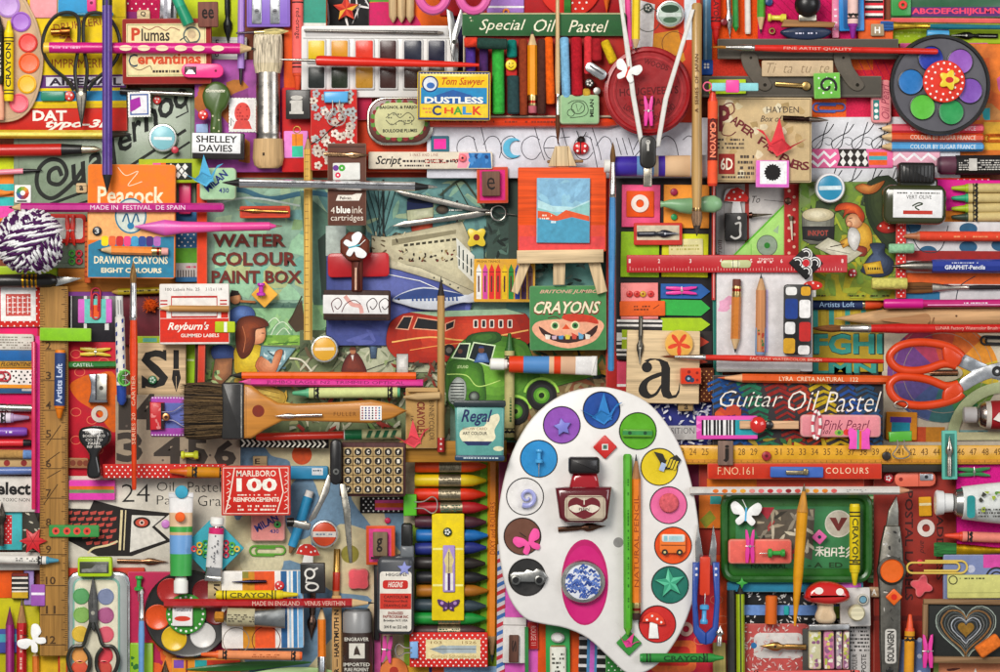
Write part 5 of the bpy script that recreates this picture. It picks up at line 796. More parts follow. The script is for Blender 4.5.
# tubes, brushes, crayons over the tin
ptube(4,490,364,596,366,18,[(0,'g:d8401f'),(.17,'g:d8401f'),(.171,'g:4f84bc'),(.48,'g:4f84bc'),(.481,'g:d8b08c'),(.54,'g:d8401f'),(.62,'g:d8401f'),(.621,'g:d0a888'),(.8,'g:d0a888'),(.801,'p:e4e2e0')],'blue red and flesh banded paint tube with white cap over the lorry', crimp='p:eceae6', capl=17, capw=.66)
crayon(3,509.5,440,509.5,334,10,'2a5c24','b8b078','dark green crayon with beige wrapper standing behind the tube', bands=2, tip=16); THINGS[-1].parts[1][1].small(18,-1,42,3,1,'i:3c5c30')
brush(5,611,371,613,146,7.5,'3f82b8','tall blue handled brush with brown bristles left of the sticky notes', bl=20, fl=34, bc='7c5a34', bw=5.5, thin=.85)
pencil(3,416,376,231,375.5,7.5,'e8601c','orange pencil with black point across the quay scene', tip=12, wood='2a2624', lead='161414', n=8)
pencil(3,423,383.5,240,382,8,'d83c94','pink pencil with dark lettering directly below the orange pencil', tip=12, wood='e0609c', lead='d83c94', txt='JUMBO EAGLE N2  TRIMMED OPTICAL', tc='7c1c54', tx=(.1, .85),flip=1)
crayon(2,400,392.5,293,393.5,10.5,'5cac80','ccd490','mint green tipped crayon below the pink pencil', bands=2, tip=15)
t = rod(2,'marker_pen','red and white marker with green end behind the flat brush',256,437,400,434.5); t.part('barrel').loft([(0,3,'g:c8301f'),(4,4,'g:c8301f'),(86,4,'g:c8301f'),(87,5.5,'g:d8d8d0'),(88,5.5,'g:1f6a40'),(104,5.5,'g:1f6a40'),(105,5.2,'p:c0c090'),(t.len, 5.2,'p:c0c090')]); b = t.parts[0][1]; b.many([[(x, -4),(x+4,-4),(x+1,3),(x-3,3)] for x in (112,120,128,136)],'i:1f5a38')
t = rod(1,'knitting_needle','black and white braided cord below the flat brush',240,443,328,444.5,'cord'); t.m.loft([(0,4.4,'k:1c1a18'),(t.len, 4.4,'k:1c1a18')]); t.m.top = 8.8; t.m.many([[(x, -3.6),(x+2,-3.6),(x+5,0),(x+3,0)] for x in range(1,82,5)],'i:e0dccc'); t.m.many([[(x+3,0.2),(x+5, .2),(x+2,3.6),(x, 3.6)] for x in range(1,82,5)],'i:e0dccc')
# varnish brush
t = T(5,'paintbrush','broad varnish brush with dark bristles and honey wood handle',184,411,0, loc=True)
h = t.part('handle'); h.prism([(58,-26),(66,-25),(76,-17),(92,-8),(110,-7),(150,-8.5),(184,-11),(204,-7),(219,0),(204,7.5),(184,12),(150,11),(110,9.5),(96,10),(78,19),(66,27),(58,27)],3,12,'b:bc7c34', bev=2.5); h.disc(73,0,6,'i:7a2c1c'); h.text('FULLER',147,1,169,5,'i:6c4014', st='s'); h.line([(61,-24),(61,24)], .5,'i:7c5424')
q = t.part('label',0); q.box(173,-5,194,9,12,12.4,'p:ece8e4', r=.3, bev=.1); 
for i, c in enumerate(('8c2c34','28406c','5c3c7c','2c2c34','b04c5c','487ca0')): q.many([circ(175.2+i*3.3,-3+j*2.5, .95,7) for j in range(5)],'i:'+c)
f = t.part('ferrule'); f.box(37,-28,59,28,0,14,'g:2c2b2a', r=2, bev=2); f.line([(56.5,-26),(56.5,26)], .8,'m:c8c4bc')
b = t.part('bristles'); b.loft([(0,(25,6.5),'h:4c3c2c'),(3,(27.5,7),'h:4c3c2c'),(20,(28.5,7.5),'h:4c3c2c'),(38,(26.5,7),'h:4c3c2c')],7.5,30)
for i in range(230): y = random.uniform(-26.5,26.5); x0 = random.uniform(-4.5,5); zt = 7.9+7.2*math.sqrt(1-(y/28.5)**2); b.tube([(x0, y+random.uniform(-2,2), zt-1),(15, y+random.uniform(-.8, .8), zt+.2),(38, y*.93, zt-.2)],[.12, .3, .3],('k:1c1610','k:3c2e20','k:7c6444')[i % 3],n=4)
t = rod(6,'pen_nib','silver nib with long shank lying on the honey wood handle',322,415,276,416,'pen nib'); t.m.loft([(0,1.6,'m:d8d0c8'),(24,1.7,'m:d8d0c8'),(26,1.2,'m:d8d0c8'),(32,2.8,'m:d8d0c8'),(38,2,'m:d8d0c8'),(t.len, .2,'m:d8d0c8')]); t.m.line([(3,0),(22,0)], .7,'i:6c2c20')
badge(3,324.5,349,14,'g:dba53a','round badge of yellow amber glass over the quay scene').face.rect(315,347.5,334,350.5,'i:ecd8b8')
# cinnamon box and regal pot
t = card(3,'small_box',406,388,437,448,7,'p:b48d54','tan cardboard crayon box with sideways lettering','box'); m = t.m; m.text('BINNEYCOLOR',429,401,434,440,'i:3c2a18',90); m.text('CRAYOLET',417,402,425,436,'i:7c3424',90,'B'); m.text('16',411,416,414,421,'i:3c2a18',90)
t = rod(4,'pencil','stub of tan pencil above the tan cardboard box',440,395.5,404,396.5); t.m.loft([(0,3.8,'w:c8a878'),(22,3.8,'w:c8a878'),(t.len, 1,'w:c8a878')]); card(3,'wood_strip',408,388,438,392,4,'w:c09c68','short thin wood strip above the tan box','wood')
crane(4,411,437, .85,0,'p:e8505c','coral red paper crane at the foot of tan box')
t = T(4,'paint_pot','small turquoise pot of art colour with black rim',479,431, cat='paint pot'); b = t.part('pot'); b.prism([(455,404),(504,404),(503,456),(493,459),(467,459),(456.5,456)],0,16,'a:5fa098', bev=3); r_ = t.part('rim'); r_.box(454,401,505,407.5,2,18,'g:1f2c30', r=2); r_ = t.part('rim'); r_.box(455.5,454.5,504,460,2,17,'g:1f3c58', r=2); r_.small(462,456,498,458.5,1,'i:c8d8d8')
b.poly(smooth([(461,431),(470,427),(484,426),(488,418),(497,414),(499,420),(494,430),(495,438),(486,444),(468,444),(461,438)], True,3),'i:e4dcbc'); b.text('Regal',461.5,410,492,426,'i:24305c', st='bi'); b.text('ART COLOUR',463,431.5,487,434.8,'i:2c2c2c', st='b'); b.text('SHOW CARD',463,427.4,487,430,'i:8c5c3c'); b.poly([(463,441),(492,441),(488,445),(468,445)],'i:24305c'); b.disc(498,448,5,'i:d8d4b0', ry=2.4)
card(0,'wood_strip',400,441,506,462,3,'w:a5742c','ochre wooden ruler piece under the turquoise pot','wood')
# ================================================================ right middle
ptube(2,604,166,712,166,21,[(0,'g:3c2a9c'),(.24,'g:3c2a9c'),(.241,'g:6c98cc'),(.42,'g:6c98cc'),(.421,'g:d8c0a0'),(.47,'g:46289c'),(.54,'g:46289c'),(.541,'g:d8b48c'),(.8,'g:d8b48c'),(.81,'p:c0c0c4')],'violet and light blue banded paint tube behind the compass hinge', crimp='p:a8a8b0', capl=8)
t = card(0,'notebook',616,179,716,352,4,'p:211f20','black board holding rows of bright sticky notes','board'); card(-1,'card_strip',606,160,622,440,8,'p:a82a26','tall dark red box spine beside the blue brush','box'); card(0,'card_strip',713,262,722,400,5,'p:1c6c60','dark teal spine left of the pale drawing sheet','card')
for i, (x0, y0, x1, y1, c, lab) in enumerate(((622,185,660,227,'ee5c88','pink sticky note pad with an orange square and ring'),(664,185,709,228,'f0963c','orange sticky note pad behind the green fish charm'),(621,232,659,277,'96c02c','apple green sticky note pad under the red ruler'),(662,234,708,277,'cfd22c','yellow green sticky note pad under the red ruler'),(621,283,658,319,'f08c88','salmon sticky note pad with four red buttons'))): card(1,'sticky_notes', x0, y0, x1, y1,3,'p:'+c, lab, 'note pad','sticky note pads on the black board', r=.6)
card(2,'sticky_note',626.5,191,654,217,1.5,'p:e2531c','orange square on the pink sticky pad','paper')
def reinf(L, x, y, r, c, lab, w_=None): t = T(L, 'paper_ring', lab, x, y, cat='paper ring'); w_ = w_ or r*.55; t.m.lathez(x, y, [(r, 0, c),(r, 1, c),(r-w_, 1.05, c),(r-w_, .1, c)],26); t.m.f.pop(); t.m.fm.pop(); return t
reinf(3,640,203.5,8.8,'p:e8d8cc','cream paper ring on the orange square note')
disc(3,'button',674,192,3.6,2.4,'g:9c1c44','small crimson button above the green fish charm'); disc(3,'button',674,217,3.2,2.4,'g:2c9c58','small green button below the green fish charm')
t = T(3,'fish_charm','glossy sage green fish shaped charm across the orange pad',690,204, cat='charm'); t.m.loft([(-29,(3.5,1.5),'g:7ba578'),(-26,(2.6,2.4),'g:7ba578'),(-20,(4.5,4),'g:7ba578'),(-10,(7,5.5),'g:7ba578',1.5),(0,(8.2,6),'g:7ba578',2),(8,(5.6,5),'g:7ba578',1),(14,(8,6),'g:86b083'),(24,(8.6,6),'g:86b083'),(30,(5.5,4),'g:86b083'),(32,(1.5,1.5),'g:86b083')],6,20)
t = card(3,'nib_holder',634,223,682,245,3,'p:c83a30','red framed label with a black nib below the pink pad','label'); t.m.rect(637,225.5,679,240,'i:cfc2a8'); nib(4,637,234,679,234,7.5,'g:1c1e28','black pen nib in the red framed label', dark='c8c8d0')
t = card(2,'label',669,239,703,262,2,'p:d8d098','pale yellow ruled label above the red ruler'); t.m.small(671,244,699,251,2,'i:b0a85c', .95)
t = card(4,'ruler',628,255,846,272.5,4,'g:b8242a','red metal ruler with a spirit level window', r=1); m = t.m; m.many([[(x, 270.5-(2.4 if i % 5 else 4)),(x+.5,270.5-(2.4 if i % 5 else 4)),(x+.5,270.5),(x, 270.5)] for i, x in enumerate([631+k*2.9 for k in range(73)])],'i:e8a8a0'); m.small(757,260,774,264,1,'i:f0d0c8'); m.text("TIMMY'S", 758,258,773,261.5,'i:f0d0c8')
for i, x in enumerate((630,659,690,720,750,780,812,840)): m.text(str(i+1), x, 259, x+2,263,'i:f4e0d8', st='b')
q = t.part('level_window'); q.box(721,260,751,268,3.9,5,'g:bfc48e', r=3.5); q.box(731,261,740,267,4.9,5.3,'g:e0e0b8', r=2); q.line([(733,260),(733,268)], .5,'i:bk'); q.line([(738,260),(738,268)], .5,'i:bk')
for i, x in enumerate((629.5,637,643,651)): t = disc(4,'button', x, 294,3.2,2,'g:'+('c8302c','c8342c','c89a2c','c8302c')[i],('first red','second red','mustard','last red')[i]+' button in the row on the salmon pad', group='buttons on the salmon pad'); t.m.disc(x, 294,1,'i:8a1c1c', n=8)
def arrow(L, x0, y0, x1, y1, c, lab): return shape(L, 'sticky_arrow',[(x0, y0),(x1-9, y0),(x1,(y0+y1)/2),(x1-9, y1),(x0, y1)],1.5,'p:'+c, lab, 'sticky note', bev=0)
arrow(1,661,284,710,298.5,'2a5ca0','blue arrow shaped sticky note carrying a pink peg'); arrow(1,661,300,710,315.5,'38a848','green arrow shaped sticky note beside the orange strip'); arrow(1,661,318,710,331,'a4c42c','lime arrow shaped sticky note, lowest of three'); peg(3,666,290.5,697,290.5,8,'g:e43c9c','hot pink peg lying on the blue arrow note')
t = card(2,'paper_strip',620,301,665,316,1.2,'p:e0602a','burnt orange strip with faint handwriting beside the green arrow','paper'); t.m.small(634,305,650,311,2,'i:6c2c14'); t.m.line([(653,309),(659,305)], .8,'i:6c2c14')
t = card(1,'washi_tape',617,319,662,360,2,'p:2a2828','black and white striped tape with lime block and pink heart','tape'); m = t.m; [m.rect(617, y, 662, y+2.2,'i:e0dcd6') for y in (320,324.5,342.5,349,353.5)]; m.rect(617,333,662,341,'i:d8d4ce'); m.rect(622,330,633,349,'i:a4bc2c'); m.rect(622,337.5,633,339.5,'i:wh')
m.poly([(652,346),(646,339),(647,335),(650,334),(652,336),(654,334),(657,335),(658,339)],'i:e050a8'); nib(3,641,316,640,364,7,'n:5c5850','dark aged nib pointing down on the striped tape', dark='c8c0b0')
t = card(1,'card_strip',617,361,629,395,2,'p:e0506c','rose card strip left of the large letter a block','card'); t.m.rect(617,384,629,386.5,'i:wh'); t.m.rect(617,387,629,395,'i:b82c28')
# big a block
t = T(2,'wooden_block','wooden type block printed with a large black letter a',664,368, cat='block'); t.m.box(627,331,699,403,0,9,'w:d6bc94', r=1)
m = t.m; m.poly([(644,361),(650,358.6),(660,359),(667.5,362),(670,368),(670,390),(672.5,395),(676,394),(678.5,389),(679.5,381),(680,385),(679.5,392),(676.5,397),(669,398.5),(663.5,396.5),(661.3,391),(661.3,367),(659,361.5),(655,360),(650,361),(648,363)],'i:201e1c'); m.disc(647,367.5,5.2,'i:201e1c')
m.poly(smooth([(661.3,372),(650,376),(642,382),(639,390),(642,396),(649,398.5),(657,395),(661.3,388),(661.3,384),(656,392),(651,394),(647.5,388),(650,381),(661.3,376)], True,3),'i:201e1c')
t = disc(3,'button',679,344,14,4,'p:e2ab52','round wooden button with orange red flower above letter a'); t.m.poly(flower(679,344,11.8,5, .4, .3),'i:d8482c')
t = card(3,'toy_brick',680.5,368,701,384,6,'p:cf3b20','orange red toy brick with dark dots beside the letter a','brick', r=1.5); t.m.many([circ(689,372,1.8,9), circ(697,373,1.5,9), circ(697,380,1.5,9)],'i:8c1c14'); t.m.disc(688.5,378.5,3.6,'i:22304c'); t.m.disc(688.5,378.5,1.4,'i:8cb0c8'); t.m.disc(692,380,2.4,'i:2c3c5c')
card(0,'zigzag_strip',698,331,713,364,3,'p:26201e','dark card with red triangle points right of the letter block','card').m.many([[(699,336),(709,342),(699,348)],[(699,358),(708,362),(699,364)]],'i:b8402c'); card(0,'card_strip',698,368,714,402,3,'k:5c2e1c','brown cloth with tiny yellow dots','cloth').m.dots(699,369,713,402,5, .7,'i:d8a05c')
# composition notebook
t = card(-1,'notebook',600,396,712,530,6,'p:242a74','blue and white marbled composition notebook','notebook'); random.seed(9); t.m.blot(602,400,711,528,520,['i:e0e0e4','i:c4c6d8'],3.2,1.3,5); t.m.rect(646,426,700,440,'i:c8c6c4'); t.m.text('COMPOSITION',643,428,694,434,'i:3c3c44', st='n')
t = card(1,'letter_tile',678,403,693,411,4,'w:a08458','tiny wooden tile lettered a below the letter block', r=1); t.m.text('a',684,404.5,688,409.5,'i:2c2018', st='b')
# envelope area j tile, square, mushroom
t = card(0,'postcard',714,184,792,262,3,'p:c3beba','old postcard with To and From lettering','postcard'); t.m.text('To',752,196,760,203,'i:2c2824', st='i'); t.m.text('From',716,240,722,256,'i:5c2c24',-90,'i'); [t.m.line([(x, 186),(x, 260)], .5,'i:9c948c') for x in (724,736)]; t.m.rect(745,184,749,262,'i:a83830'); t.m.line([(764,200),(786,202)], .5,'i:4c4440')
t = card(1,'patterned_ribbon',784,184,799,258,4,'p:b52c2c','red ribbon with cream dots beside the postcard','ribbon'); t.m.dots(784,186,799,258,10,1.6,'i:e0b8a0')
t = shape(2,'paper_toadstool',[(725,192),(727,189),(733,188),(740,188),(744,192),(748,200),(740,202),(742,214),(731,214),(733,202),(724,201),(724,197)],1.6,'p:ebe9e6','toadstool cutout with red dotted cap above the j tile','toadstool', bev=.1) ; t.m.poly([(724,201),(726,195),(731,189),(738,187.5),(744,191),(748.5,198),(747,202)],'i:cf302a'); t.m.many([circ(x, y, 1.1,7) for x, y in ((729,198),(734,192),(740,197),(743,193),(735,199))],'i:wh')
t = card(3,'letter_tile',725,213,747,241,6,'g:211f1d','black tile with chalky white letter j', r=1); t.m.line(smooth([(735,224),(740,223),(740,230),(740,236),(735,238.5),(730.5,236)]),2,'i:c8c6c0'); t.m.disc(739,218,1.8,'i:c8c6c0')
P = [(731,259),(785,205),(785,259)]; t = T(1,'set_square','translucent lime green set square with round hole',766,240, cat='set square'); t.m.prism([(731,258),(785,205),(785,258)],0,2.5,'p:a8d878'); t.m.line([(731,258),(785,205)],1.6,'i:5cb02c'); t.m.disc(767,245.5,10.2,'i:8c9c88'); t.m.ring(767,245.5,10.2, .8,'i:5c6c54'); t.m.disc(767,245.5,3,'i:2c7c2c'); t.m.poly([(773,231),(779,225),(778,234)],'i:9cb890'); t.m.line([(751,258),(751,244)], .5,'i:5cb02c')
t = rod(2,'spinning_pin','dark metal collared pin pointing right beside the j tile',749,215.5,772,214.5,'pin'); t.m.loft([(0,3,'m:4c342c'),(3,3.4,'m:4c342c'),(4,2,'m:6c5c4c'),(8,1.6,'m:8c8070'),(t.len, .5,'m:8c8070')]); t = rod(2,'split_pin','slim cream toothpick like pin on the dotted ribbon',791,216,792,240); t.m.loft([(0,2.6,'m:b8a088'),(3,2.2,'m:b8a088'),(5,1.4,'p:d8ccb8'),(t.len, .6,'p:d8ccb8')]); disc(2,'button',788,201,3.4,3,'m:5c4438','small dark brad on the dotted ribbon')
# gnome tin
t = card(0,'picture_tin',799,182,896,300,6,'a:5c7428','green picture tin showing a red capped gnome writing beside a well','tin', r=4); m = t.m; random.seed(4); m.blot(801,184,894,230,22,['i:5c7c30','i:7c9440','i:42542c','i:34422a','i:6c8838'],16,9); m.rect(801,262,896,300,'i:a89c2c'); m.blot(801,235,896,296,16,['i:8c9c34','i:a89c30','i:7c8c30'],20,6); m.blot(862,186,895,215,12,['i:2c3424','i:3c4830'],10)
m.blot(801,196,896,298,60,['i:8c9c34','i:7c9440','i:a0a838','i:6c8834'],12,4); m.form(smooth([(868,182),(896,182),(896,250),(880,240),(866,214)], True,3),'1c2818','4c5834',880,200,4)
m.form([(802,216),(803,240),(810,244),(826,244),(833,240),(834,216)],'4c4c44','a8a898',814,230,4); m.form([(802.3,227),(834,227),(833.5,239),(818,241),(803,239)],'141414','3c3c3c',814,233,3); m.text('INKPOT',808,230.5,828,236,'i:a8483c', st='b'); m.form(circ(818,215,15.8,24,6.5),'a89c78','f0e8cc',816,214,4)
m.form(smooth([(858,223),(868,226),(872,240),(867,252),(855,250),(850,238)], True,4),'a06c1c','f0c050',862,232,5); m.form(smooth([(854,246),(866,248),(864,256),(852,254)], True,3),'6c2418','a84830',858,250,3); m.form([(815,247),(828,238),(862,253),(848,263)],'a8a48c','e8e4d0',836,250,4); m.line([(826,249),(850,254)], .6,'i:7c7868'); m.form([(840,242),(850,236),(853,243),(843,248)],'a8742c','e8b850',847,241,3)
m.form(circ(854,221,8.5,18,7.5),'a86840','f0c49c',852,222,5); m.form(circ(849,224,2.6,10),'c07850','f4c8a0',848,223,3); m.line([(849,218.5),(852,218)], .8,'i:3c2018'); m.line([(850,227),(854,228)], .8,'i:8c3c28'); m.form(smooth([(849,229),(856,229),(860,238),(855,251),(848,242)], True,3),'a8a49c','f4f2ee',853,237,4)
m.form(smooth([(835,211),(838,205),(848,203),(858,206),(864,215),(862,222),(856,214),(846,214),(843,218),(844,210)], True,4),'8c2810','f07038',852,208,6); m.line([(844,244),(830,247)], .8,'i:3c3020')
m.form(smooth([(862,268),(868,258),(873,252),(870,244),(884,244),(884,252),(893,262),(890,273),(876,277),(862,272)], True,4),'141c2c','5c6c8c',874,256,6); m.form([(863,264),(880,261),(883,273),(866,274)],'a87c1c','ecc84c',872,266,3); m.small(866,266,880,271,1,'i:4c3c14')
m.form(smooth([(855,188),(862,184),(872,186),(884,181),(876,192),(864,194)], True,3),'8c4418','e09850',866,188,4); m.form(smooth([(876,228),(884,221),(893,224),(895,231),(884,233)], True,3),'7c1410','d83c2c',884,226,4); m.many([circ(880,226,1,6), circ(888,228,1,6)],'i:wh'); m.small(812,294,826,297,1,'i:3c3818'); m.small(846,294,890,297,1,'i:3c3818')
badge(3,830,188,15,'g:2c88ac','round badge of bright blue glass with white rim at the gnome tin', rim='g:e0e0e0').face.rect(819,186,841,190,'i:d0e0e4')
t = cardr(5,'origami_diamond',806,263,24,24,45,2,'p:1d1b1b','black and white wave patterned paper diamond with red centre','paper'); m = t.m
for a, b in ((-6,-6),(6,-6),(-6,6),(6,6),(0,0)):
    for r in (5.6,3.4): m.line([(a+r*math.cos(math.radians(q)), b+r*math.sin(math.radians(q))) for q in range(180,361,15)],1.1,'i:e8e6e2')
m.disc(0,0,3.6,'i:c82c34')
t = disc(3,'button',852.5,273,4.4,3,'g:a81c24','dark red button with white specks on gnome tin'); t.m.many([circ(854,271,1.2,7), circ(851,275,1,7), circ(854.5,275, .8,7)],'i:wh')
t = T(2,'toadstool_sticker','small toadstool sticker with dotted red cap under diamond',813,288, cat='toadstool'); t.m.box(810,286,816,297,0,1,'p:e0dcd0'); t.m.prism(circ(813,285.5,9.5,20,4.5),1,2,'p:c83028', bev=.3); t.m.many([circ(807,285,1,7), circ(813,283,1.1,7), circ(818,286,1,7)],'i:wh')
# sheet with pencils and colour block
t = card(0,'drawing_sheet',717,272,812,371,3,'p:d8d4d4','pale drawing sheet holding a short pencil and a wood pencil','paper'); t.m.blot(718,296,732,312,3,['i:e4a8c4','i:e8c0d0'],7); t.m.rect(764,290,768,352,'i:c4b8dc'); card(0,'card_strip',717,369,800,372,4,'p:8c8c88','grey edge beneath the drawing sheet','card')
pencil(3,737,279,736,352,9.5,'c87830','short ochre pencil with eraser up on the pale sheet', tip=14, end='eraser', ec='6c3c30')
pencil(3,760.5,352,761,275,10,'w:c08458','bare wood pencil with red scribbles pointing up on sheet', tip=16, wood='c89c70', n=8); q = THINGS[-1].part('decorated_end'); q.loft([(-4,4,'p:8c8c9c'),(-2,5.2,'p:7ca0c8'),(14,5.2,'p:7ca0c8'),(24,5.1,'p:a88c70')],4.4,10); q.blot(0,-3,22,3,12,['i:a83c2c','i:c8a83c','i:3c6c3c'],2)
t = card(2,'colour_block',784,285,811,354,9,'g:1a1918','black block with white blue red and yellow rounded windows','block', r=3); [t.m.rect(*a, 'i:'+c, 2.5) for a, c in (((785.5,287.5,796.5,295.5),'e4e2de'),((800.5,287,810,296),'d8a030'),((785,299,797.5,319),'1f3c84'),((799,300,810,318),'e8e6e4'),((785,322,795,334),'e0dedc'),((799,322,810.5,341),'bc2c2a'),((783.5,338,795,353),'c8982c'),((798,345,809.5,354),'dcdad8'))]
# alphabet card
t = card(0,'letter_card',811,308,884,372,3,'p:b99c34','mustard card with large teal stencilled letters F G H','card'); m = t.m
m.text('FGHI',813,333,884,355,'i:2c4038', st='B'); m.text('FGHI',814,334,882,354,'i:3f9c90', st='B'); m.text('LMN',812,361,878,375,'i:2c4038', st='B'); m.text('LMN',813,362,876,373,'i:3f9c90', st='B')
for i in range(9): m.rect(813+i*8,309,818+i*8,327,'i:3f9c90' if i % 2 == 0 else 'i:c8ac3c')
# long horizontal rods at the right
def lrod(L, name, x0, y0, x1, y1, r, segs, lab, cat=None, n=12, part='barrel'): t = rod(L, name, lab, x0, y0, x1, y1, cat); q = t.part(part); q.loft([(a, b, c) for a, b, c in segs], None, n); return t, q
card(0,'patterned_sheet',896,222,1010,300,3,'p:c9c7c8','white sheet patterned with big slate blue shapes at right edge','paper'); m = THINGS[-1].m; [m.disc(x, y, 9,'i:2c5878', ry=6) for x, y in ((912,227),(968,229),(968,247),(928,252),(940,283),(915,297),(1000,245))]; m.rect(903,251,1010,261,'i:982624'); m.rect(903,273,1010,284,'i:d8602c'); m.rect(905,292,940,300,'i:2c6c94'); m.line(smooth([(908,226),(920,250),(940,250),(948,226)]), .9,'i:26303a'); m.line(smooth([(956,300),(960,286),(975,276)]), .9,'i:26303a')
card(1,'patterned_ribbon',896,222,906,298,4,'p:c8302c','red ribbon with small white dots right of gnome tin','ribbon').m.dots(896,222,906,298,5, .8,'i:wh')
crayon(2,1020,236.5,905,236.5,10,'b06c48','d8462e','vermilion crayon with worn brown tip right of gnome tin', bands=0, tip=14); THINGS[-1].parts[1][1].small(20,-2,80,1,1,'i:e89868', .6)
t = rod(2,'chalk_stub','short mint green chalk stub on the dotted ribbon',889,248.5,914,248.5,'chalk'); t.m.loft([(0,4.2,'r:93c49c'),(1,4.8,'r:93c49c'),(24,4.9,'r:8cbc98'),(25,4.2,'r:8cbc98')])
t = rod(2,'mechanical_pencil','blue lettered clutch pencil with dark metal point at right',1020,266,894,266); b = t.part('barrel'); b.loft([(0,6.8,'g:26388c'),(82,6.8,'g:26388c'),(87,6.4,'g:26388c')],6.8,8); b.top = 13.75; b.text('GRAPHIT-Pencils',35,-3.4,75,1,'i:d8dce8',180,'B'); b.small(42,2,68,4.2,1,'i:c0c8e0'); t.part('clutch').loft([(87,5.6,'m:8c8880'),(104,5.2,'m:8c8880'),(118,2.4,'m:4c4844'),(t.len, .8,'m:2c2826')],6.8)
t = rod(3,'chalk_stub','pale yellow chalk stub left of the sable brush',872,283.5,907,283.5,'chalk'); t.m.loft([(0,5,'r:c8c064'),(1,5.8,'r:d0c86c'),(34,5.8,'r:d0c86c'),(35,5,'r:c8c064')])
brush(2,1030,287,906,286.5,5,'1c1a1c','black handled sable brush with flat brown bristles pointing left', bl=27, fl=36, fc='c4bcb0', bc='6c4420', flat=1, bw=11, thin=.9)
t, b = lrod(1,'oil_pastel',811,304.5,884,304.5,5,[(0,5.4,'p:223058'),(51,5.4,'p:223058'),(51.5,5.6,'m:b8a888'),(54,5.6,'c:d84c24'),(68,5,'c:d84c24'),(73,2,'c:8c2c1c')],'navy wrapped orange red oil pastel below the gnome picture','pastel'); b.top = 11.3; b.text('Artists Loft',8,-2.6,43,2.6,'i:a8c8e8')
t, b = lrod(2,'felt_pen',1020,303,885,303,5,[(0,3.9,'g:b8206c'),(96,3.9,'g:b8206c'),(96.3,4.9,'g:c81e84'),(133,4.9,'g:c81e84'),(135,4,'g:c81e84')],'magenta capped pink pen with white line at right'); b.top = 8.95; b.rect(2,-2,92,-1,'i:e8a0c8'); b.small(30,-1,62,1.4,1,'i:f0d8e8')
t = rod(2,'wooden_stylus','long pale wooden stylus with hollow grip at right',1030,316,836,318.5); t.m.loft([(0,10,'w:c8a074'),(118,9.6,'w:c8a074'),(150,8,'w:c8a074'),(176,4,'w:c8a074'),(t.len, .5,'w:c8a074')],9,18); t.m.top = 19.1; t.m.poly(smooth([(100,-1),(104,-7),(118,-6.5),(150,-2),(118,2),(104,4)], True,4),'w:a87c54'); t.m.line(smooth([(96,0),(100,-8),(108,-8)]), .9,'i:7c5434'); t.m.disc(74,1,1,'i:5c3c24')
brush(3,1030,328.5,812,328.5,10,'c1241f','red handled brush with white ferrule and brown pointed bristles', bl=30, fl=30, fc='ece8e4', bc='7a4a26', bw=7.5, txt='LUNAR Factory Watercolor Brush', tc='f0b0a0', tx=(.15, .43),flip=1, thin=.9)
# oil pastel set, cloth etc
t = card(1,'pastel_box',714,376,882,470,6,'p:322e30','dark box lettered Oil Pastel with coloured scribbles','box'); m = t.m; random.seed(12)
for x0, c in ((716,'24508c'),(730,'1e3c6c'),(745,'2c6c50'),(772,'8c2c28'),(795,'a03828'),(815,'b89c2c'),(840,'2a4c8c'),(858,'2c4c6c')):
    for k in range(16): y = 380+k*5.6; xx = x0+k*1.9; m.line([(min(880, xx-7+random.uniform(-2,2)), y+5),(min(880, xx+4), y+random.uniform(-2,1)),(min(880, xx+13+random.uniform(-3,2)), y+4)], random.uniform(2.2,4),'r:'+c)
m.blot(716,405,742,416,4,['i:b8452c','i:c8582c'],8); m.blot(735,438,840,449,8,['i:b8a02c','i:8c7c2c','i:2c5c34'],9,3)
m.text('Guitar',721,391,783,407,'i:ece4d8', st='in'); m.text('Oil',788,391,819,411,'i:ece4d8', st='in'); m.text('Pastel',824,392,880,412,'i:ece4d8', st='in')
brush(3,884,361.5,664,356.5,6.5,'cd3224','thin scarlet brush crossing the pale sheet above the pastel box', bl=14, fl=30, bc='7c3c20', bw=3, txt='FACTORY WATERCOLOR BRUSH', tc='f0b8a0', tx=(.28, .6),flip=1, thin=.7)
pencil(3,893,380,721,377.5,8.5,'d85a24','orange pencil numbered 122 above the scribbled oil pastel box', tip=24, wood='d8a478', lead='c85a2c', txt='LYRA  CRETA NATURAL   122', tx=(.2, .65),tc='f4d8b8', flip=1, end='round')
t = card(3,'pencil_case',697,416,757,439,5,'g:df4fae','pink framed tape strip with black and white bar stripes','tape holder'); m = t.m; m.rect(702,420,757,435,'i:1c1c1e'); [m.rect(x, 420, x+w_, 435,'i:e8e6e4') for x, w_ in ((704,2),(708,1),(711,2.5),(716,1),(719,1.5),(723,3),(728,1),(731,2))]; m.rect(735,420,757,435,'i:2c9ca8'); m.many([[(697, y),(702, y+2.5),(697, y+5)] for y in (420,427)],'i:f088c8')
t = rod(4,'ladybird_stick','pale ruler stick with red ladybird and black head',740,425,798,425,'stick'); q = t.part('stick'); q.box(0,-4,58,4,0,3,'w:e0b48c', r=.5); q = t.part('ladybird'); q.lathez(18,0,[(8.3,3,'q:cc2a24'),(7.6,6,'q:cc2a24'),(4,8.5,'q:cc2a24'),(1,9,'q:cc2a24')],24); q = t.part('head'); q.lathez(29,0,[(4.4,3,'g:bk'),(3.5,6,'g:bk'),(1,7,'g:bk')],16)
t = card(3,'eraser',801,415,880,437,8,'p:dd8a92','pink eraser with cursive lettering and small green dot', r=4, bev=1.6); m = t.m; m.text('Pink Pearl',823,420,869,430,'i:7c2c44', st='i'); m.text('101',823,430,831,434,'i:5c2430', st='bi'); m.disc(839,432.5,4.6,'i:8cb04c', ry=3); m.disc(846,432,3,'i:d83c34'); m.disc(839,432.5,1.7,'i:3c7c3c')
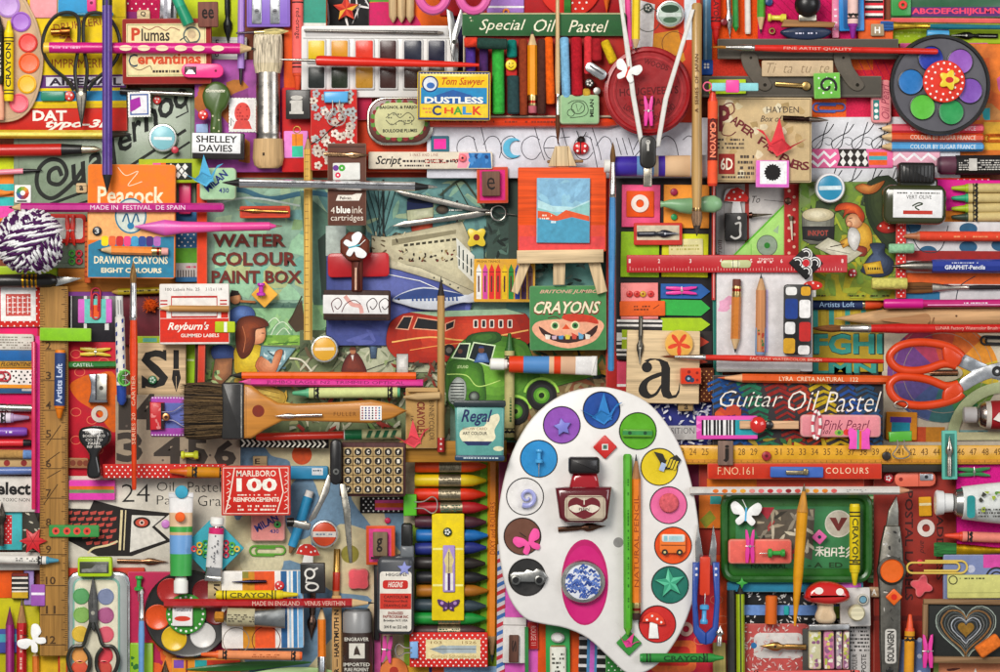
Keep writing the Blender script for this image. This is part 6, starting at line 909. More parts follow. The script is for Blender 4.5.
t = T(4,'paper_clip','striped red and white twisted oval cord clip on pink eraser',816.5,425, cat='clip'); t.m.tube([(x, y, 2) for x, y in circ(816.5,425,3.8,24,13.5)],1.5,'p:eeeae6', True); t.m.f; [t.m.fm.__setitem__(i, t.m.mi('p:c84858')) for i in range(len(t.m.fm)) if (i//8) % 3 == 0]
t = T(4,'folded_tag','pink gift shaped tag with striped ribbon on the tape measure',859,442, cat='tag'); t.m.prism([(848,433),(849,429),(852,428),(857,432),(860,430),(863,432),(867,428),(870,430),(869,438),(870,449),(849,449),(850,440)],0,2,'p:e657b4', bev=.3); t.m.rect(857,430,859,449,'i:3cb08c'); t.m.rect(859,431,861.5,449,'i:d87030')
# colour wheel sheet + orange scissors
t = card(0,'printed_sheet',882,333,1010,450,3,'p:c9beA8'.lower(),'cream sheet printed with a large colour wheel','paper'); m = t.m
for i, c in enumerate(('7c4c8c','6c4080','a83c58','bc4c34','c8642c','d88c34','c8b03c','6c8c3c','3c7c4c','3c6c6c','4c5c8c','60508c')): a = math.radians(165+i*30); b_ = a+math.radians(30); m.poly([(943,375)]+[(943+56*math.cos(a+(b_-a)*k/5),373+50*math.sin(a+(b_-a)*k/5)) for k in range(6)],'i:'+c)
m.disc(943,373,12,'i:c9beA8'.lower()); m.ring(943,373,40, .6,'i:9c8c7c'); m.ring(943,373,50, .5,'i:9c8c7c'); m.line([(888,436),(1000,436)], .8,'i:a89878')
m.rect(888,427,945,442,'i:c8502c'); m.rect(926,427,945,442,'i:c8842c'); m.rect(945,430,988,440,'i:8cb8b8'); m.disc(960,434,8,'i:3c6c74', ry=2.4); m.poly([(973,438),(978,431),(984,431),(979,438)],'i:343c54')
t = T(3,'protractor','clear curved plastic protractor arc under the white tube cap',985,410, cat='protractor'); t.m.prism([(1005+58*math.cos(math.radians(a)),440-58*math.sin(math.radians(a))) for a in range(95,181,6)]+[(1005+47*math.cos(math.radians(a)),440-47*math.sin(math.radians(a))) for a in range(180,94,-6)],0,1.6,'p:b3bd90', bev=.2); t.m.box(947,432,1010,440,1.7,2.4,'p:d0cca0', r=.3, bev=.1)
t = T(4,'scissors','orange handled steel scissors lying on the colour wheel',940,375); b = t.part('blade'); b.prism([(958,357),(966,355),(980,362),(1012,376),(1012,384),(975,374),(958,366)],0,3,'m:c8ccd0', bev=.5); b = t.part('blade'); b.prism(smooth([(959,382),(968,374),(985,366),(1012,362),(1012,378),(992,378),(976,384),(963,391)], True,4),3.2,6.5,'m:d4d6d8', bev=.6); b.top = 6.5; b.disc(996,371.5,5.2,'m:5c5c5c'); b.ring(996,371.5,4,1.2,'i:1c1c1c'); b.disc(996,371.5,1.6,'i:c8c8c8')
O = 'g:d2431c'
for nm, C in (('handle',[(962,357),(954,350),(940,345),(920,343),(902,346),(892,354),(892,362),(900,369),(914,371),(928,369),(944,364),(956,366)]),('handle',[(962,393),(956,398),(940,403),(920,405),(903,402),(893,394),(891,384),(899,377),(914,377),(930,380),(946,386),(958,384)])):
    q = t.part(nm); q.tube([(x, y, 6) for x, y in smooth(C, False,4)],4.2, O, n=10); q.prism(smooth([(944,346),(958,353),(962,358),(957,367),(948,366),(943,358)], True,3) if C[0][1] < 370 else smooth([(944,402),(958,396),(963,390),(957,382),(948,385),(943,392)], True,3),2,10, O, bev=2)
t = T(3,'pen_nib','nib on an oval cream mount between the orange scissor handles',944,373, cat='pen nib'); t.m.prism(circ(943,373,20,24,9),0,2,'p:c0b498', bev=.3); t.m.top = 2; t.m.line([(929,370.5),(958,370.5)],1.6,'i:241c18'); t.m.line([(930,375.5),(958,375.5)],1.6,'i:241c18'); q = t.part('nib'); q.loft([(-15, .4,'m:c08c6c'),(-8,2,'m:c08c6c'),(14,2,'m:c08c6c')],3.5,10)
paperclip(3,1012,341,981,341,8,'g:1a1a1c','black paper clip at the right edge above scissors', r=1.1)
t = T(4,'paint_tube','white capped tube with grey neck and red label at right edge',964,415, loc=True, cat='paint tube'); t.part('cap').loft([(0,7,'g:dcd8d4'),(1,8,'g:dcd8d4'),(13,8,'g:dcd8d4'),(14,6,'g:dcd8d4')],12,20); t.part('shoulder').loft([(14,8,'m:b8b0a8'),(17,12,'m:b8b0a8'),(22,13.5,'p:dcd4c8'),(27,14,'p:dcd4c8')],12,20); b = t.part('body'); b.loft([(27,14,'p:a8242a'),(50,15,'p:a8242a')],12,20); b.top = 27.1; b.poly([(28,4),(34,-3),(38,8)],'i:e8e0d8')
t = card(3,'card_tile',886,412,917,440,3,'p:e0902a','orange framed tile with purple and turquoise bands'); t.m.rect(890,417,911,422.5,'i:5c3c9c'); t.m.rect(891.5,422.5,910,432,'i:2c9cb0'); binder(4,900.5,436.5,10,23,90,'g:55a838','green binder clip gripping the orange tile above the tape', hl=16); T(4,'split_ring','thin wire ring above the orange framed tile',900,405, cat='ring').m.tube([(x, y, 1) for x, y in circ(901,405,6.5,18,4)], .6,'m:8c8880', True)
t = card(4,'pen_nib_case',942,431,957,479,5,'g:5cae9c','sea green slotted case holding a nib standing upright','nib case'); t.m.rect(945,434,954.5,476,'i:3c7c70'); nib(5,949.5,476,950,437,7,'m:b4aca0','silver nib in the sea green slotted case')
# folding rule
t = card(2,'folding_rule',668,445.5,1012,464,5,'a:d9a02c','yellow folding rule numbered 23 to 49','ruler', r=.6); m = t.m; m.rect(670,459,1010,463,'a:c8862c')
for i in range(23,50): x = 683.5+(i-23)*11.96; (m.text(str(i), x-3.4,448.5, x+3.4,455,'i:6c4a1c') if i not in (26,30) else None)
m.many([[(x, 463.3-h_),(x+.45,463.3-h_),(x+.45,463.3),(x, 463.3)] for k in range(282) for x in [671+k*1.196] for h_ in [(3.2 if k % 10 == 0 else (2.4 if k % 5 == 0 else 1.4))]],'i:7a5418')
t = card(3,'letter_tile',718,441,733,465,5,'v:7c6458','brown tile lettered j on the yellow folding rule', r=.8); t.m.text('j',723,445,729,462,'i:201814', st='B')
disc(3,'button',766.5,456,4.6,3,'g:9c2430','dark red rose button on the yellow folding rule').m.disc(766.5,456,1.6,'i:5c1018'); disc(3,'button',886.5,456,4.4,3,'g:2c2420','black bead with antennae on the folding rule')
# ================================================================ left middle
t = card(2,'stamp_block',-8,283,42,327,7,'p:cc2c24','red dotted square carrying a white Chinese seal print','seal tile'); m = t.m; m.dots(-8,283,42,327,6.4, .8,'i:wh'); m.rect(1,287,36,321,'i:f2ece8'); m.rect(6,294,31,316,'i:c25048'); random.seed(6)
for i in range(5):
    m.line([(8+i*5,296),(8+i*5,314)], .9,'i:f0e0dc')
    for j in range(4): m.line([(7+i*5,298+j*4.6+random.uniform(-1,1)),(11+i*5,298+j*4.6)], .9,'i:f0e0dc')
# old ruler
t = card(1,'ruler',40,287,68,655,6,'v:a3783e','worn wooden ruler standing upright numbered to 12 inches', r=1); m = t.m
for n, y in ((2,346),(3,376),(4,405.5),(5,434),(6,463.5),(7,493),(8,522),(9,549),(10,580),(11,609),(12,639)): m.text(str(n),46, y-4,46+4.4*len(str(n))+1, y+4,'i:4c3418', st='b'); m.line([(41, y+5),(67, y+5)], .8,'i:4c3418')
m.many([[(67.5-l, y),(67.5, y),(67.5, y+.7),(67.5-l, y+.7)] for i in range(196) for y, l in [(290+i*1.84,6 if i % 8 == 0 else (4 if i % 4 == 0 else 2.4))]],'i:4c3418'); m.many([[(40.5, y),(40.5+l, y),(40.5+l, y+.6),(40.5, y+.6)] for i in range(110) for y, l in [(296+i*2.6,3+(i % 3))]],'i:5c4020')
for y0, y1, x0 in ((425,445,47),(452,462,46),(470,478,47),(484,504,44)): m.line([(x0, y1),(x0+14, y0)], .8,'i:4c3418')
# left column sheaf
card(0,'card_sheet',-6,326,38,430,4,'p:d81f62','crimson pink card behind the left column of pens','card'); card(0,'card_strip',38,326,42,520,3,'p:b03028','red brown strip left of the wooden ruler','card') ; card(0,'card_strip',-6,404,38,474,4.5,'p:b82438','dark crimson card under the lower pens at left','card')
t = card(2,'washi_roll',-6,334,34,350,7,'p:d4cfc4','white roll printed with faded fine text at left','tape', r=3); t.m.small(-4,336,32,349,5,'i:8c8478', .7)
t = card(2,'washi_roll',-6,350,34,361,6,'p:2361a0','plain royal blue tape roll at left edge','tape', r=2); t = card(2,'washi_roll',-6,361,33,367.5,5,'p:b8862c','ochre tape roll with dark lettering','tape'); t.m.text('FLORENTINE',1,362,32,366,'i:2c2018', st='bi')
t = card(2,'washi_roll',-6,368,34,388,5,'p:ece8e2','white tape with black dots and orange borders','tape'); t.m.dots(3,369,34,386,5.4,1.1,'i:bk', .8); t.m.rect(-6,384.5,34,388,'i:e8962c'); t.m.rect(-6,368,34,369.5,'i:e8962c')
paperclip(3,-14,376,10,376,9,'g:b8303c','crimson paper clip on the dotted tape')
t = card(2,'washi_roll',-6,388,34,393.5,4,'p:28527c','slate blue strip ending in grey by the pink pens','tape'); t.m.rect(22,388.5,34,391,'i:b8b8b4')
lrod(2,'pen_shaft',-12,407,32,407.5,4,[(0,4,'m:b8b4ac'),(18,4,'m:b8b4ac'),(18.2,3.4,'m:b8b4ac'),(20,3.4,'m:b8b4ac'),(20.2,4,'m:b8b4ac'),(44,3.8,'m:b8b4ac')],'short silver metal pen shaft at left','pen shaft')
crayon(2,-16,418,29,418,10,'a88cb0','dcd0dc','lavender crayon with black bands at left edge', bands=2, tip=17)
t, b = lrod(2,'marker_pen',-12,432,27,432,4,[(0,4.6,'g:7a44a8'),(36,4.6,'g:7a44a8'),(39,3.6,'g:7a44a8')],'violet marker stub marked in white','marker'); b.small(18,-1.6,25,2,1,'i:e8e0f0')
lrod(2,'felt_pen',-12,443,32,443,4,[(0,3.6,'g:d22c34'),(34,3.6,'g:d22c34'),(35,3.4,'g:1c1a1a'),(42,3.2,'g:1c1a1a'),(44,2,'g:1c1a1a')],'red pen with black end at left'); lrod(2,'chalk_stick',-12,454,32,454,4,[(0,4.6,'r:b08850'),(35,4.6,'r:b08850'),(35.1,4.6,'r:6c90c4'),(44,4.4,'r:6c90c4')],'tan stick with powder blue end at left','stick')
t = card(2,'bead_ribbon',-6,458.5,33,467,3,'p:c0a070','tan ribbon with row of maroon beads at left','ribbon'); t.m.many([circ(x, 463,3.2,12) for x in (-3,7,24)],'i:8c2c28'); lrod(2,'pencil',-12,471,33,471,4,[(0,4,'a:5a70a8'),(45,4,'a:5a70a8')],'dull blue pencil above the elect lettering')
t = card(0,'paper_box',-6,476,44,512,5,'p:d8d3ca','white box lettered elect non toxic at left edge','box'); t.m.text('elect',-3,482,31,495,'i:1c1a1a', st='B'); t.m.text('- TOXIC NON',0,498,30,501.5,'i:2c2a28')
pencil(4,35.5,336,35,521,7,'e0208c','tall magenta pencil with dark tip beside the wooden ruler', tip=9, wood='3a3030', lead='2c2424', n=6); THINGS[-1].x += 3; 
card(3,'pencil_set',31.8,342,35.6,509,8,'a:cc2c58','narrow crimson rod touching the tall magenta pencil','rod') 
# turquoise block with nib
t = card(2,'card_tile',-6,511,23,550,4,'p:45aeb4','turquoise tile with red dotted strip below elect box'); t.m.rect(4,515,12,544,'i:c82c30'); t.m.dots(4,515,12,544,4.5, .6,'i:wh'); nib(3,1,546,2,502,9,'n:4c4640','dark nib pointing up on the turquoise tile')
card(0,'card_strip',22,510,42,556,3,'x:3c3a30','dark mottled strip between turquoise tile and ruler','card').m.blot(23,512,41,552,14,['i:c8c4b0','i:1c1c18'],3,1)
t = shape(3,'star_bead', star(33,541,14,7,6,-60),3,'g:c4222a','faceted red star near the bottom of the ruler','star'); [t.m.line([(33,541),(33+12*math.cos(math.radians(a)),541+12*math.sin(math.radians(a)))], .5,'i:7c1418') for a in range(0,360,60)]
t = card(3,'button_strip',49,525,99,537,3,'w:3f9048','green wooden strip with four red ring buttons'); 
for x in (56,67,77,87): t.m.disc(x, 531,3.6,'g:d84838'); t.m.disc(x, 531,1.5,'i:6c1c18')
crayon(2,-20,559,58,560,8.5,'4c90a8','dcd8d0','white wrapped crayon with teal tip below turquoise tile', bands=2, tip=11); THINGS[-1].parts[1][1].small(36,-2.5,60,1.5,2,'i:3c3c3c')
t = card(0,'letter_box',-6,552,68,570,3,'p:c8c4bc','grey white paper strip under the teal tipped crayon','paper')
# green folded tape, striped box, candle straw
card(3,'sticky_note',40,328,91,341,6,'p:84c02c','bright green paper block across the ruler top','paper block')
t = card(1,'striped_box',68,290,121,342,5,'g:1e1a20','black box with white stripes and purple top','box'); t.m.rect(68,291,121,296,'i:7c3c8c'); [t.m.rect(x, 296, x+w_, 330,'i:dcdad8') for x, w_ in ((71,1),(84,3),(105,4))]
t = card(2,'sticky_note',78,299,112,323,1.5,'p:d46cc4','orchid slip with aqua square and orange centre','paper'); t.m.rect(84.5,299,106,323,'i:6cc8bc'); t.m.rect(90,305,101,317,'i:e8602c'); paperclip(3,95,319,96,288,9,'g:c0283c','crimson paper clip standing on aqua square')
t, b = lrod(2,'twisted_straw',119,296,121.5,404,4.6,[(0,3.8,'p:dcdcd8'),(20,3.8,'p:dcdcd8'),(21,4.7,'p:e8e4dc'),(88,4.9,'p:e8e4dc'),(88.5,4.9,'g:2c4ca0'),(104,4.7,'g:2c4ca0'),(108,2,'g:2c4ca0')],'blue and cream spiral striped straw standing beside the sharpener','straw', part='stick'); b.top = 9; b.many([[(x, -4),(x+4,-4),(x+9,4),(x+5,4)] for x in range(22,82,9)],'i:2c3c84'); b.many([[(4,-2),(18,-2),(18,-1.4),(4,-1.4)],[(4, .6),(18, .6),(18,1.2),(4,1.2)]],'i:5c5c64')
# red patterned card with sharpener
t = card(0,'patterned_card',68,341,116,478,4,'p:bc1f30','crimson card with gold scroll outlines and orange patch','card'); t.m.poly(smooth([(70,385),(84,376),(96,374),(116,376),(116,432),(96,412),(78,400)], True,4),'i:d8641c')
for x, y in ((76,354),(104,362),(76,412),(92,420),(80,372),(98,450),(76,440),(84,462)): t.m.ring(x, y, 5, .7,'i:e87858',4)
card(0,'card_strip',68,458,88,468,4.6,'p:9c6c48','brown bead braid under the black stamp','ribbon').m.many([circ(x, 463,3,10) for x in (73,80,86)],'i:7c3c28')
peg(2,80,351.5,111,351.5,8.5,'g:d8bc3c','yellow peg lying above the green pencil', z=None); pencil(2,68,365,119,364,7,'257a34','green pencil section lettered in white over the crimson card', tip=0, txt='CASTELL', tx=(.1, .5),tc='d8e8d8')
t = T(3,'pencil_sharpener','grey metal wedge pencil sharpener on the crimson card',98,388, cat='pencil sharpener'); t.part('body').prism([(88.5,374),(107,374),(106,380),(105.5,390),(108,402.5),(88.5,402.5),(91,392),(91,383)],0,8,'m:a4a6ac'); b = t.part('blade'); b.box(97,374,107,400,8,9,'m:c4c2b8', r=.4, bev=.2); b.line([(96,374),(96,400)],1.2,'i:3c3c40'); b.disc(101.5,388,2.2,'m:5c5850')
reinf(3,99.5,414,8.3,'p:d4c8bc','white paper ring above the black seal stamp')
t = T(3,'rubber_stamp','glossy black wax stamp with rounded head and engraved lettering',93.5,448, cat='stamp'); b = t.part('handle'); b.prism(smooth([(79.5,440),(80,430),(88,426.5),(102,427),(110,432),(109.5,442),(102,449),(98.5,456),(100.5,468),(100.5,476),(94,478.5),(87.5,476),(87,466),(89.5,456),(86,449)], True,4),0,11,'q:161515', bev=3)
for s_, y, w_ in (('VICTORIA',430.5,19),('BOGEN & CO',434.5,22),('CO LTD',438.5,17),('PARIS',442,12),('REF 1894',445.3,14)): b.text(s_, 94.5-w_/2, y, 94.5+w_/2, y+2.6,'i:c8c4bc', st='b')
binder(4,122,377.5,5,14,0,'g:5cb04c','green wire spring coil beside the orange pencil', hl=6); t = T(4,'green_wire_loop','twisted bright green wire loop against the orange pencil',125,378, cat='wire'); t.m.tube([(x, y, 4) for x, y in circ(125,378,6.6,14,7.5)],1,'g:6cc050', True)
# upright orange brush
brush(5,134,490,133,264,8.5,'d8431c','tall orange red brush with silver ferrule and brown bristles', bl=22, fl=36, fc='d8d8d8', bc='8a683c', bw=6.5, txt='SERIES 20   CARTIER', tc='e8b898', tx=(.2, .5),thin=.55)
# labels box Reyburn's
card(0,'card_sheet',121,296,165,345,3,'x:6c2430','maroon cloth behind orange pom pom','cloth'); card(0,'card_strip',133,336,176,348,4,'p:9cb42c','lime card under the white and red label box','card').m.rect(143,338,157,342,'i:5cac9c')
t = rod(1,'pencil','golden pencil printed with small words behind the upright brush',112,292,163,291); t.m.loft([(0,1,'w:b89048'),(6,3.4,'a:b09c28'),(51,3.4,'a:b09c28')]); t.m.small(12,-1.5,48,1.5,1,'i:3c3410')
t = T(2,'pompom','spiky orange pom pom left of the label box',150,305, cat='pom pom'); random.seed(2); t.m.lathez(150,305,[(6,0,'k:d8561c'),(6,8,'k:d8561c'),(2,11,'k:d8561c')],14)
for i in range(70): a = random.uniform(0,6.28); e = random.uniform(0,1.4); l = random.uniform(8,10); t.m.tube([(150,305,5),(150+l*math.cos(a)*math.cos(e),305+l*math.sin(a)*math.cos(e),5+l*math.sin(e))],[.7, .25],'k:e8642c', n=4)
t = card(2,'label_box',160,284,229,344,9,'p:e3dfd9','white and red gummed label box','box', r=1.5); m = t.m; m.rect(160.5,318.5,228.5,342,'i:d2301f'); m.rect(160.5,310,167,318,'i:d2301f'); m.rect(221,310,228,318,'i:d2301f'); m.frame(172,297,217,317,1.8,'i:b82c24'); m.text('100 Labels No. 25',166,288,200,291,'i:3c2c28'); m.text("3 1/2 x 1 1/4", 206,288,222,291,'i:3c2c28'); m.text("Reyburn's", 168,322,209,332,'i:f4ece0', st='bi'); m.text('GUMMED LABELS',181,333.5,219,337,'i:f4ece0', st='b')
for y in (300,303.5): m.rect(161, y, 168, y+1.4,'i:b82c24'); m.rect(220, y, 227, y+1.4,'i:b82c24')
pencil(3,229,309,158,308,6.5,'w:b4844c','plain brown wood pencil across the gummed label box', tip=12, lead='8c6c48', n=10)
t = card(3,'sticky_note',215,321.5,235,332.5,1.2,'p:b0c42c','lime tab with white bar on label box corner','paper'); t.m.rect(224,322,227,332,'i:wh')
# S block, stencil card
t = T(2,'wooden_block','pale wooden block printed with black S and pen nib',162,370, cat='block'); t.m.box(138,343,186,395,0,8,'w:ccb08a', r=1); m = t.m
m.text('S',141.5,350,168.5,388,'i:1c1a18', st='b'); m.poly([(163,350),(166.5,350),(166.5,360),(165,361)],'i:1c1a18'); m.poly([(142,378),(145,378),(146,388),(142,388)],'i:1c1a18')
m.rect(173.5,350,179,369,'i:1c1a18'); m.poly([(173,370),(179.5,370),(181,378),(176.5,392),(172,379)],'i:1c1a18'); m.line([(176.3,376),(176.5,390)], .5,'i:ccb08a'); disc(3,'bead',152.5,380,4.3,3,'g:2c6c44','dark green flower bead on the S block').m.many([circ(152.5+2*math.cos(a),380+2*math.sin(a),1,7) for a in (0,1.26,2.5,3.77,5)],'i:c8dccc')
t = card(1,'sticky_strip',185,343,195,384,3,'p:9cc42c','lime upright strip with pale bar beside the S block','paper'); t.m.rect(186,359,194,361,'i:d8e8a0'); card(0,'card_strip',195,343,205,384,4,'p:3c1c1c','dark maroon edge left of the picture tin','card'); card(1,'card_strip',198,343,205,384,6,'p:c8402c','orange red edge strip left of the picture tin','card')
t = card(0,'stencil_card',116,395,240,468,4,'p:9c8c78','grey brown number stencil card with figures 3 4 5','stencil'); m = t.m
for s_, x0, y0, x1, y1 in (('1',119,398,132,430),('4',133,394,158,430),('3',117,432,143,462),('4',154,437,184,464),('5',186,437,208,466),('6',214,440,236,466)): m.text(s_, x0, y0, x1, y1,'i:3a322c', st='B')
m.many([circ(x, y, 1.3,7) for x, y in ((150,400),(163,460),(186,450),(210,455),(127,426))],'i:5c5048')
t = card(2,'film_tile',151,397,186,436,2,'p:a94cae','purple film edged tile under the clipped patterned binder','tile'); t.m.rect(158,403,186,428,'i:6470b8'); [t.m.many([[(x, y),(x+1.5, y),(x+1.5, y+1.2),(x, y+1.2)] for x in range(152,186,3)],'i:e8d8f0') for y in (397.3,434.2)]
binder(3,157,416,14,28,0,'g:c82a30','red patterned binder clip with brass eye facing right', hl=26, hm='m:c8c8d8'); THINGS[-1].parts[0][1].blot(-6,-13,4,13,10,['i:e88a88'],3.4,1.2); THINGS[-1].parts[0][1].rect(4,-13,7,13,'i:1c1418'); disc(4,'bead',166,417,4,2,'m:c88a5c','tiny brass eyelet bead on the red clip').m.disc(166,417,1.8,'i:3c1c18')
t = rod(2,'push_pin','acid yellow spool push pin on the stencil card',181,455,198,455.5); t.m.loft([(0,3.6,'g:ccd03c'),(2.5,4.2,'g:ccd03c'),(4,2.5,'g:ccd03c'),(12,2.7,'g:ccd03c'),(14,4.6,'g:ccd03c'),(17,4,'g:ccd03c')])
t = card(1,'masking_tape',103,464,226,478,3,'p:c42c26','long red tape with white dots under the orange brush','tape'); t.m.dots(104,464,172,478,5.4, .8,'i:wh'); t.m.dots(172,463,226,467,5.4, .6,'i:wh')
crayon(2,232,473,170,472,10.5,'d0641c','c8841f','ochre crayon with orange tip on the dotted tape', bands=2, tip=16)
# 24 oil pastels box
t = card(-1,'pastel_box',64,476,238,572,6,'p:d2ccbe','white box lettered 24 Oil Pastels with a red patterned fish','box'); m = t.m; m.text('24',122,484,150,502,'i:262422', st='n'); m.text('Oil',157,482,174,491,'i:2c2a28', st='n'); m.text('Pastel',188,482,221,492,'i:2c2a28', st='n'); m.text('Pa',157,495.5,171,504.5,'i:2c2a28', st='n'); m.text('Gra',198,495.5,221,506,'i:2c2a28', st='n')
m.poly([(62,508),(90,509),(94,500),(124,508),(171,513),(155,526),(172,541),(150,549),(132,556),(98,556),(64,538)],'i:1f1a18'); m.poly([(132,515),(165,516),(152,527),(166,540),(130,552)],'i:dcd8ce'); m.disc(142,522.5,8.6,'i:1f1a18', ry=5.6); m.disc(142,522.5,6.4,'i:c8503c', ry=4); m.disc(142,522.5,2.6,'i:e8c0b0'); m.disc(142,522.5,1.4,'i:bk')
m.poly([(70,490),(116,490),(114,499),(76,500)],'i:4c2028'); random.seed(8); m.many([[(66+i*8+(j % 2)*4,512+j*6),(73+i*8+(j % 2)*4,510.5+j*6),(72+i*8+(j % 2)*4,514+j*6),(67+i*8+(j % 2)*4,515+j*6)] for i in range(6) for j in range(6) if not (j > 3 and i < 2)],'i:b84a40'); m.line([(122,510),(120,550)],2.4,'i:d8c89c'); m.line([(126,510),(124,550)],1.2,'i:d8c89c'); m.line(smooth([(88,553),(94,548),(108,545),(118,541)]),2,'i:d8c89c')
t = card(2,'eraser',69,480,115,500,6,'p:dd43aa','magenta striped block with orange and green bands','block'); t.m.rect(69.5,486,114.5,489.5,'i:e0642c'); t.m.rect(69.5,489.5,114.5,493,'i:6c8c5c')
nib(2,117,561,168,562,7,'m:7c5c44','bronze nib pointing right below the printed fish')
disc(2,'button',165.5,524,4.2,2,'g:c880c8','small lilac dot button at the fish tail'); disc(4,'button',181.5,492,6.5,2,'p:3f9cb8','flat turquoise dot above the flesh banded tube')
ptube(3,180.5,594,181,494,23,[(0,'g:3fa04c'),(.28,'g:3fa04c'),(.281,'g:6c9cd0'),(.52,'g:6c9cd0'),(.521,'g:c8a478'),(.56,'g:34983c'),(.63,'g:34983c'),(.631,'g:d8b894'),(.8,'g:d8b894'),(.81,'p:dfdedc')],'upright paint tube banded green blue and flesh with white cap', crimp='p:e4e4e4', capl=16); disc(4,'button',180,517,5,2,'p:e4622c','flat orange dot on the flesh band of the tube')
# Marlboro reinforcements
t = card(3,'ring_box',222,466,290,515,9,'p:c4291f','red box lettered 100 reinforcements','box', r=1); m = t.m; m.frame(224,468,288,513, .8,'i:e8cfc0'); m.text('MARLBORO',237,470.5,276,476.5,'i:ecdccc', st='b'); m.text('100',237,478,277,491.5,'i:f4ece0', st='B'); m.text('REINFORCEMENTS',234,497,279,501.5,'i:ecdccc', st='B'); m.small(236,493.5,276,496,1,'i:ecdccc', .5); m.small(238,504,276,511,2,'i:ecdccc', .6)
m.line([(235,468),(231,492),(226,512)],1.2,'i:ecdccc'); m.line([(279,468),(283,492),(277,512)],1.2,'i:ecdccc'); [m.line(smooth([(x, y),(x+3, y+2),(x-1, y+5)]), .7,'i:ecdccc') for x in (228,285) for y in (472,480,488,496,504)]
# area right of it: patterned blue and cream backdrop
t = card(-1,'patterned_sheet',226,440,420,690,4,'p:c9bd98','cream sheet patterned with large slate blue petals','paper'); m = t.m; [m.poly(smooth(P, True,4),'i:6f8ca4') for P in ([(238,448),(262,446),(272,456),(290,462),(284,480),(262,478),(240,520),(232,500)],[(292,484),(312,478),(322,520),(300,540),(285,520)],[(320,500),(345,470),(352,500),(372,530),(340,524),(312,548)],[(240,590),(290,560),(330,590),(372,600),(330,640),(300,672),(250,672)],[(384,500),(410,510),(414,560),(392,540)])]
m.disc(302,455,10,'i:d2542c'); m.disc(350,554,9,'i:8c8438'); m.disc(252,565,11,'i:8c8838'); m.disc(262,560,22,'i:cfc6a4'); m.disc(384,592,14,'i:cfc6a4')
t = card(2,'blue_eraser',290,466,328,479,5,'g:2f88b4','glossy blue strip with a white label','eraser'); t.m.rect(312,468,323,475,'i:e0e4e8'); t.m.small(313,469,322,472,1,'i:4c5c6c'); t = card(2,'letter_tile',253,456,267,466,4,'w:c8ac80','cream block lettered E above the red box', r=1); t.m.text('E',255,458.5,260,464,'i:3c2c24', st='b')
t = card(2,'eraser',251,513,285,541,8,'p:e0908a','pink square eraser lettered 430 under the red box', r=3, bev=1.6); t.m.text('MILAN',254,519,279,526.5,'i:2c387c',-30,'B'); t.m.text('430',270,529,279,533,'i:2c387c', st='b'); t = disc(3,'button',277.5,524.5,3.6,2,'g:3c9c44','small green button on the pink eraser'); t.m.disc(277.5,524.5,1.4,'i:bk')
paperclip(2,285,551,250,551,9.5,'g:5c9c34','grass green paper clip below the pink eraser', r=1)
t = cardr(2,'paper_diamond',213,548,44,44,45,2,'p:3fa4b4','turquoise paper diamond beneath the small white tube','paper')
for i, (x, y, c) in enumerate(((194,549,'c8303c'),(199.5,545,'d8b83c'),(199.5,552,'d8b83c'),(205.5,543,'3c9c4c'),(205.5,549,'5cb04c'),(205.5,555,'3c9c4c'),(226,543,'c8304c'),(226,549,'c8304c'),(226,555,'c8304c'),(232,545,'5cb04c'),(232,552,'5cb04c'),(237,549,'d8b83c'))): T(3,'ring_bead',('outermost red','upper yellow','lower yellow','top green','middle green','bottom green','top red','middle red','bottom red','upper green','lower green','outermost yellow')[i]+' ring bead %s of the small white tube on the turquoise diamond' % ('left' if i < 6 else 'right'), x, y, cat='bead', group='ring beads on the turquoise diamond').m.tube([(a, b, 1.2) for a, b in circ(x, y, 2.3,10)],1,'g:'+c, True,5)
ptube(4,217,517,213,581,16,[(0,'g:d02c6c'),(.12,'g:d02c6c'),(.121,'p:dcdad8'),(.8,'p:dcdad8'),(.81,'m:c8c8c8')],'small white paint tube with white cap on the turquoise diamond', capl=9, capw=.85); THINGS[-1].parts[1][1].small(18,-4,50,4,3,'i:5c5c60', .6)
# typewriter alphabet tiles
t = T(3,'stamp_set','case of thirty cream alphabet stamps with round black letters',372,469, cat='stamp set'); b = t.part('case'); b.box(340,443,405,496,0,9,'v:4c2c2c', r=1.5)
L = 'abcdefghijklmnopqrstuvwxyz&?!.'
for j in range(5):
    for i in range(6): x, y = 348.5+i*9.9,452+j*9.2; q = t.part('letter_block'); q.box(x-4.75, y-4.4, x+4.75, y+4.4,8,13,'w:c4a878', r=.5); q.disc(x, y, 3.7,'i:1e1c1a', n=16); (q.text(L[j*6+i], x-1.4, y-1.9, x+1.4, y+1.9,'i:e8e0d0', st='b'))
# ================================================================ bottom left
for a in ((-6,568,24,598,'e25a20','orange square of card at left edge below the teal crayon'),(-6,598,40,690,'c0b820','olive yellow board at the bottom left corner'),(40,640,60,690,'d8b02c','mustard card under the end of the ruler'),(24,570,34,605,'a48cc8','lavender strip beside the striped binder')): card(0,'card', a[0], a[1], a[2], a[3],2.5,'p:'+a[4], a[5])
card(-1,'card_sheet',58,568,145,690,3,'p:c03a28','red and crimson sheet behind the grey paint tin','card').m.rect(60,576,66,688,'i:c8a828'); card(-1,'painted_paper',128,572,240,690,4,'p:b82a52','crimson sheet with orange shapes under the black paint wheel','paper').m.blot(130,640,238,688,16,['i:e2602c','i:d8442c','i:e88a3c','i:7c48a8','i:d0305c'],14)
t = card(0,'patterned_ribbon',-6,629,17,653,3.5,'p:46509c','indigo ribbon with turquoise diamonds at left','ribbon'); t.m.rect(-6,634,17,642,'i:4aa0b0')
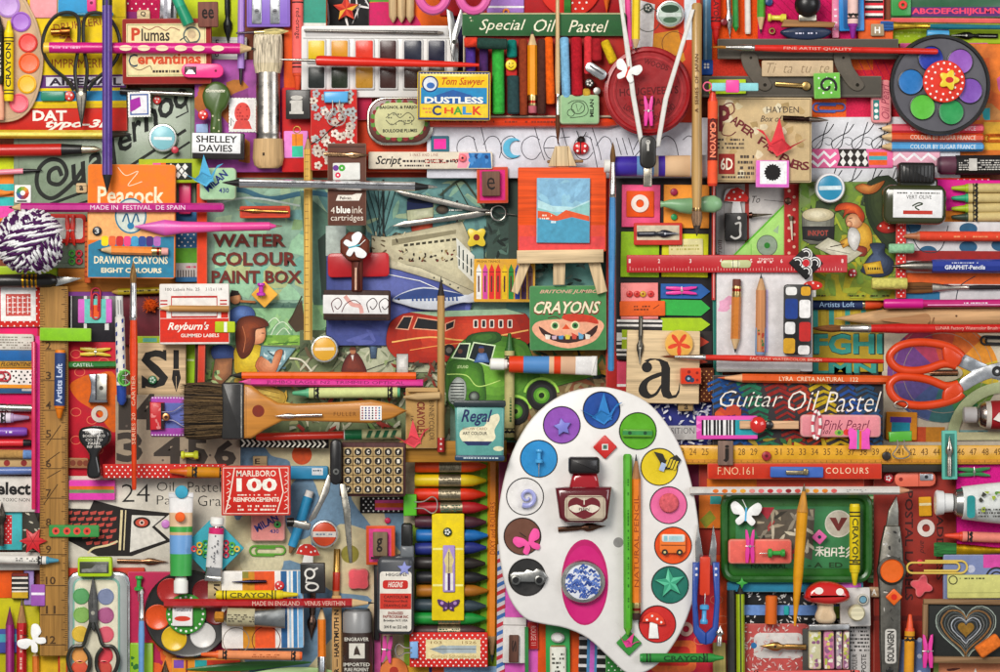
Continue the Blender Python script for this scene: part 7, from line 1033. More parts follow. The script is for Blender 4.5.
t = card(2,'striped_tile',11.5,573,28.5,599,3,'p:211e1d','black white and red striped tile left of the ruler'); [t.m.rect(12, y, 28, y+1.8,'i:e0d8cc') for y in (577,582,587,590.5)]; t.m.rect(12,592,28,598,'i:d0a82c'); t.m.rect(12,573.5,28,576,'i:7c2c24')
t = card(3,'sticky_note',31,584.5,45,606,1.5,'p:9a58ac','violet tab with white line on the ruler','paper'); t.m.rect(31.5,592.5,44.5,595,'i:ece4f0')
pencil(3,9.5,700,9,607,8.5,'8a2468','plum purple pencil point up at the bottom left', tip=18, wood='7a2a50', lead='4c1c34', stripe='a83c88'); pencil(3,21,700,22,599,10,'b82028','red pencil with thick brown wood point at bottom left', tip=24, wood='a87c50', lead='5c4c40'); THINGS[-1].parts[0][1].small(8,-2,70,2,1,'i:e0b0a0')
pencil(1,36,700,36,652,7,'d0702c','orange pencil coming out beneath the ruler end', tip=4)
bfly(4,32,639,1.05,-48,'p:f0efec','white paper butterfly on the ruler end near twelve', None)
# round cornered grey tin with paints
t = T(1,'watercolour_tin','grey rounded tin of ten pastel coloured watercolour discs',94,640, cat='paint tin'); b = t.part('tin'); b.box(67,572,130,700,0,6,'m:a8aeb0', r=11, bev=1.5); b.box(69.5,575,127.5,700,6,8,'g:9aa09e', r=10, bev=.8); b.box(73,578,120,700,7.9,9,'g:7cac9c', r=8); b.box(75,580,118,700,8.9,9.8,'p:d6d0b8', r=7, bev=.2); b.line([(124,578),(129,586),(129,690)],1,'m:d8dcdc')
for i, (x, y, c) in enumerate(((81.5,596,'5a9c60'),(106,596.5,'7c86a4'),(82,614.5,'86b25c'),(106,615,'a85a84'),(80.5,633.5,'dcb844'),(106,634,'d45c6c'),(80.5,655,'e09a50'),(105,655,'d2404c'),(80,668,'d8583c'),(104,668,'c84c40'))): q = t.part('paint'); q.lathez(x, y, [(8.2,9.6,'g:5c6c60'),(8.2,10.6,'a:'+c),(7.4,10.9,'a:'+c),(7,10.4,'a:'+c)],26)
t = T(4,'scissors','black handled round loop scissors pointing up over the grey tin',93,630)
for s_ in (-1,1): t.part('finger_loop').tube([(x, y, 4) for x, y in smooth([(93+s_*2,622),(93+s_*6,634),(93+s_*10,645),(93+s_*20,647),(93+s_*25,658),(93+s_*21,672),(93+s_*10,676),(93+s_*4,668),(93+s_*4,656),(93+s_*9,648)], False,5)],2,'g:24261f')
b = t.part('blade'); b.prism([(92.8,575.5),(95,585),(97.5,602),(98,622),(94,632),(89,624),(88,602),(91,586)],0,5,'n:6c6c6a'); b.disc(93,613,2,'m:c8c4b4'); b.line([(93,578),(92.6,608)], .6,'i:2c2c2c')
t = T(3,'pencil_sharpener','lime green plastic sharpener with steel blade above the grey tin',94.5,566, cat='pencil sharpener'); t.part('body').prism(rrect(78,557,112,576.5,2.5),0,9,'g:a8c820'); b = t.part('blade'); b.box(80,561.5,109,573,8.8,9.4,'g:3a3c2c', r=.5, bev=.1); b.poly([(82,572),(107,572),(107,564),(96,564),(92,568),(82,569)],'m:a8a8a4')
pin(3,139,576,138,602,9,'2f9c44','green push pin standing on crimson paper', needle=11)
brush(3,141,700,143,590,6.5,'6c9cd0','light blue handled brush with white bristles pointing up', bl=5, fl=26, fc='dcdcdc', bc='e8e4e0', bw=4, thin=.9)
card(1,'green_case',130,643,153,700,4,'g:8cb82a','lime green case with dark leaf shapes at bottom','case').m.blot(131,647,140,690,8,['i:2c6c2c'],3)
nib(2,165,700,165.5,660,8,'n:5c4c3c','dark nib pointing up at the bottom edge')
# black wheel with green badge
t = T(1,'round_palette','black round palette with red orange yellow and white paints',188,613, cat='paint palette'); b = t.part('dish'); b.lathez(188,614,[(43.5,0,'g:1a1a18'),(43.5,6,'g:1a1a18'),(42,8,'g:1a1a18'),(40,7.2,'g:201f1d'),(.5,7,'g:201f1d')],52)
for x, y, c in ((170,591,'b02a26'),(158,617,'dc5220'),(174.5,638,'dcb42c'),(203,635,'d2d0cc'),(205,592,'7c1c20'),(216,612,'6c1418')): q = t.part('paint'); q.lathez(x, y, [(12.6,6.9,'g:121212'),(12.6,7.8,'a:'+c),(11.8,8.2,'a:'+c),(11,7.6,'a:'+c),(.5,7.4,'a:'+c)],28)
t = disc(2,'badge',186,614,20,3,'p:3c8c34','green badge with white dots in the black palette centre'); t.m.many([circ(186+17*math.cos(6.283*i/20),614+17*math.sin(6.283*i/20),1.2,8) for i in range(20)],'i:wh')
t = card(3,'matchbox_label',172.5,606,192.5,626,4,'p:e6e2e0','small white label with red fish shape on green badge','label'); t.m.disc(182.5,618.5,8,'i:d0402c', ry=2.6); t.m.text('Tomatbord',174,608,191,611.5,'i:2c2c44', st='b')
t = card(0,'card_tile',205,571,223,600,5,'p:6c1c20','dark red card right of the black palette','card'); t = card(1,'letter_strip',208,581,221,602,6,'w:b8a47c','tan strip with dark letters beside the yellow crayon','strip'); t.m.text('VI',214,584,220,596,'i:2c2018',-90,'b')
# striped box with crayon, tubes
t = card(1,'striped_box',222,571,303,648,6,'p:e6e2dc','box with ochre orange white and blue brushed stripes','box', r=3); m = t.m; m.rect(243,571.5,255,647.5,'i:c8882c'); m.rect(255,571.5,275,647.5,'i:e0582c'); [m.rect(x, 571.5, x+w_, 647.5,'i:'+c) for x, w_, c in ((281,6,'2c5c8c'),(289,2,'9cbcd4'),(293,4,'3c7cb0'),(298,4.5,'7cacd0'))]; m.ring(266,640,14, .8,'i:6c2420'); m.ring(236,640,13, .8,'i:8c8478'); m.rect(243,571.5,249,578,'i:8c8438')
t = rod(2,'pen_nib','slim dark nib on the striped box',232,582,266,582,'pen nib'); t.m.loft([(0, .4,'m:2c2c40'),(10,1.2,'m:2c2c40'),(18,2,'m:2c2030'),(t.len, 1.6,'m:3c2c30')]); disc(3,'button',279.5,585.5,4.6,2,'g:c42c30','red button with white specks at box stripe').m.many([circ(278,584, .9,7), circ(281,586, .9,7), circ(279,588, .7,7)],'i:wh')
crayon(3,216,595,297,595,9,'d8c42c','e0c828','yellow crayon lettered CRAYON lying on the striped box','CRAYON','5c5418',(.17, .7),bands=1, tip=16)
pencil(4,164,603.5,372,603,9,'aa1f24','long dark red pencil with pale lettering pointing right', tip=22, txt='MADE IN ENGLAND   VENUS VERITHIN', tx=(.42, .86),tc='dcb8a8')
t = T(3,'paint_tube','old grey paint tube with ochre cap lying on the striped box',214,617,1.5, loc=True, cat='paint tube'); t.part('cap').loft([(0,3,'r:c08030'),(1,5.5,'r:c08030'),(9,5.5,'r:c08030'),(10,4,'r:c08030')],8,9); b = t.part('body'); b.loft([(10,6,'m:a8a498'),(13,9,'p:b0a888'),(40,9,'p:b0a888'),(40.2,9,'m:a8aaa8'),(60,(9.6,4),'m:a8aaa8'),(70,(10,1),'m:a8aaa8')],8,16); b.top = 17.1; b.small(14,-4,40,4,4,'i:4c4438', .6)
crayon(2,302,656,202,654,9,'e0622c','e08c5c','peach wrapped crayon with orange tip under the striped box', bands=2, tip=16); THINGS[-1].parts[1][1].small(22,-2,50,2,2,'i:b05a30')
t = card(0,'coloured_blocks',172,658,240,690,5,'p:dc8c2c','patchwork card of purple turquoise and orange at the bottom edge','card'); t.m.rect(174,660,184,668,'i:7c4cac'); t.m.rect(195,660,207,670,'i:2ca0a0'); t.m.rect(207,660,240,690,'i:d8432c'); t.m.rect(186,660,188,690,'i:8c2c24')
t = T(2,'leaf','long slender green leaf blade at the bottom left',258,667, cat='leaf'); t.m.prism(smooth([(186,669),(220,664),(262,661),(312,662),(280,667),(240,671),(205,671)], True,4),0,1.4,'g:2c6424', bev=.5)
t = T(2,'leaf','second lower green leaf blade running off the bottom edge',280,675, cat='leaf'); t.m.prism(smooth([(240,676),(280,668),(318,668),(336,674),(300,680),(260,682)], True,4),0,1.4,'g:9cb878', bev=.5)
# compass in the middle left
t = T(4,'compass','steel drawing compass with black hinge holding a blue crayon',335,500, cat='drawing compass')
h = t.part('hinge'); h.prism(rrect(330,440,341.5,485,5.5,4),0,9,'g:1c1b1c', bev=2); h.disc(336,472,3,'m:8c8c88'); h.disc(336,472,1.4,'i:1c1c1c')
t.part('leg').prism([(328,474),(331.5,478),(329,492),(316,518),(310,522),(309,519),(318,502)],1,5,'m:b8b4ac'); t.part('leg').prism([(339,484),(345,484),(350,510),(351.5,545),(352,562),(349,562),(346,540),(343,512)],1,5,'m:b0aca0')
b = t.part('clamp'); b.prism(rotp(rrect(294,521,311,528,1.5),302,524.5,12),3,10,'m:a8a49c'); b.loft([(-47,4.5,'m:3c3a38'),(-40,4.5,'m:3c3a38'),(-39,1.6,'m:c8c4b8'),(-28,1.6,'m:c8c4b8')],6,12, y0=22)
t = rod(3,'crayon','stubby blue crayon clamped in the compass',310,491,290,553); t.part('wrapper').loft([(0,4.2,'p:d8d4d0'),(6,4.2,'p:d8d4d0'),(6.2,5,'c:2f8cba'),(58,4.6,'c:2f8cba')],5); t.part('lead').loft([(58,3.4,'c:8c6444'),(t.len, 1.2,'c:8c6444')],5)
badge(3,324.5,534,14.5,'g:cf4a26','round badge of orange red glass inside compass legs', h=10).face.rect(313,531.5,336,537,'i:dcd4cc'); THINGS[-1].parts[1][1].small(316,533,333,535.5,1,'i:4c6c8c')
t = shape(3,'paper_toadstool',[(297,550),(300,545),(307,544),(314,546),(319.5,553),(313,556),(313,564),(302,564),(304,555),(296,553.5)],1.4,'p:eeece6','toadstool cutout with red dotted cap above the g tile','toadstool', bev=.1); t.m.poly([(296,553.5),(299,547),(304,544),(310,544),(316,548),(320,555),(312,556),(304,555)],'i:d0342c'); t.m.many([circ(x, y, 1.1,7) for x, y in ((301,551),(306,547),(311,552),(315,551))],'i:wh')
t = card(3,'letter_tile',300.5,563,325,593,6,'g:201e1d','black tile with white double storey letter g', r=1); m = t.m; m.top = 6; m.ring(310,573.5,4.6,1.9,'i:d8d4cc'); m.ring(312,586.5,6,1.8,'i:d8d4cc',3.6); m.line([(307,578),(306,582),(314,583)],1.8,'i:d8d4cc'); m.line([(314,570),(318,568)],1.8,'i:d8d4cc')
nib(3,313,592,311.5,640,9.5,'m:7c6458','dark shiny nib pointing down under the g tile')
t = rod(3,'fountain_pen','gold and red capped slim pen standing beside the tan pencil',337,549,336,598,'pen'); t.m.loft([(0,3.2,'m:b0894c'),(22,3.4,'m:b0894c'),(23,3.8,'g:b8301c'),(41,3.8,'g:e0602c'),(42,3.6,'w:c8a070'),(49,3.6,'w:c8a070')])
pencil(2,322,700,321.5,606,8,'e07a24','orange pencil pointing up with silver band near the bottom', tip=14); THINGS[-1].parts[0][1].loft([(28,4.3,'m:c8ccd0'),(42,4.3,'m:c8ccd0'),(43,4,'m:c8ccd0')],3.5,12)
t = card(2,'wooden_ruler',332,596,341.5,700,3,'v:c49a64','narrow tan strip with black lettering beside the dark tin','ruler'); t.m.text('NOIR — HARTMUTH N 2',334,604,339,686,'i:2c2018',-90,'B')
t = T(3,'button','pink puzzle shaped eraser left of the drawing ink bottle',358.5,579, cat='eraser'); t.m.prism(flower(358.5,579,12.4,4, .12, .785),0,5,'p:e25a64', bev=1)
# dark cylinder tin
t = T(3,'powder_tin','dark cylindrical tin with grey cap and white figure emblem',357,700,-90, loc=True, cat='tin'); t.part('body').loft([(0,15.5,'g:3a2c26'),(67,15.5,'g:3a2c26')],15.5,28); q = t.part('cap'); q.loft([(67,14.5,'g:8c8c8c'),(86,14.5,'g:8c8c8c'),(88,13,'g:585858'),(90,12,'g:2c2c2c')],15.5,28)
b = t.parts[0][1]; b.top = 31.1; b.rect(42,-7.5,57,8,'p:d0ccc0'); b.poly([(45,-3),(51,-2),(55,0),(51,2),(45,4),(46,0)],'i:3c3028')
for x, s_, w_ in ((61,'ENGRAVER',24),(36,'IMPORTED',26),(31,'PURE PIGMENT',24),(26,'NET WEIGHT',22),(20,'MOUNTAIN LTD',26)): b.text(s_, x-1.8,-w_/2, x+1.8, w_/2,'i:d0ccc0',90,'b')
# drawing ink bottle
t = T(3,'ink_bottle','dark grey drawing ink bottle with red and white label',395.5,590, cat='ink bottle'); b = t.part('body'); b.box(377.5,557,414,634,0,16,'g:3c3f44', r=6, bev=4); q = t.part('nozzle'); q.box(401,524,412,548,2,14,'g:151515', r=3, bev=2); q = t.part('neck'); q.box(400,546,413.5,558,2,15,'g:6c7074', r=2, bev=2); q = t.part('shoulder'); q.prism([(378,570),(381,562),(398,555),(414,555),(414,570)],1,14,'g:34373c', bev=2)
q = t.part('label'); q.box(380,571.5,411.5,630.5,15.8,16.6,'p:ded8cc', r=3, bev=.1); q.text('HIGGINS',386,573,407,576,'i:2c2c2c', st='b'); q.box(383,580,408,588.5,16.6,16.8,'p:c02c24', r=2.5, bev=.05); q.text('HIGGINS',388,581.5,403,587,'i:e8e0d4', st='bi'); q.rect(380.3,593,411.2,608.5,'i:c4372a')
for s_, y, w_, c in (('CAPITOLIUM',595,24,'4c1814'),('Waterproof Black',599.4,24,'4c1814'),('DRAWING INK',603.6,24,'4c1814'),('ENGRASSED',611,15,'8c2c24'),('PAPYROGRAM INC',614.5,25,'8c2c24'),('Brooklyn N.Y. USA',618.5,24,'2c2c2c'),('3/4 fl oz (22 ml)',624.5,23,'2c2c2c')): q.text(s_, 396-w_/2, y, 396+w_/2, y+2.9+(1 if y > 620 else 0),'i:'+c, st='b')
t = shape(5,'star_sticker', star(404.5,568.5,7.5,3.4),1.5,'p:8c92cc','lavender blue star sticker on the ink bottle shoulder','star')
card(1,'card_strip',374,552,379,640,5,'g:1c1a1a','black rod left of the ink bottle','rod'); card(0,'card_strip',374,575,381,700,5,'p:cf5c9c','pink strip between the dark tin and the ink bottle','card')
peg(3,388,636,386,663,10,'g:d8489c','pink peg below the ink bottle'); t = disc(2,'button',394,672,14,3,'p:d0743c','round wooden disc with red centre at the bottom edge','disc'); t.m.disc(394,671,4.5,'i:a83424')
t = card(2,'letter_stamp',366,526,395,565,4,'p:dc5228','orange and pink framed brown stamp lettered g','letter stamp'); t.m.rect(369,529,391,562,'i:dd4a8c'); q = t.part('stamp'); q.box(373,532,387.5,556,4,9,'v:7c6850', r=1); q.text('g',376.5,538,382.5,552,'i:201814', st='b'); q.rect(371,556.5,387,559,'i:2c1c1c')
t = card(2,'washi_strip',360,497,404,513,2,'p:1f1c1b','black dotted tape with pink and orange bar beside green clip','tape'); t.m.dots(361,496,404,513,5, .9,'i:wh'); t.m.rect(375,500,404,510,'i:e85a9c'); t.m.rect(375,503,404,507.5,'i:e86a34'); t = disc(2,'button',387.5,520.5,3,2,'g:d02c5c','tiny pink button under the dotted tape')
binder(4,410,505,13,22,0,'g:5cba30','bright green binder clip clasping the crayon row', hl=20)
# ================================================================ twin tip crayon row
card(0,'card_strip',480,460,488,645,3,'p:6ca42c','leaf green card edge right of the fat crayons','card'); card(-1,'card_sheet',404,455,510,700,4,'p:7fa034','green backing card of the fat crayon row','card').m.rect(404,455,415,525,'i:c8bca0')
rows = [(466.5,'e0481c','orange red'),(480.5,'e2c422','yellow'),(494.5,'d8341c','scarlet'),(508.5,'a81f26','crimson'),(522,'4a2430','maroon'),(535.5,'1f6cb4','bright blue'),(549,'26307c','navy blue'),(563,'2c2624','charcoal black'),(577.5,'1e1f22','jet black'),(591,'a8691f','ochre brown'),(605,'33424a','slate grey'),(618.5,'1f8c38','emerald green'),(632,'3a2426','dark oxblood')]
for y, c, n_ in rows: t = rod(2,'crayon', n_+' fat crayon in the row with silver printed bands',415, y, 486, y, group='fat crayons in a row'); t.x += random.uniform(-1.3,1.3); t.ang += random.uniform(-.5, .5); k = 'c:'+c; q = t.part('wax_stick'); q.loft([(0,5.4, k),(1,6.1, k),(50,6.1, k),(58,5.6, k),(66,3.2, k),(t.len, 1.4, k)],6.1,18); q = t.part('wrapper'); q.loft([(24,6.35,'n:a89c84'),(46,6.35,'n:a89c84'),(46.1,6.1,'n:a89c84')],6.1,18); q.top = 12.6; q.small(25,-3.5,45,4,4,'i:'+('2c5c48' if y in (508.5,618.5,632) else '5c5440'), .8)
t = card(4,'yellow_label',432,514,464,620,2,'p:e3c922','tall yellow card holding nib and butterfly over the crayons','card'); t.m.rect(433,548,463,550,'i:f4e890'); t.m.rect(433,584,463,586,'i:f4e890')
disc(5,'button',447.5,532,4.4,2,'g:1c3428','dark green button with white flower on the yellow card').m.many([circ(447.5+2*math.cos(a),532+2*math.sin(a),1,7) for a in (0,1.26,2.5,3.77,5)],'i:wh')
t = card(5,'nib_picture',443,545.5,455,592,1.5,'p:a58cc8','lilac label printed with a gold pen nib','label'); m = t.m; m.poly([(449,548),(454,560),(452,567),(446,567),(444,560)],'i:d8c88c'); m.rect(445.5,567,452.5,573,'i:c8b884'); m.rect(445,573,447.5,590,'i:e8e4dc'); m.rect(450.5,573,453,590,'i:e8e4dc'); m.line([(449,552),(449,572)], .7,'i:3c2c4c'); m.rect(448,573,450,590,'i:3c2450')
t = T(5,'paper_butterfly','purple patterned butterfly sticker on the yellow card',448.5,605, cat='butterfly'); t.m.prism(smooth([(448.5,603),(443,600.5),(437.5,599.5),(439,605),(443,607.5),(443,611),(447,610),(448.5,608),(450,610),(454,611),(454,607.5),(458,605),(459.5,599.5),(454,600.5)], True,3),0,1,'p:4c2c5c', bev=.1); t.m.many([circ(442,603,1.8,8), circ(455,603,1.8,8), circ(446,608,1.1,8), circ(451,608,1.1,8)],'i:b088c0'); t.m.line([(448.5,601),(448.5,609)],1,'i:2c1830')
t = card(4,'patterned_card',410,632.5,487.5,667,3,'p:ca2c26','red dotted card with cream label printed with a nib','card'); m = t.m; m.dots(410,632.5,487.5,667,5.4, .85,'i:wh'); m.rect(426,639.5,480,658.5,'i:e0cf9c'); m.poly([(430,649),(443,645),(447,646),(447,653),(443,654)],'i:9ca8ac'); m.rect(447,645.5,476,653,'i:a8b4b8'); m.line([(430,649),(476,649)], .5,'i:4c4c44'); m.text('103',431,641,442,643.8,'i:8c6c3c'); m.text('1526',462,641,476,643.8,'i:8c6c3c'); m.text('Comtés Schneeweide',431,654.5,476,657.8,'i:a8864c')
binder(5,414,650,8,17,180,'g:7ca8d8','pale blue binder clip on the left of the dotted card', hl=14)
t = card(0,'coloured_strip',404,666,500,700,4,'p:c8962c','ochre blue and orange card along the bottom edge','card'); t.m.rect(429,666,432,700,'i:2c3c7c'); t.m.rect(432,666,444,700,'i:dc5c2c'); t.m.rect(444,666,500,700,'i:8cb0d4')
pencil(3,493,462,492,661,10.5,'e8892a','big orange pencil pointing down beside the fat crayon row', tip=26, wood='c8a070', lead='3c4a58', txt='DIXY and ROLLERS', tc='8c3c18', tx=(.2, .46),flip=1)
crayon(4,60,350,59.5,418,11,'dd7a20','2f4474','navy wrapped orange crayon upright on the wooden ruler','Artists Loft','c8d4ec',(.2, .78),flip=1, bands=0, tip=11, bold='b')
# ================================================================ white palette
card(-1,'card_sheet',500,455,722,690,4,'p:7c2244','plum card sheet underneath the white palette','card')
P = smooth([(595,390),(620,393),(645,404),(664,424),(680,452),(691,490),(697,530),(697,568),(691,600),(678,632),(660,658),(642,670),(626,670),(608,654),(588,636),(566,626),(544,622),(526,616),(511,596),(503,565),(500,530),(503,494),(514,454),(534,420),(562,398)], True,4)
t = T(3,'paint_palette','large white kidney shaped palette holding twelve decorated round wells',600,530, cat='paint palette'); b = t.part('plate'); b.prism(P, 0,9,'g:e3e0dc', bev=2); b.top = 9
WELLS = ((562.5,427,'8d4fae'),(601.5,412.5,'1f4a98'),(637,433,'5aa624'),(540,460,'2f8cc8'),(658,468,'dcc22c'),(526.5,497,'e4e1dd'),(667,505.5,'e26a9c'),(524,536,'6a4434'),(671.5,545,'e0531f'),(528.5,576,'2a2928'),(668.5,583.5,'1f6e5e'),(656,622,'c42a26'))
for x, y, c in WELLS: q = t.part('well'); q.lathez(x, y, [(18.6,9,'g:24201f'),(18.4,9.7,'g:24201f'),(17.6,9.7,'a:'+c),(17.2,9.2,'a:'+c),(12,9.1,'a:'+c),(.5,9.1,'a:'+c)],36)
q = t.part('thumb_hole'); q.poly(circ(585,581,23,40,42),'g:b81a64'); [v for v in ()]; q.v = [(x, y, 9.2) for x, y, z in q.v]; q.top = 9.2; q.poly(circ(585,583,21.5,40,38),'g:c81e72'); b.disc(618,542,5,'i:8c8a88')
t = badge(4,583,582,21.5,'p:d8dce4','round badge of blue and white willow porcelain in the thumb hole', rim='m:a8a8a4'); random.seed(14); f = t.face
for i in range(64): a = random.uniform(0,6.28); r = 15.5*math.sqrt(random.random()); x, y = 583+r*math.cos(a),582+r*math.sin(a); f.line(smooth([(x-3, y+1),(x-1, y-1.6),(x+1.2, y+1.2),(x+3, y-.6)],n=3), random.uniform(.9,2),'i:'+random.choice(['3c5aa8','5c78bc','2c4488']))
shape(4,'star_bead', star(562.5,427,9,4.8,5,-100),3,'g:7c7ccc','periwinkle star on the purple well','star'); crane(4,601,412, .95,0,'p:3a86cc','cobalt blue folded crane on the dark blue well')
t = card(4,'tiny_ruler',623,429,652,437,3,'g:5c9c2c','small green strip with two screws on the green well','strip'); t.m.rect(623,431,652,435,'i:3c8c4c'); t.m.disc(630,433,1.8,'i:1c4c2c'); t.m.disc(645,433,1.8,'i:1c4c2c')
pin(4,539,449,539,476,8,'4ca4dc','sky blue push pin on the blue well', needle=13)
t = T(4,'butterfly_charm','black and yellow butterfly charm on the yellow well',664,462,20,'butterfly', loc=True); t.m.prism([(-13,-6),(-4,-7),(1,-2),(9,-11),(15,-8),(13,2),(6,5),(0,8),(-3,2)],0,1.6,'p:2a2824', bev=.2); t.m.many([[(2+i*3,-5),(4+i*3,-6),(4+i*3,3),(2+i*3,4)] for i in range(4)],'i:dcc23c'); t.m.rect(-2,1,3,9,'i:a8b8d8')
t = T(4,'spiral_bead','lavender spiral curl on the white well',526.5,497, cat='spiral'); t.m.tube([(527+r*math.cos(a),497+r*math.sin(a),2.4) for a, r in [(i*.42,1.6+i*.38) for i in range(21)]],[.8+i*.09 for i in range(21)],'g:a0a4d8', n=8)
t = disc(4,'felt_disc',669,503,9.5,3,'r:d46068','rose textured disc inside the pink well','disc', bev=1.5)
bfly(4,528,541,1.0,-25,'p:ee58a0','pink paper butterfly on the brown well', None)
t = card(4,'van_button',660,534,685.5,553,3,'g:ee7a34','orange camper van button with pale windows on the orange well','button', r=3); t.m.box(662,534.5,684.5,542,3,3.6,'g:d8d8d4', r=2); t.m.rect(664,536,667.5,541,'i:8cc0c8'); t.m.rect(669,536,682,541,'i:a8ccd0'); t.m.line([(661,545),(685,545)], .7,'i:8c4420'); [(t.m.disc(x, 552,3,'g:2c2824'), t.m.disc(x, 552,1.2,'i:d8c884')) for x in (665,679.5)]
t = T(4,'car_charm','silver vintage racing car charm on the black well',528,577, cat='car charm'); t.m.prism([(510,575),(514,572),(524,572),(527,569),(533,571),(536,568),(543,571),(547,576),(545,582),(512,582)],0,4,'m:a8a8a4', bev=1); [t.m.prism(circ(x, 580,5,16),4,5,'m:888884') and t.m.disc(x, 580,3,'m:444444') for x in (516,539)]
t = shape(4,'star_bead', star(670,583,15,6,5,-98),2,'g:5cc098','mint green faceted star on the dark green well','star')
for i in range(5): a = math.radians(-98+72*i); b_ = a+math.radians(36); t.m.poly([(670,583),(670+14*math.cos(a),583+14*math.sin(a)),(670+5.8*math.cos(b_),583+5.8*math.sin(b_))],'g:3c9c78')
t = T(4,'toadstool_sticker','red dotted toadstool with white stem on the red well',653,624, cat='toadstool'); t.m.prism([(650,622),(657,622),(659,638),(649,638)],0,1.6,'p:f0eeea', bev=.2); t.m.prism([(642,622),(644,617),(650,612.5),(657,613),(663,618),(665,624),(660,625),(652,622)],1.6,3,'p:d8402c', bev=.3); t.m.many([circ(x, y, 1.2,7) for x, y in ((647,620),(652,616),(657,619),(661,622))],'i:wh')
t = cardr(4,'square_bead',605,447,17,17,45,3,'g:c42a26','small red diamond tile with white mark above ink bottle'); t.m.poly(rotp([(-3,-3),(3,-3),(3,3),(-3,3)],0,0,-45),'i:e0e4dc'); t.m.poly(rotp([(-2,-2),(2,-2),(2,2),(-2,2)],0,0,-45),'i:4c6c5c')
t = cardr(4,'paper_diamond',629,643,18,18,45,2,'p:3c8c3c','green paper diamond at the foot of the palette','paper'); crane(5,628,641, .5,30,'p:e04890','tiny pink paper crane on the green diamond')
pencil(4,627.5,454,628,633,8.5,'52a82c','bright green pencil lying down the white palette', tip=9, end='round', wood='6cb83c', lead='3c8c2c'); THINGS[-1].parts[0][1].small(20,-2,150,1,1,'i:2c6c1c', .6)
pencil(4,636.5,620,636.5,458,9,'de7a28','orange pencil with dark eraser end beside the green pencil', tip=24, end='eraser', ec='3c2824', wood='a8744c', txt='NATURAL PENCIL', tc='8c3c14', tx=(.2, .75))
t = T(5,'ink_bottle','ruby red ink bottle with black cap and ornate heart label',583.5,490, cat='ink bottle'); b = t.part('glass_body'); b.prism([(556,488),(567,487),(600,487),(611,487),(607,518),(602,522),(566,522),(560,517)],0,20,'q:5c0c1a', bev=4); b.top = 20; q = t.part('neck'); q.prism([(573,473),(597,473),(600,490),(569,490)],2,17,'q:a01020', bev=4); q = t.part('cap'); q.box(569,458,599,474,0,23,'g:1f1c1c', r=2.5, bev=3); q = t.part('label'); q.box(565,495,605,519.5,19.7,20.6,'p:bcae98', r=6, bev=.1); q.frame(567,496.5,603,518, .6,'i:5c3c34'); q.poly(smooth([(584,500),(592,497),(599,501),(598,510),(584,518),(570,510),(569,501),(576,497)], True,3),'i:6c1c26'); q.poly(smooth([(569,507),(577,504),(584,507),(591,504),(599,507),(592,512),(584,509),(576,512)], True,3),'i:e0d6c4'); q.text('PENN',579,507,589,510,'i:3c2420', st='b'); q.line([(584,498),(584,504)],1,'i:e0d6c4')
nib(5,558,529.5,605,526,8,'m:6c4c3c','dark bronze nib lying under the ruby ink bottle')
# under the palette's lower edge
t = card(0,'airmail_strip',497,545,505,690,3,'p:c8c4c8','red and blue airmail striped paper edge','paper'); t.m.many([[(497, y),(505, y-4),(505, y),(497, y+4)] for y in range(552,686,16)],'i:3c68a8'); t.m.many([[(497, y),(505, y-4),(505, y),(497, y+4)] for y in range(560,686,16)],'i:b83440')
card(0,'card',505,560,540,690,2.5,'p:cf5cb0','orchid pink card at the left bottom of the palette'); t = card(1,'stamp_box',503,618,526,663,5,'p:dcd8d4','white lined box with a brown stamp lettered S','box'); t.m.rect(503,625,526,625.8,'i:8c8480'); q = t.part('stamp'); q.box(509,635,519,662,5,9,'v:5c3c30', r=1); q.text('S',512,640,516.5,652,'i:2c1c18',90,'B'); pencil(1,527,700,526.5,628,4,'2c7c3c','thin green and white stick beside the white box', tip=0, n=8)
t = card(1,'card_strip',528,622,538,649,4,'p:a8201f','red label strip lettered in small type','label'); t.m.text('ROUGE 11',531,626,536,645,'i:d8a8a0',90); card(0,'card_strip',538,622,580,690,3,'p:d4501c','orange red card behind the green vial case','card')
t = card(1,'vial_case',546,625,570,690,5,'g:2f9c4c','green case holding a white labelled vial','case'); q = t.part('vial_cap'); q.lathez(558,638,[(7,5,'g:e4e2de'),(6.4,9,'g:e4e2de'),(4,11,'g:e4e2de')],20, sy=.75); q = t.part('vial'); q.box(550,646,566,690,5,11,'p:d8d8cc', r=2, bev=2); q.small(552,652,564,690,9,'i:4c4c44', .6); q.rect(551,645,565,646.5,'m:c8a868')
t = card(0,'striped_card',579,632,610,672,4,'p:1d1c1d','black and white striped card with blue and pink bars','card'); [t.m.rect(579, y, 610, y+3,'i:d8d4d4') for y in (637,646,655,664)]; t.m.rect(587,632,590,672,'i:4a84b0'); t.m.rect(590,632,594.5,672,'i:c060b8'); t.m.rect(594.5,632,597,672,'i:4a84b0'); card(0,'dotted_card',606,652,650,690,4,'p:2f7c34','green card with white dots under the palette tip','card').m.dots(606,652,650,690,6, .8,'i:wh')
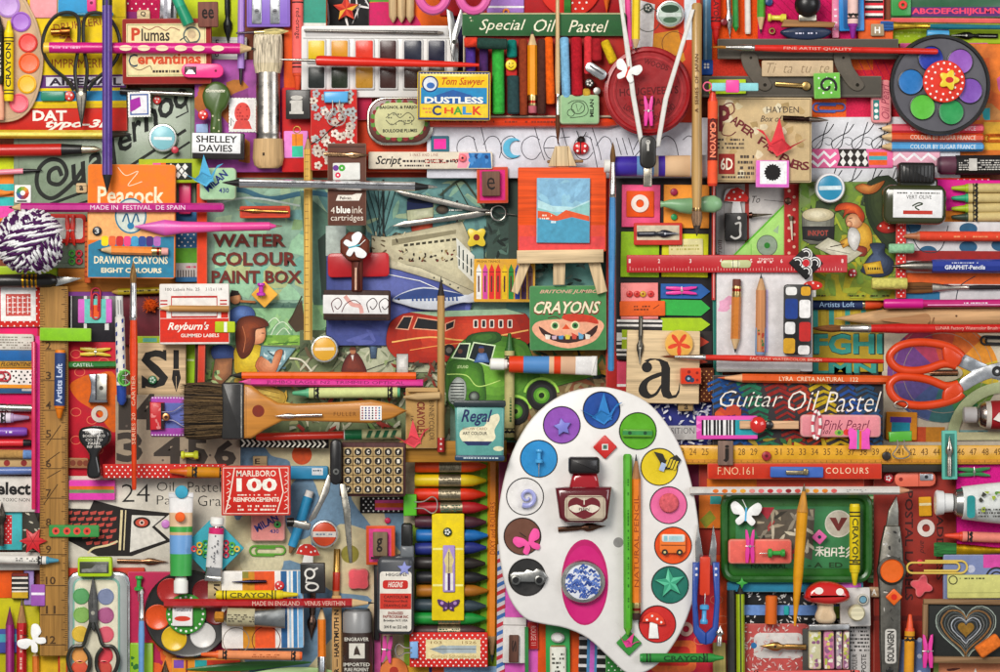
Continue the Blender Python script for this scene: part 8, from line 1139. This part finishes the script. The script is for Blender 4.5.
# ================================================================ bottom right
card(-1,'card_sheet',700,462,880,690,4,'p:a8362a','rust red backing sheet under the green tin tray','card')
t = card(0,'printed_sheet',645,556,732,690,3,'p:cf2f3c','red and orange printed sheet below the thread snips','paper'); t.m.rect(716,556,732,640,'i:dc5024'); t.m.blot(650,560,730,690,5,['i:e0502c','i:c82444'],14); t.m.rect(650,640,696,671,'i:e8703c',6); t.m.rect(655,646,690,665,'i:d0342c',5); [t.m.ring(x, y, 6, .6,'i:e88c68',4) for x, y in ((690,600),(722,620),(700,640),(716,600))]
t = card(0,'card',699,488,724,528,4,'p:d8742c','orange card with turquoise square beside the marbled notebook'); t.m.rect(710,496,721,504,'i:3c9c98'); t.m.poly([(700,520),(710,510),(716,518),(706,528)],'i:8c8c2c')
t = card(2,'pencil_box',709,463.5,880,479,6,'p:c3341f','red box edge lettered F.NO.161 COLOURS','box'); t.m.text('F.NO.161',719,467,754,474.5,'i:e8c89c', st='n'); t.m.text('COLOURS',825,467.5,867,473.5,'i:ecd4b0', st='s'); card(1,'card_strip',708,478,863,488,5,'p:d8503c','coral strip below the red COLOURS box','card').m.rect(708,478,757,487,'i:dc7424')
t = card(3,'blue_block',771,467,823,477.5,4,'g:3a62b0','cornflower blue block carrying a bent cream pin','block'); t.m.box(786,470.5,806,474.5,4,7,'m:b8ac8c', r=1); t.m.box(803,468.5,808,475,4,8,'m:a89870', r=2)
pencil(3,690,491,908,490.5,8,'d2cec8','white pencil printed with a row of red and orange heart dots', tip=13, wood='c89070', lead='8c5c4c'); b = THINGS[-1].parts[0][1]
for i, c in enumerate(('e0742c','e0742c','e08c2c','e0a03c','d8847c','d8686c','b82c34','d8686c','8c1c24','c84c44','e0a03c','e0902c','d87c2c','d8605c')): b.disc(25+i*8.9,0,3,'i:'+c, n=10, ry=2)
b.small(153,-1.5,172,1.5,2,'i:8c8c88')
# green tray
t = T(2,'tin_tray','green painted tin tray with rounded corners and printed characters',796,537, cat='tin tray'); b = t.part('tray'); b.box(722,492,871,582,0,4,'a:2c6a24', r=12, bev=1); b.top = 4
b.tube([(x, y, 7) for x, y in rrect(725.5,495.5,867.5,578.5,11,5)],4,'a:235a1e', True,8); b.box(737,507,857,568,4,4.6,'p:3c7c4c', r=4, bev=.1); b.top = 4.6; random.seed(15); b.poly([(748,511),(815,509),(812,560),(760,540)],'i:5c5448'); b.blot(758,510,814,562,30,['i:c8c0a8','i:a89c84','i:3c3830','i:a83c3c','i:8c8474'],9,2.2); b.poly([(758,508),(768,520),(775,508)],'i:a8303c'); b.disc(838,524,13.5,'i:d0ccbc'); b.disc(838,524,12.3,'i:b8b0a0'); b.poly([(829,518),(834,518),(838,526),(842,518),(847,518),(839,531),(837,531)],'i:6c2c28'); b.text('V',833,518,843,529,'i:6c2c28', st='B')
for x, y in ((815,547),):
    for q_ in ([(825,548),(829,548),(829,556),(825,556),(825,548)],[(825,552),(829,552)],[(831,556),(832,548),(836,548),(836,556)],[(832,552),(836,552)],[(838,548),(844,548)],[(841,546),(841,552)],[(838,553),(844,552)],[(839,556),(844,555.5)],[(849,547),(845.5,550)],[(849.5,550),(846,553.5)],[(850,553),(845,557)],[(x, y+3),(x+9, y+3)],[(x+4.5, y-1),(x+4.5, y+9)],[(x+4, y+4),(x+.6, y+8.5)],[(x+5, y+4),(x+8.5, y+8)],[(x+1, y+.4),(x+8, y)]): b.line(q_, 1.4,'i:e8e4d4')
b.text('- A  ED',808,562,842,567,'i:24401f', st='b'); b.text('NATURAL',752,564,788,568,'i:24401f')
pencil(4,795,626,803.5,487,12,'d8921f','fat yellow orange pencil pointing up across green tray', tip=28, wood='c88c3c', lead='5c5030', n=10); q = THINGS[-1].parts[0][1]; q.v, q.f, q.fm = [],[],[]; q.loft([(0,1,'a:d8921f'),(18,2.6,'a:d8921f'),(48,4.8,'a:de9a24'),(112,5.6,'a:de9a24')],5.2,10)
crayon(4,855,504,855,584,10.5,'dcc42c','d8c020','yellow crayon lettered CRAYON pointing down in the green tray','CRAYON','4c4a18',(.17, .72),tip=14)
bfly(4,746,512,1.1,5,'p:eeeeec','white and blue paper butterfly on the green tray','i:5cb0dc')
card(3,'eraser',729,539.5,791,563.5,7,'p:e2685c','salmon pink eraser lying in the green tray', r=3, bev=1.5); peg(4,750,563,750,530,9,'g:da3c98','hot pink peg gripping the salmon eraser'); pin(4,785,553,760,553,9,'3c9c44','green push pin lying on the salmon eraser', needle=8)
t = cardr(4,'square_bead',819.5,537,11,11,42,2,'g:d8609c','pink diamond tile with black dot by printed emblem'); t.m.disc(0,0,1.8,'i:1c2c3c')
card(1,'comb_strip',867,494,876,582,5,'g:3c7c3c','green and pale ribbed strip along the tray edge','strip').m.many([[(868, y),(875, y),(875, y+2.4),(868, y+2.4)] for y in range(497,580,6)],'i:b8ccA0'.lower())
# brown book and knife
t = card(0,'book',874,465,962,690,6,'p:8c2c22','brick red book lettered POSTAL LABELS and ADDRESS','book'); t.m.text('POSTAL LABELS',905,492,913,600,'i:3c1a18',90,'b'); t.m.text('ADDRESS',936,516,943,580,'i:3c1a18',90,'b'); t.m.text('and',920,541,925,554,'i:3c1a18',90,'i'); t.m.rect(874,615,962,620,'i:6c201c'); card(1,'card_strip',878,464,945,472,3,'p:2c2824','dark strip under the folding rule','card')
t = T(3,'craft_knife','scratched grey metal folding knife standing upright, orange round inset',890,590, cat='knife'); q = t.part('blade'); q.prism([(897,497),(899,512),(899,530),(886,530),(889,512)],0,4,'n:9c9a90', bev=.8); q = t.part('handle'); q.prism([(885,527),(900,527),(903,550),(904,575),(901,600),(901,640),(897,690),(882,690),(880,640),(880,600),(878,570),(881,545)],0,8,'n:77746c', bev=1.5); q.blot(883,532,900,562,16,['n:c8c4bc','i:2c2a28','i:d8d4cc'],3,1.5); q.blot(883,590,898,622,12,['i:c8c4bc','i:3c3a36'],3, .8); q.rect(885,628,896,662,'i:c8c4bc',3); q.text('SOLINGEN',887,630,894,660,'i:2c2a26',-90,'B'); q = t.part('inset'); q.lathez(891.5,571,[(14.5,6,'n:4c4a44'),(14,9.5,'n:4c4a44'),(11.5,10,'a:dc6420'),(10.5,8.6,'a:dc6420'),(.5,8.4,'a:dc6420')],30); q = t.part('rivet'); q.prism(circ(889.5,669,3.6,12),8,9,'g:1c1a18')
t = cardr(4,'square_bead',894,597,12,12,45,3,'g:e2641f','orange diamond tile with red centre on the knife'); t.m.disc(0,0,3,'i:d02c1c')
t = card(1,'letter_tile',869,587,879,597,4,'w:b89878','small pale tile lettered A left of the knife', r=1); t.m.text('A',871.5,589,876.5,595,'i:f0ece4', st='b')
t = disc(2,'button',888.5,478,5,2,'g:b8202c','crimson button with white flower left of salmon sharpener'); t.m.many([circ(888.5+2*math.cos(a),478+2*math.sin(a),1,7) for a in (0,1.26,2.5,3.77,5)],'i:wh')
t = T(2,'pencil_sharpener','salmon pink rounded sharpener with steel blade under the folding rule',915,479, cat='pencil sharpener'); q = t.part('body'); q.prism(rrect(895,472,935.5,486.5,6),0,6,'g:de6c54'); q.disc(901,479,2,'i:8c2c20'); q.rect(918,473,919,486,'i:b8503c'); q = t.part('blade'); q.box(919.5,474,932.5,480.5,6,7,'m:c4c4c8', r=1, bev=.2); q.disc(926,477,1.8,'m:4c4c50')
t = card(2,'sticky_note',919,497,931.5,516,2,'p:e0a42c','amber tab with pale bar on the brown book','paper'); t.m.rect(919.5,503,931,505.5,'i:f4e0b0'); reinf(2,926,528,8.6,'p:d8ccc4','white paper ring on the brown book'); t = disc(3,'button',920,562.5,3,1.6,'g:d83c48','tiny red ring inside the yellow clip'); paperclip(3,907,567,966,566,12,'g:d8bc5c','large pale yellow paper clip on the brown book', r=1.1)
T(2,'puzzle_eraser','rose pink four lobed eraser on the brown book',921.5,586, cat='eraser').m.prism(flower(921.5,586,11.5,4, .2, .3),0,4,'p:de5a64', bev=1)
card(0,'fabric_strip',957,465,1012,560,6.5,'k:c81f80','magenta cloth at the right edge under the white tube','cloth'); t = card(0,'patterned_sheet',944,555,1012,610,6.5,'p:7480a8','slate blue sheet with white spots and pink scrap','paper'); t.m.many([circ(971,569,4,10), circ(990,590,4,10)],'i:b8bcd0'); t.m.rect(983,555,1012,568,'i:cf4c9c'); t.m.ring(996,578,10,2,'i:2c2c30'); t.m.ring(996,578,6,1.6,'i:2c2c30')
peg(2,958,472,990,471.5,9,'g:2f7c44','dark green peg at the right end below folding rule')
t = T(3,'paint_tube','big white tube with teal blot and fluted cap at right',936,503, loc=True, cat='paint tube'); q = t.part('cap'); q.loft([(0,11,'g:dcdcda'),(1.5,12.5,'g:dcdcda'),(8,11.5,'g:dcdcda'),(9,9.5,'g:dcdcda'),(17,9,'g:dcdcda')],16,20); q = t.part('shoulder'); q.loft([(17,8,'m:a8a8a4'),(20,13,'m:a8a8a4'),(26,15,'m:a8a8a4')],16,20); q = t.part('body'); q.loft([(26,16,'p:d6d8d4'),(50,(19,14),'p:d6d8d4'),(80,(22,11),'p:d6d8d4')],16,20); q.top = 32.2; q.rect(29,-8,37,14,'i:2c8c8c',3); q.blot(40,-12,70,10,12,['i:9cac3c','i:5c8c3c','i:3c3c34'],3); q.small(40,4,70,14,3,'i:4c4c48')
crayon(2,1020,538.5,946,536,10,'d8442c','e08474','coral crayon with red tip under the white tube', bands=2, tip=16); brush(2,1040,551,936,549,7,'2c5c8c','brush with green bristles and broad gold ferrule at right', bl=22, fl=66, fc='d8a82c', bc='2c6c34', flat=1, bw=14)
t = card(2,'label',948,575,1012,598,3,'p:c8c678','pale yellow ticket with printed key ring','ticket'); t.m.ring(953.5,580,4,1.2,'i:4c4c2c'); t.m.small(960,577,986,580,1,'i:4c4c2c'); t.m.line([(949,592.5),(1010,592.5)], .5,'i:8c8c50')
# chalkboard
t = T(2,'chalkboard','small wooden framed chalkboard with a chalk drawn heart',965,631); q = t.part('slate'); q.box(928,604,1012,657,0,4,'p:252725'); random.seed(16); q.many([circ(random.uniform(932,998), random.uniform(608,654), random.uniform(1,3),7) for i in range(0)],'i:bk')
def heart(s_): return [(966+s_*16*math.sin(a)**3,629-s_*(13*math.cos(a)-5*math.cos(2*a)-2*math.cos(3*a)-math.cos(4*a))*1.02) for a in [6.2832*i/40 for i in range(40)]]
for s_, c, w_ in ((1.85,'a4b0a4', .9),(1.72,'6c7068', .7),(1.5,'86623c',1.5),(1.3,'5c6464', .7),(1.1,'6c6c68', .9),(.9,'a8acb0',1.1),(.7,'5c6068',1.1)): q.line([(x+random.uniform(-.35, .35), y+random.uniform(-.35, .35)) for x, y in heart(s_)], w_, 'r:'+c, True)
q.poly(heart(.5),'r:8c682c')
for a in ((924,600,1012,605),(924,656,1012,662.5),(923.5,605,928.5,656)): t.part('frame').box(*a, 0,7,'w:8c6c4c' if a[2] > 990 else 'v:8c6c4c', r=.5)
t = cardr(3,'chalk_stub',989,646,25,13,-33,9,'r:e07430','orange chalk block on the slate beside the heart','chalk', r=2, bev=2); peg(4,928,668,929,635,10,'g:dc3c98','hot pink peg clipped on the chalkboard frame')
card(0,'patterned_sheet',898,640,930,690,8,'p:5c6c94','blue grey sheet with pale dots at bottom beside chalkboard','paper').m.many([circ(919,640+i*16,2.4,9) for i in range(3)],'i:a8b0c8'); t = card(1,'card',934,661.5,1012,690,4,'p:dc8c64','peach card with green edge at the bottom right corner'); t.m.rect(934,661.5,939,690,'i:8c9c4c'); t.m.blot(944,668,985,690,4,['i:ece4dc','i:5c2c24'],9,2)
crayon(3,908.5,700,909.5,616,10,'dc5430','d8962c','ochre wrapped crayon with orange tip standing at the bottom', bands=2, tip=15)
# lower notebooks, toadstool, tapes
card(0,'card_strip',728,582,862,592,4,'p:2c7c9c','teal strip under the green tray','card').m.rect(835,583,860,590,'i:c860b8'); t = card(0,'notebook',745,590,862,626,4,'p:1d1d1e','black and white marbled notebook with a blue band','notebook'); random.seed(17); t.m.blot(746,591,861,625,130,['i:e0dedb','i:c8c4c0'],2.6,1,5); t.m.rect(745,605,860,615,'i:6c90cc'); t.m.rect(825,606,845,618,'i:8cac3c')
card(1,'sticky_note',784,606,789,615,2,'p:2ca4a4','tiny turquoise tab on the blue band','paper'); t = rod(2,'highlighter','orange highlighter barrel standing on the marbled notebook',771,624,771,595,'highlighter'); t.m.loft([(0,5.6,'g:de6c28'),(1,6,'g:de6c28'),(27,6,'g:de6c28'),(28,4,'g:c8442c')])
card(0,'card',840,588,870,626,5,'p:c8c4c0','grey white card behind the large toadstool'); t = disc(2,'eye_button',863,599.5,5.6,3,'g:b8b4a8','round blue glass eye bead beside the toadstool','bead'); t.m.disc(863,599.5,4,'i:2c2c2c'); t.m.disc(863,599.5,3.2,'i:6c98ac')
t = T(4,'toadstool','large wooden toadstool with red spotted cap and cream stem',826,602); q = t.part('stem'); q.prism(smooth([(819,600),(833,600),(834,610),(836.5,617),(833,623),(820,623),(816.5,617),(819,609)], True,3),0,14,'p:d8bc98', bev=4); q = t.part('cap'); q.prism(smooth([(804.5,597),(809,588),(820,582.5),(834,583),(845,588),(849.5,596),(846,601),(832,604.5),(818,603.5),(808,601)], True,4),4,24,'q:c4231f', bev=6); [q.disc(*a[:3],'g:ece4dc', ry=a[3]) for a in ((818.5,590.5,4.4,3.4),(839,591.5,3.8,3.4))]
t = T(3,'wooden_spool','small cream wooden cylinder right of the toadstool',857,614, cat='spool'); t.m.lathez(857,613,[(8,0,'w:cfc8a4'),(8,14,'w:cfc8a4'),(6.5,16,'w:d8d0b0')],24)
t = card(1,'picture_tin',742,624,808,690,6,'p:b8504c','scrolled red and white tin with label and gold nib','tin', r=4); random.seed(18); t.m.blot(743,625,807,671,150,['i:dccaC4'.lower(),'i:c89c98'],2.6, .8,5); t.m.box(754,633,803,658,6,6.6,'p:ccc8c4', r=6, bev=.1); t.m.disc(754,645.5,3,'i:2c6ca0'); nib(3,806,647,760,645.5,9,'m:c09458','gold nib pointing left on the scrolled tin label')
card(1,'white_bar',809,624,849,630,8,'m:c8c8c8','bright steel bar below the toadstool','bar')
t = card(1,'tape_case',803,629,850,690,4,'g:4c4a46','clear case holding four rolls of patterned tape','case')
for i, (x0, x1, c, n_) in enumerate(((809,821,'c8c49c','cream yellow'),(824,834,'c06c94','pink and green'),(836,842,'9c8c9c','lilac grey'),(843,849,'b8848c','dusty rose'))): t = card(2,'washi_roll', x0,631, x1,669,9,'p:'+c, n_+' patterned tape roll in the case','tape', r=2, bev=2); t.m.blot(x0+.5,632, x1-.5,668,22,['i:c8a8b8','i:a8b04c','i:e0dcc8','i:8c5c7c','i:d0c06c'][i % 3:],2.4)
t = card(2,'newspaper_roll',849,624,870,690,6,'p:c0bcb8','rolled newspaper tape with dense black print','newsprint', r=2); t.m.small(850,626,869,652,7,'i:3c3a38', .8); t.m.text('COULEUR',852,654,857,672,'i:2c2a28',-90,'b'); t.m.text('POSTE',861,654,866,672,'i:2c2a28',-90,'b')
crayon(3,860,674,742,674,8,'c8403c','d8605c','coral crayon cut by bottom edge beneath the scrolled tin', bands=2)
lrod(2,'pencil',732,700,731.5,592,4.5,[(0,4.6,'g:2a2928'),(100,4.6,'g:2a2928'),(108,4.2,'g:2a2928')],'matte black pencil standing right of the thread snips'); pencil(2,741,700,741,586,8,'a0b828','lime green pencil with black point beside the black one', tip=10, wood='24241f', lead='111111', stripe='3c4420'); shape(5,'star_bead', star(742,583,6,2.4,4,-90),2,'g:3c9c3c','tiny green four pointed star at tray corner','star')
# snips
t = T(3,'thread_snips','blue handled thread snips with steel blades pointing up',705,590, cat='thread snips')
for s_ in (-1,1): t.part('blade').prism([(706+s_*1,566),(706+s_*10,566),(706+s_*10.5,545),(706+s_*(8 if s_ < 0 else 7),526),(706+s_*4,548)],0,3,'m:b8b8b6', bev=.5); q = t.part('handle'); q.prism([(706+s_*6,563),(706+s_*13,563),(706+s_*13.5,600),(706+s_*12,632),(706+s_*6,642),(706+s_*.05,643.5),(706+s_*.05,632),(706+s_*6.5,626),(706+s_*8.5,600)],0,7,'g:2c4c9c', bev=1.5); [q.disc(706+s_*9.5, y, 1.3,'i:d8dce4') for y in (569,575)]
card(4,'thread_tag',700,557,710,595,4,'g:cf3a1f','orange red plastic sleeve between the snips blades','sleeve', r=2); pin(4,704,624,705,594,9,'4a9cd0','sky blue push pin between the snips handles', needle=11); reinf(1,686,629,7,'p:e0b8a8','pale paper ring partly under the palette')
nib(3,719,646,720,626,8,'m:d0ccc4','bright silver nib above the tan stick'); card(1,'wood_strip',713,643,726,690,4,'v:a89858','tan upright stick below the silver nib','stick')
crayon(3,640,658,722,657.5,9,'2c8c3c','2f8438','green crayon lettered CRAYON emerging below the palette','CRAYON','0c3c18',(.28, .78))
# ================================================================ pile everything up, bottom layer first, then link
RES = 2; GW, GH = 1400//RES, 1000//RES; HM = np.zeros((GH, GW)); OFF = 160
def obb(t):
    out = []
    for nm, m, pa, lb in [('', t.m, None, None)] + t.parts:
        if not m.v: continue
        a = np.array(m.v); out.append((a[:, 0].min(), a[:, 0].max(), a[:, 1].min(), a[:, 1].max(), a[:, 2].max()))
    return out
def cells(t, b, sh):
    x0, x1, y0, y1 = b[:4]; s1 = min(sh, (x1-x0)*.3); s2 = min(sh, (y1-y0)*.3); x0 += s1; x1 -= s1; y0 += s2; y1 -= s2
    nx = max(2, int((x1-x0)/1.4)+1); ny = max(2, int((y1-y0)/1.4)+1)
    X, Y = np.meshgrid(np.linspace(x0, x1, nx), np.linspace(y0, y1, ny)); Y = -Y
    a = math.radians(t.ang); U = t.x + X*math.cos(a) - Y*math.sin(a); V = t.y + X*math.sin(a) + Y*math.cos(a)
    i = np.clip(((V+OFF)/RES).astype(int),0, GH-1); j = np.clip(((U+OFF)/RES).astype(int),0, GW-1); return i, j
JR = random.Random(5)
def link_thing(t):
    bx = obb(t); base = 0.0
    if not bx: return
    if t.kind == 'structure': base = -3
    elif t.z is not None: base = t.z
    else:
        for b in bx: i, j = cells(t, b, 3.2); base = max(base, HM[i, j].max())
    for b in bx: i, j = cells(t, b, .5); HM[i, j] = np.maximum(HM[i, j], base + b[4] + .25)
    top = max(b[4] for b in bx); f = 1 - (base + top*.7)/CAMZ
    t.base = base
    if t.m.v: root = t.m.build(t.name)
    else: root = bpy.data.objects.new(t.name, None); root.empty_display_size = .01
    sc.collection.objects.link(root)
    root.location = ((t.x-CX)*S*f, (CY-t.y)*S*f, base*S); _sz = max(max(b[1]-b[0], b[3]-b[2]) for b in bx); _j = 0 if (t.kind == 'structure' or t.name == 'paint_palette' or _sz > 150) else JR.gauss(0,1)*min(.9,28/_sz)
    root.rotation_euler = (0,0,-math.radians(t.ang+_j))
    if t.kind: root['kind'] = t.kind
    if t.kind != 'structure':
        root['label'] = t.lab; root['category'] = t.cat
        if t.group: root['group'] = t.group
    made = []
    for nm, m, pa, lb in t.parts:
        o = m.build(nm) if m.v else None; made.append(o)
        if o is None: continue
        sc.collection.objects.link(o); o.parent = made[pa] if pa is not None else root
        if lb: o['label'] = lb
for t in sorted(THINGS, key=lambda t: t.L): link_thing(t)
print('things', len(THINGS),'parts', sum(len(t.parts) for t in THINGS),'max height', HM.max(),'unique labels', len(set(t.lab for t in THINGS)))
_seen = {}
for t in THINGS:
    if t.lab in _seen and not t.group: print('DUP LABEL', t.lab)
    _seen[t.lab] = 1
    n = len((t.lab or '').split())
    if t.kind != 'structure' and not 4 <= n <= 16: print('LABEL LENGTH', n, t.lab)
hi = sorted(THINGS, key=lambda t: -getattr(t, 'base',0))[:8]
print([(round(t.base), t.lab) for t in hi])
